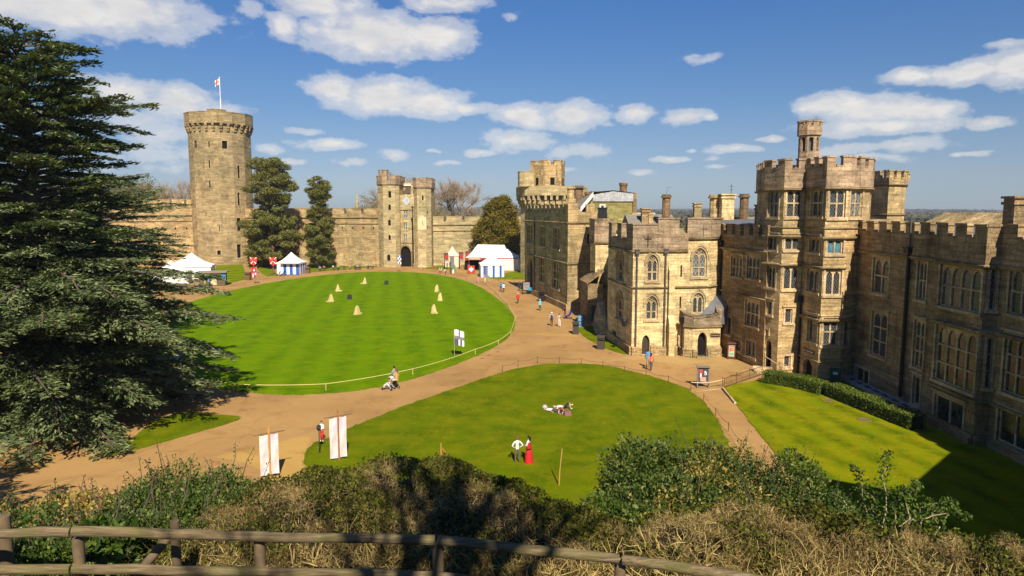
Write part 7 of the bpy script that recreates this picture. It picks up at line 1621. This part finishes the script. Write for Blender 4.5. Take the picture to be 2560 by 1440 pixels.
for a, b in ((cs[0], cs[1]), (cs[1], cs[2]), (cs[2], cs[3]), (cs[3], cs[0])):
    k_ = 26; fl = 1.07
    for k in range(k_):
        p = [a[i] + (b[i] - a[i]) * k / k_ for i in (0, 1)]; q = [a[i] + (b[i] - a[i]) * (k + 1) / k_ for i in (0, 1)]; s0 = 1 + .012 * (k % 2)
        if a is cs[0] and k / k_ < .42: pass
        else: wl.add([(p[0] * fl, p[1] * fl * s0, 0), (q[0] * fl, q[1] * fl * s0, 0), (q[0], q[1], 3), (p[0], p[1], 3)], [(0, 1, 2, 3)])
        o = 1.006; tr.add([(p[0] * o, p[1] * o, 3.02), (q[0] * o, q[1] * o, 3.02), (q[0] * o, q[1] * o, 2.45), ((p[0] + q[0]) / 2 * o, (p[1] + q[1]) / 2 * o, 2.25), (p[0] * o, p[1] * o, 2.45)], [(1, 0, 4, 3, 2)])
wl.build('wall_cloth', plain('cream_canvas', (.74, .70, .56), .9, var=.05), mq); M_burg = cmat((.26, .045, .045)); tr.build('trim', M_burg, mq)
m = MB(); m.box((-hw + 2.4, -hd_ - .9, 2.9), (2.8, 2.0, .5)); m.build('entrance_canopy', plain('entrance_cloth', (.48, .36, .24), .9), mq)
m = MB(); m.box((-hw + 2.2, -hd_ + .6, 1.2), (4.6, .2, 2.4)); m.build('dark_interior', M_void, mq)
for sx in (-hw + 1.1, -hw + 3.7): m = MB(); m.tube([(sx, -hd_ - 1.8, 0), (sx, -hd_ - 1.8, 3.6)], .06, 6); m.build('pole', M_burg, mq)
# timber kiosk
kx, ky = G(524, 716); kk = empty('timber_kiosk', (kx, ky + 1.6, 0), .25, 'dark timber kiosk with a grey roof and a blue sign, by the white tents', 'kiosk')
m = MB(); m.box((0, 1.2, 1.25), (4.6, .15, 2.5)); m.box((-2.25, 0, 1.25), (.15, 2.4, 2.5)); m.box((2.25, 0, 1.25), (.15, 2.4, 2.5)); m.box((0, -1.2, .55), (4.35, .15, 1.1)); m.build('wall', plain('kiosk_timber', (.13, .085, .05), .9, var=.3), kk)
m = MB(); m.box((0, -.1, 2.65), (5.4, 3.4, .18)); m.build('roof', plain('kiosk_roof', (.26, .22, .17), .9), kk); m = MB(); m.box((0, -1.3, 2.3), (4.4, .06, .35)); m.build('fascia_sign', plain('pale_sign', (.50, .46, .30), .8), kk); m = MB(); m.box((2.1, -1.36, 1.75), (.75, .06, 1.3)); m.build('blue_panel', cmat((.06, .24, .48)), kk); m = MB(); m.box((.4, -1.32, .9), (.9, .06, 1.4)); m.build('menu_board', plain('pale_sign', (.50, .46, .30), .8), kk)

# ================================================================ flags, banners and signs
def flag(px, py, ptop, w_, h_, rows, mats, label, rz=0.0, pole=M_barkp, droop=.25, Y=None):
    x, y = G(px, py); r = empty('flag', (x, y, 0), 0, label, 'flag'); zt = HZ(ptop, y); m = MB(); m.tube([(0, 0, 0), (0, 0, zt)], .035 * max(1, y / 70), 6); m.build('pole', pole, r)
    c = flag_mesh(w_, h_, rows, None, .08, rz, droop).build('cloth', mats, r); c.location = (.02, 0, zt - .02); return r
BW = [[0, 0, 2, 0, 0], [0, 0, 2, 0, 0], [2, 2, 2, 2, 2], [1, 1, 0, 1, 0], [1, 1, 0, 1, 0]]
flag(1136, 892, 823, .95, 1.5, BW, [M_cloth, cmat((.10, .09, .12)), cmat((.2, .2, .22))], 'black and white quartered flag on a thin pole at the edge of the oval lawn')
flag(643, 709, 666, 1.0, 2.0, [[0, 0, 0, 0, 0], [0, 0, 1, 0, 0], [0, 2, 0, 0, 0], [0, 1, 0, 1, 0], [0, 0, 2, 1, 0]], [M_red, M_cloth, M_blue], 'red flag patterned in white and blue near the shields', math.pi + .2)
flag(994, 680, 638, .9, 1.9, [[0, 1, 0], [1, 0, 1], [0, 1, 2], [1, 0, 1]], [M_blue, M_cloth, M_red], 'blue and white flag by the left side of the gateway')
flag(459, 916, 851, .85, 1.9, [[0, 0, 1, 0], [0, 1, 1, 0], [1, 1, 2, 1], [2, 2, 1, 2]], [M_red, M_cloth, M_blue], 'red white and blue flag on a thin pole by the cedar', math.pi)
flag(1085, 664, 620, .75, 2.4, [[0, 0], [1, 1], [0, 0]], [cmat((.12, .03, .03)), M_black], 'narrow dark pennant on a tall pole right of the gatehouse')
for px_, py_, yt, nm in ((1112, 672, 632, 'left of the pavilion door'), (1149, 672, 630, 'right of the pavilion door'), (1165, 671, 628, 'nearest the marquee entrance')):
    flag(px_, py_, yt, 1.35 if px_ > 1160 else .95, 2.1, [[0, 0, 0, 0], [0, 1, 1, 0], [1, 1, 1, 1], [1, 0, 0, 1], [2, 0, 2, 0]], [cmat((.09, .06, .07)), M_red, cmat((.40, .40, .42))], 'dark hanging banner with a red emblem, ' + nm, 0, M_pipe, .0)
bx_, by_ = G(1178, 684); bb = empty('banner', (bx_, by_, 0), .1, 'red banner with a white cross standing in front of the marquee', 'banner'); z1 = HZ(664, by_)
m = MB(); W_ = 1.6; pat = [[0] * 7, [0, 0, 0, 1, 0, 0, 0], [0, 0, 1, 1, 1, 0, 0], [0, 1, 1, 1, 1, 1, 0], [0, 0, 1, 1, 1, 0, 0], [0, 0, 0, 1, 0, 0, 0], [0] * 7]
for j in range(7):
    for i in range(7): x0 = -W_ / 2 + W_ * i / 7; z0 = z1 - (z1 - .15) * j / 7; dz = (z1 - .15) / 7; m.add([(x0, .04 * math.sin(i), z0 - dz), (x0 + W_ / 7, .04 * math.sin(i + 1), z0 - dz), (x0 + W_ / 7, .04 * math.sin(i + 1), z0), (x0, .04 * math.sin(i), z0)], [(0, 1, 2, 3)], pat[j][i])
m.build('cloth', [M_red, M_cloth], bb)
for s in (-.85, .85): m = MB(); m.tube([(s, .05, 0), (s, .05, z1 + .1)], .04, 6); m.build('pole', M_pipe, bb)
def tall_banner(px, py, ptop, half, ztop_frac, label, wood):
    x, y = G(px, py); zt = HZ(ptop, y); r = empty('tall_banner', (x, y, 0), R(24), label, 'banner'); m = MB(); m.box((0, 0, zt / 2), (.085, .05, zt)); m.build('pole', wood, r)
    m = MB(); m.tube([(-half * 1.6, .06, zt - .42), (half * 1.7, .06, zt - .34)], .03, 8); m.build('crossbar', M_post, r); m = MB(); n = 14
    for i in range(8):
        for j in range(n):
            P = lambda a, b: (-half + 2 * half * a / 8, .12 + .035 * math.sin(a * 1.2 + b * .5), zt - .5 - (zt - .62) * b / n + .04 * a / 8); m.add([P(i, j), P(i, j + 1), P(i + 1, j + 1), P(i + 1, j)], [(0, 1, 2, 3)])
    mt, t_, b_ = nt('washed_pink_cloth'); nn = noise(t_, t_.nodes.new('ShaderNodeTexCoord').outputs['Object'], 2.2, 3); L(t_, ramp(t_, nn.outputs[0], [(.36, (.60, .48, .53)), (.5, (.66, .56, .57)), (.64, (.66, .62, .47))]).outputs[0], b_.inputs[0])
    m.build('cloth', mt, r); return r
tall_banner(848, 1152, 1024, .47, 1, 'tall pale pink banner on a brown post, the right one of the pair', plain('brown_post', (.30, .13, .05), .8, var=.25)); tall_banner(676, 1195, 1066, .47, 1, 'tall pale pink banner on an orange post, the left one of the pair', plain('orange_post', (.46, .24, .06), .8, var=.25))
for px_, nm in ((618, 'left'), (680, 'right')):
    x, y = G(px_, 689 if px_ < 650 else 688); y += 4 if px_ < 650 else 1; r = empty('shield_sign', (x, y, 0), 0, 'red shield board with a white diagonal cross, ' + ('nearest the round tower' if px_ < 650 else 'beside the left striped tent'), 'sign'); zt = HZ(643, y); w_ = .85; zb = zt - 2.0
    o_ = [(-w_, zt), (w_, zt), (w_ * .95, zt - 1.0), (w_ * .6, zt - 1.55), (0, zb), (-w_ * .6, zt - 1.55), (-w_ * .95, zt - 1.0)]
    m = MB(); m.add([(a, -.05, b) for a, b in o_] + [(a, .05, b) for a, b in o_], [tuple(range(6, -1, -1)), tuple(range(7, 14))] + [(k, (k + 1) % 7, 7 + (k + 1) % 7, 7 + k) for k in range(7)])
    for s in (-1, 1): m.add([(s * w_ * .95, -.07, zt - .08), (s * w_ * .72, -.07, zt), (-s * w_ * .62, -.07, zt - 1.6), (-s * w_ * .75, -.07, zt - 1.35)], [(0, 1, 2, 3) if s < 0 else (3, 2, 1, 0)], 1)
    m.build('shield', [M_red, M_cloth], r); m = MB(); m.tube([(0, .1, 0), (0, .1, zt - .3)], .08, 6)
    for a in (-.75, .75): m.tube([(a, -.3, 0), (0, .1, 1.5)], .08, 6)
    m.tube([(-.7, -.25, .12), (.7, -.25, .12)], .08, 6); m.build('stand', M_post, r)
def bin_(px, py, w_, h_, mat, label, rz=0.0, group=None):
    x, y = G(px, py); y += w_ / 2; r = empty('litter_bin', (x, y, 0), rz, label, 'litter bin', group); m = MB(); t_ = w_
    for sx in (-1, 1): m.box((sx * (t_ / 2 - .03), 0, h_ * .42), (.06, t_ - .13, h_ * .84))
    m.box((0, t_ / 2 - .03, h_ * .5), (t_, .06, h_)); m.box((0, -t_ / 2 + .03, h_ * .38), (t_, .06, h_ * .76)); m.box((0, -t_ / 2 + .03, h_ * .93), (t_, .06, h_ * .12))
    for sx in (-1, 1): m.box((sx * (t_ / 2 - .035), 0, h_ * .92), (.05, t_ - .13, h_ * .15))
    m.box((0, 0, h_ * .35), (t_ - .14, t_ - .14, h_ * .7)); m.build('body', mat, r)
    m = MB(); e = t_ * .58; m.add([(-e, -e, h_), (e, -e, h_), (e, e, h_ + .1), (-e, e, h_ + .1), (-e, -e, h_ + .06), (e, -e, h_ + .06), (e, e, h_ + .16), (-e, e, h_ + .16)], [(3, 2, 1, 0), (4, 5, 6, 7), (0, 1, 5, 4), (1, 2, 6, 5), (2, 3, 7, 6), (3, 0, 4, 7)]); m.build('lid', mat, r); return r
M_bin = plain('dark_bin_wood', (.06, .048, .038), .8, var=.2); M_binw = plain('brown_bin_wood', (.15, .085, .045), .85, var=.25)
G_ = 'litter bins along the gravel'
bin_(1440, 836, .72, 1.25, M_bin, 'dark litter bin beside the blue board', -.1, G_); bin_(1503, 874, .72, 1.2, M_bin, 'dark litter bin on the edge of the small chapel lawn', -.25, G_); bin_(1354, 754, .85, 1.3, M_pipe, 'black litter bin against the long shaded block', .1, G_); bin_(618, 701, 1.0, 1.5, M_binw, 'brown wooden litter bin in front of the left red shield', 0, G_); bin_(768, 684, .95, 1.25, M_binw, 'brown wooden litter bin between the striped tent and the benches', 0, G_)
def board(px, py, w_, h_, zlow, label, frame, patches, rz=0.0, roof=True, bg=(.06, .07, .09), name='notice_board'):
    x, y = G(px, py); r = empty(name, (x, y, 0), rz, label, 'notice board'); m = MB()
    for s in (-1, 1): m.box((s * (w_ / 2 - .04), 0, (zlow + h_) / 2), (.09, .12, zlow + h_)); m.box((s * (w_ / 2 - .04), 0, .04), (.12, .7, .08))
    m.box((0, 0, zlow), (w_ - .17, .1, .1)); m.box((0, 0, zlow + h_ - .05), (w_ - .17, .1, .1))
    if roof: m.box((0, -.02, zlow + h_ + .06), (w_ * 1.12, .3, .12))
    m.build('frame', frame, r); m = MB(); m.box((0, 0, zlow + h_ / 2), (w_ - .172, .04, h_ - .15)); mats = [cmat(bg)]
    for k, (a, b, c, d, col) in enumerate(patches):
        W2, H2 = w_ - .2, h_ - .18; mats.append(cmat(col)); m.add([(-W2 / 2 + a * W2, -.024 - .002 * k, zlow + .09 + b * H2), (-W2 / 2 + c * W2, -.024 - .002 * k, zlow + .09 + b * H2), (-W2 / 2 + c * W2, -.024 - .002 * k, zlow + .09 + d * H2), (-W2 / 2 + a * W2, -.024 - .002 * k, zlow + .09 + d * H2)], [(0, 1, 2, 3)], len(mats) - 1)
    m.build('poster', mats, r); return r
M_brd = plain('grey_brown_board', (.20, .17, .14), .8, var=.2)
CR, PK_ = (.55, .06, .05), (.60, .30, .24)
b1_ = board(1757, 968, .95, 1.25, .38, 'framed notice board with a dark red and white poster at the head of the path', M_brd, [(.1, .60, .42, .92, CR), (.16, .30, .34, .62, (.66, .60, .54)), (.2, .04, .8, .34, PK_), (.62, .5, .86, .72, WHT), (.66, .54, .76, .66, (.06, .07, .09)), (.62, .72, .80, .80, WHT), (.3, -.0, .9, .05, (.4, .36, .3))], -.1)
board(1828, 897, .72, 1.35, .12, 'brown framed poster board with red and green patches in front of the shaded wing', plain('reddish_frame', (.14, .05, .03), .7), [(.02, .02, .98, .96, (.62, .58, .46)), (.1, .42, .5, .78, (.56, .14, .07)), (.54, .45, .9, .8, (.62, .22, .10)), (.1, .1, .9, .36, (.26, .40, .20)), (.06, .84, .94, .92, (.16, .12, .08))], -.25)
board(1316, 735, 1.35, 1.6, .55, 'black framed map board in the shade beside the arched door', M_pipe, [(.05, .05, .95, .95, (.30, .27, .24)), (.2, .2, .7, .6, (.22, .22, .20)), (.1, .68, .9, .78, (.16, .10, .09))], .1, False)
x, y = G(1327, 736); r = empty('blue_table_sign', (x, y, 0), .1, 'low bright blue sign on legs beside the map board', 'sign'); m = MB(); m.box((0, 0, .95), (.9, .06, .55)); m.build('panel', cmat((.03, .26, .42)), r); m = MB(); [m.tube([(s, 0, 0), (s, 0, .7)], .025, 5) for s in (-.4, .4)]; m.build('legs', M_pipe, r)
x, y = G(1452, 815); r = empty('board_sign', (x, y, 0), -.15, 'blue folding board sign near the long block corner', 'sign')
m = MB(); m.add([(-.38, -.25, 0), (.38, -.25, 0), (.38, 0, 1.35), (-.38, 0, 1.35), (-.38, .25, 0), (.38, .25, 0), (.38, .03, 1.35), (-.38, .03, 1.35)], [(0, 1, 2, 3), (5, 4, 7, 6), (3, 2, 6, 7)]); m.build('panel', [cmat((.03, .17, .30))], r); m = MB()
for k, (w_, z_) in enumerate(((.5, 1.18), (.42, 1.08), (.55, .9), (.5, .8), (.3, .7), (.5, .45), (.44, .36))): yy = -.25 + .25 * z_ / 1.35 - .012; m.box((0 if k % 2 else -.03, yy, z_), (w_, .006, .04))
m.build('lettering', cmat((.5, .56, .6)), r)
# ================================================================ rope and chain barriers
def barrier(name, label, cat, pxs, hpost, rp, mat_p, mat_r, rr, sag, loc=None, group=None, cap=False):
    P = [Vector((*G(x, y), 0)) for x, y in pxs]; r = empty(name, P[0], 0, label, cat, group)
    for p in P: m = MB(); q = p - P[0]; m.tube([(q.x, q.y, -.05), (q.x, q.y, hpost)], rp, 7); m.build('post', mat_p, r)
    for a, b in zip(P[:-1], P[1:]):
        m = MB(); pts = [tuple(a.lerp(b, k / 10) - P[0] + Vector((0, 0, hpost - .06 - sag * (a - b).length * 4 * (k / 10) * (1 - k / 10)))) for k in range(11)]; m.tube(pts, rr, 5, cap=False); m.build('rope' if rr > .018 else 'chain', mat_r, r)
    return r
M_rope = plain('pale_rope', (.60, .50, .20), .9, var=.1); M_pst = plain('pale_post', (.42, .33, .13), .9, var=.2)
barrier('rope_barrier', 'pale rope on short posts along the near edge of the oval lawn', 'barrier', [(425, 908), (500, 957), (586, 978), (815, 977), (1032, 938), (1188, 887), (1246, 864), (1277, 840), (1289, 800), (1270, 765), (1240, 733), (1215, 712), (1195, 702)], .62, .05, M_pst, M_rope, .03, .012)
M_iron = plain('rusty_iron', (.10, .055, .035), .8, .3)
barrier('chain_barrier', 'thin iron posts and sagging chain along the far edge of the front lawn', 'barrier', [(1256, 930), (1295.5, 917), (1343.6, 908), (1398.6, 908), (1453, 911), (1507, 920), (1561, 932), (1615, 943), (1671, 957), (1727, 975)], .62, .022, M_iron, M_iron, .013, .055)
barrier('chain_barrier', 'iron posts and chain down the side of the narrow path', 'barrier', [(1759, 1005), (1789, 1041), (1820.7, 1079), (1852, 1125)], .62, .022, M_iron, M_iron, .013, .05)
barrier('rope_barrier', 'thick pale rope across the head of the narrow path', 'barrier', [(1727, 976), (1810, 968)], .72, .024, M_iron, plain('thick_rope', (.62, .50, .30), .9), .035, .05)
barrier('rope_barrier', 'grey rope barrier along the left gravel under the cedar', 'barrier', [(240, 968), (213, 1020), (147, 1062), (60, 1108), (-40, 1160)], .85, .05, plain('shade_post', (.20, .15, .10), .9), plain('grey_rope', (.40, .36, .32), .9), .03, .06)
far_pts = [(560, 728), (640, 709), (735, 693), (790, 687), (866, 681), (925, 677), (1010, 675), (1058, 677), (1120, 690), (1165, 700)]
barrier('stake_line', 'row of thin dark stakes and string along the far edge of the oval lawn', 'barrier', far_pts, .8, .03, M_iron, M_iron, .012, .01)
barrier('stake_line', 'row of thin stakes bordering the gravel by the far striped tent', 'barrier', [(1246, 703), (1262, 702), (1283, 701), (1305, 699)], .8, .03, M_iron, M_iron, .012, .01)
# iron railing
Pa, Pb = Vector((*G(1806, 972), 0)), Vector((*G(1905, 938), 0)); r = empty('iron_railing', Pa, 0, 'low iron railing from the path head to the box hedge', 'railing'); d_ = Pb - Pa; m = MB()
for z_ in (.12, .8): m.tube([(0, 0, z_), (d_.x, d_.y, z_)], .022, 5)
m.build('rail', M_iron, r); m = MB()
for k in range(34): q = d_ * (k / 33); m.tube([(q.x, q.y, .02), (q.x, q.y, .86 if k % 11 else 1.0)], .011 if k % 11 else .025, 4)
m.build('bars', M_iron, r)
Pc = Vector((*G(1838, 1010), 0)); mb = MB(); mb.tube([Pa + Vector((0, 0, .1)), Pc + Vector((0, 0, .08))], .09, 6); mb.tube([Vector((*G(1738, 981), .03)), Vector((*G(1806, 972), .03))], .07, 6); tag(mb.build('path_edging', M_frame), 'low stone edging at the head of the narrow path', 'edging')
# ================================================================ things on the oval lawn
for i, (x_, y_, nm) in enumerate(((912, 710, 'furthest back'), (844, 729, 'second furthest on the left side'), (827, 755, 'furthest left'), (893, 787, 'nearest on the left side'), (1093, 730, 'furthest back on the right side'), (1101, 752, 'furthest right'), (1085, 784, 'nearest on the right side'))):
    x, y = G(x_, y_); m = MB(); k = .92; m.add([(-.42, -.3, 0), (.42, -.3, 0), (.42, .3, 0), (-.42, .3, 0), (-.16, -.2, .75), (.24, -.2, .8), (.24, .2, .8), (-.16, .2, .75), (-.02, -.12, 1.25), (.16, -.12, 1.2), (.16, .12, 1.2), (-.02, .12, 1.25)], [(0, 1, 5, 4), (1, 2, 6, 5), (2, 3, 7, 6), (3, 0, 4, 7), (4, 5, 9, 8), (5, 6, 10, 9), (6, 7, 11, 10), (7, 4, 8, 11), (8, 9, 10, 11), (3, 2, 1, 0)]); m.box((.5 if i % 2 else -.5, -.05, .1), (.5, .4, .2)); m.box((0, .2, .5), (.3, .5, 1.0), 0, 0, .4)
    o = tag(m.build('lawn_marker', plain('tan_sacking', (.52, .40, .17), .95, var=.15), None, (x, y, .05)), 'small tan peaked marker on the oval lawn, ' + nm, 'marker', 'tan markers on the oval lawn'); o.rotation_euler = (0, 0, i * .35)
for x_, y_, nm in ((966, 712, 'near the far edge'), (874, 749, 'between the left markers')):
    x, y = G(x_, y_); m = MB(); m.box((0, 0, .35), (.75, .6, .7), .2); m.box((0, -.28, .4), (.5, .06, .4), .2); m.tube([(-.2, 0, .7), (0, 0, .82), (.2, 0, .7)], .03, 5); tag(m.build('black_box', M_black, None, (x, y, .05)), 'small black box on the oval lawn ' + nm, 'box')
# ================================================================ benches with people
def bench(px, py, label):
    x, y = G(px, py); r = empty('picnic_bench', (x, y, 0), 0, label, 'bench', 'picnic benches by the wall'); m = MB(); m.box((0, .7, .74), (1.7, .7, .06)); m.build('table_top', M_binw, r)
    for s in (0, 1.35): m = MB(); m.box((0, s, .44), (1.7, .26, .05)); m.build('seat', M_binw, r)
    for s in (-.6, .6):
        m = MB(); m.tube([(s, 0, .02), (s, .5, .72)], .05, 5); m.tube([(s, 1.4, .02), (s, .9, .72)], .05, 5); m.tube([(s, -.1, .4), (s, 1.5, .4)], .045, 5); m.build('leg', M_binw, r)
    return r
for x_, y_, nm in ((805, 677, 'leftmost'), (838, 676, 'second from the left'), (893, 675, 'third from the left'), (924, 673, 'nearest the gatehouse')): bench(x_, y_, 'dark wooden picnic bench on the strip of lawn, ' + nm)
for x_, y_, hd_, c_, b_, nm in ((800, 677, 180, (.30, .34, .42), NAVY, 'grey blue, on the left end of the leftmost bench'), (810, 676, 190, (.50, .22, .16), BLK, 'dull red, on the right end of the leftmost bench'), (833, 675, 170, WHT, (.3, .2, .1), 'white, on the second bench'), (845, 675, 185, (.20, .50, .48), BLK, 'aqua, on the second bench'), (888, 674, 180, BLK, BLK, 'black, on the left of the third bench'), (894, 674, 175, (.40, .42, .30), BLK, 'olive, in the middle of the third bench'), (899, 674, 185, (.10, .09, .09), BLK, 'dark grey, on the right of the third bench'), (921, 672, 180, (.16, .17, .16), BLK, 'dark green, on the bench nearest the gatehouse'), (927, 672, 170, (.10, .36, .30), WHT, 'green, on the bench nearest the gatehouse')):
    person(x_, y_, hd_, 1.7, 'seated person in ' + nm, c_, b_, (.08, .05, .03), 'sit', group='people on the picnic benches', fingers=False)
for x_, y_, c_, nm in ((860, 675, (.05, .05, .06), 'black'), (875, 674, (.55, .24, .20), 'pink')):
    x, y = G(x_, y_); ch = empty('folding_chair', (x, y, 0), math.pi, 'folding chair under the seated person in %s between the benches' % nm, 'chair'); m = MB(); m.box((0, 0, .43), (.46, .44, .04)); m.build('seat', M_black, ch); m = MB(); m.box((0, -.24, .72), (.46, .04, .4)); m.build('backrest', M_black, ch)
    for sx in (-.2, .2):
        for sy in (-.2, .2): m = MB(); m.tube([(sx, sy, 0), (sx, sy, .42)], .02, 5); m.build('leg', M_pipe, ch)
    person(x_, y_, 180, 1.7, 'person in %s sitting on a folding chair between the benches' % nm, c_, (.2, .15, .12), (.2, .12, .07), 'sit', fingers=False, xy=(x, y))
# ================================================================ small things in front
for px_, py_, yt, lab in ((1399, 1215, 1122, 'leaning thin timber stake on the front lawn right of the couple'),):
    x, y = G(px_ - 2, py_); m = MB(); m.tube([(0, 0, -.1), (.05, .02, HZ(1175, y)), (.16, .05, HZ(yt, y))], [.035, .033, .028], 7); tag(m.build('stake', plain('orange_post', (.46, .24, .06), .8), None, (x, y, 0)), lab, 'stake')
x, y = G(1103, 1165); r = empty('marker_post', (x, y, 0), 0, 'small orange timber post with a sloping strut just above the hedge crest', 'post'); zt = HZ(1108, y); m = MB(); m.tube([(0, 0, -.1), (0, 0, zt)], .04, 7); m.build('post', plain('orange_post', (.46, .24, .06), .8), r); m = MB(); m.tube([(.02, 0, zt - .25), (.75, 0, zt - 1.2)], .045, 7); m.build('strut', plain('brown_post', (.30, .13, .05), .8), r)
x, y = G(799, 1131); r = empty('lamp_stand', (x, y, 0), 0, 'thin black stand with a round dark head beside the child', 'stand'); zt = HZ(1072, y); m = MB(); m.tube([(0, 0, 0), (0, 0, zt)], .025, 6); m.lathe([(.2, 0), (.2, .03), (.03, .06)], n=12); m.build('pole', M_pipe, r); m = MB(); m.lathe([(0, zt - .12), (.1, zt - .08), (.14, zt + .08), (.1, zt + .22), (0, zt + .26)], n=12); m.build('head', M_black, r)
x, y = G(2057, 956); r = empty('utility_cabinet', (26.6, 55.0, 0), -.5, 'green cabinet with a white label behind the box hedge', 'cabinet'); m = MB(); m.box((0, 0, .6), (.8, .35, 1.15)); m.box((0, 0, 1.2), (.86, .41, .06)); m.build('body', cmat((.02, .07, .05)), r); m = MB(); m.box((0, -.185, .85), (.36, .012, .22)); m.build('label', WHT and M_white, r)
for px_, py_, rr_, lab in ((2068, 1002, .42, 'round drain cover on the right lawn, nearer the box hedge'), (2160, 1051, .45, 'round drain cover on the right lawn, nearer the bay window')):
    x, y = G(px_, py_); m = MB(); m.lathe([(0, .02), (rr_ * .8, .02), (rr_ * .85, .035), (rr_, .03), (rr_ * 1.02, 0)], n=24); tag(m.build('drain_cover', plain('drain_stone', (.15, .115, .04), .9), None, (x, y, .045)), lab, 'drain cover')
x, y = G(1839, 939); m = MB(); m.box((0, 0, .01), (.9, .45, .02), .1)
for k in range(6): m.box((-.35 + k * .14, 0, .024), (.05, .38, .012), .1)
tag(m.build('drain_grate', plain('grate_iron', (.20, .10, .05), .8), None, (x, y, .006)), 'rectangular drain grate in the gravel near the railing', 'drain cover')
for px_, py_, nm in ((1244, 880, 'nearest the rope bend'), (1222, 888, 'middle of three'), (1205, 896, 'nearest the flag'), (1525, 883, 'beside the dark bin')):
    x, y = G(px_, py_); m = MB(); m.lathe([(0, .012), (.2, .012), (.23, 0)], n=14); tag(m.build('drain_cover', plain('grate_iron', (.20, .10, .05), .8), None, (x, y, .006)), 'small rusty drain cover in the gravel, ' + nm, 'drain cover')
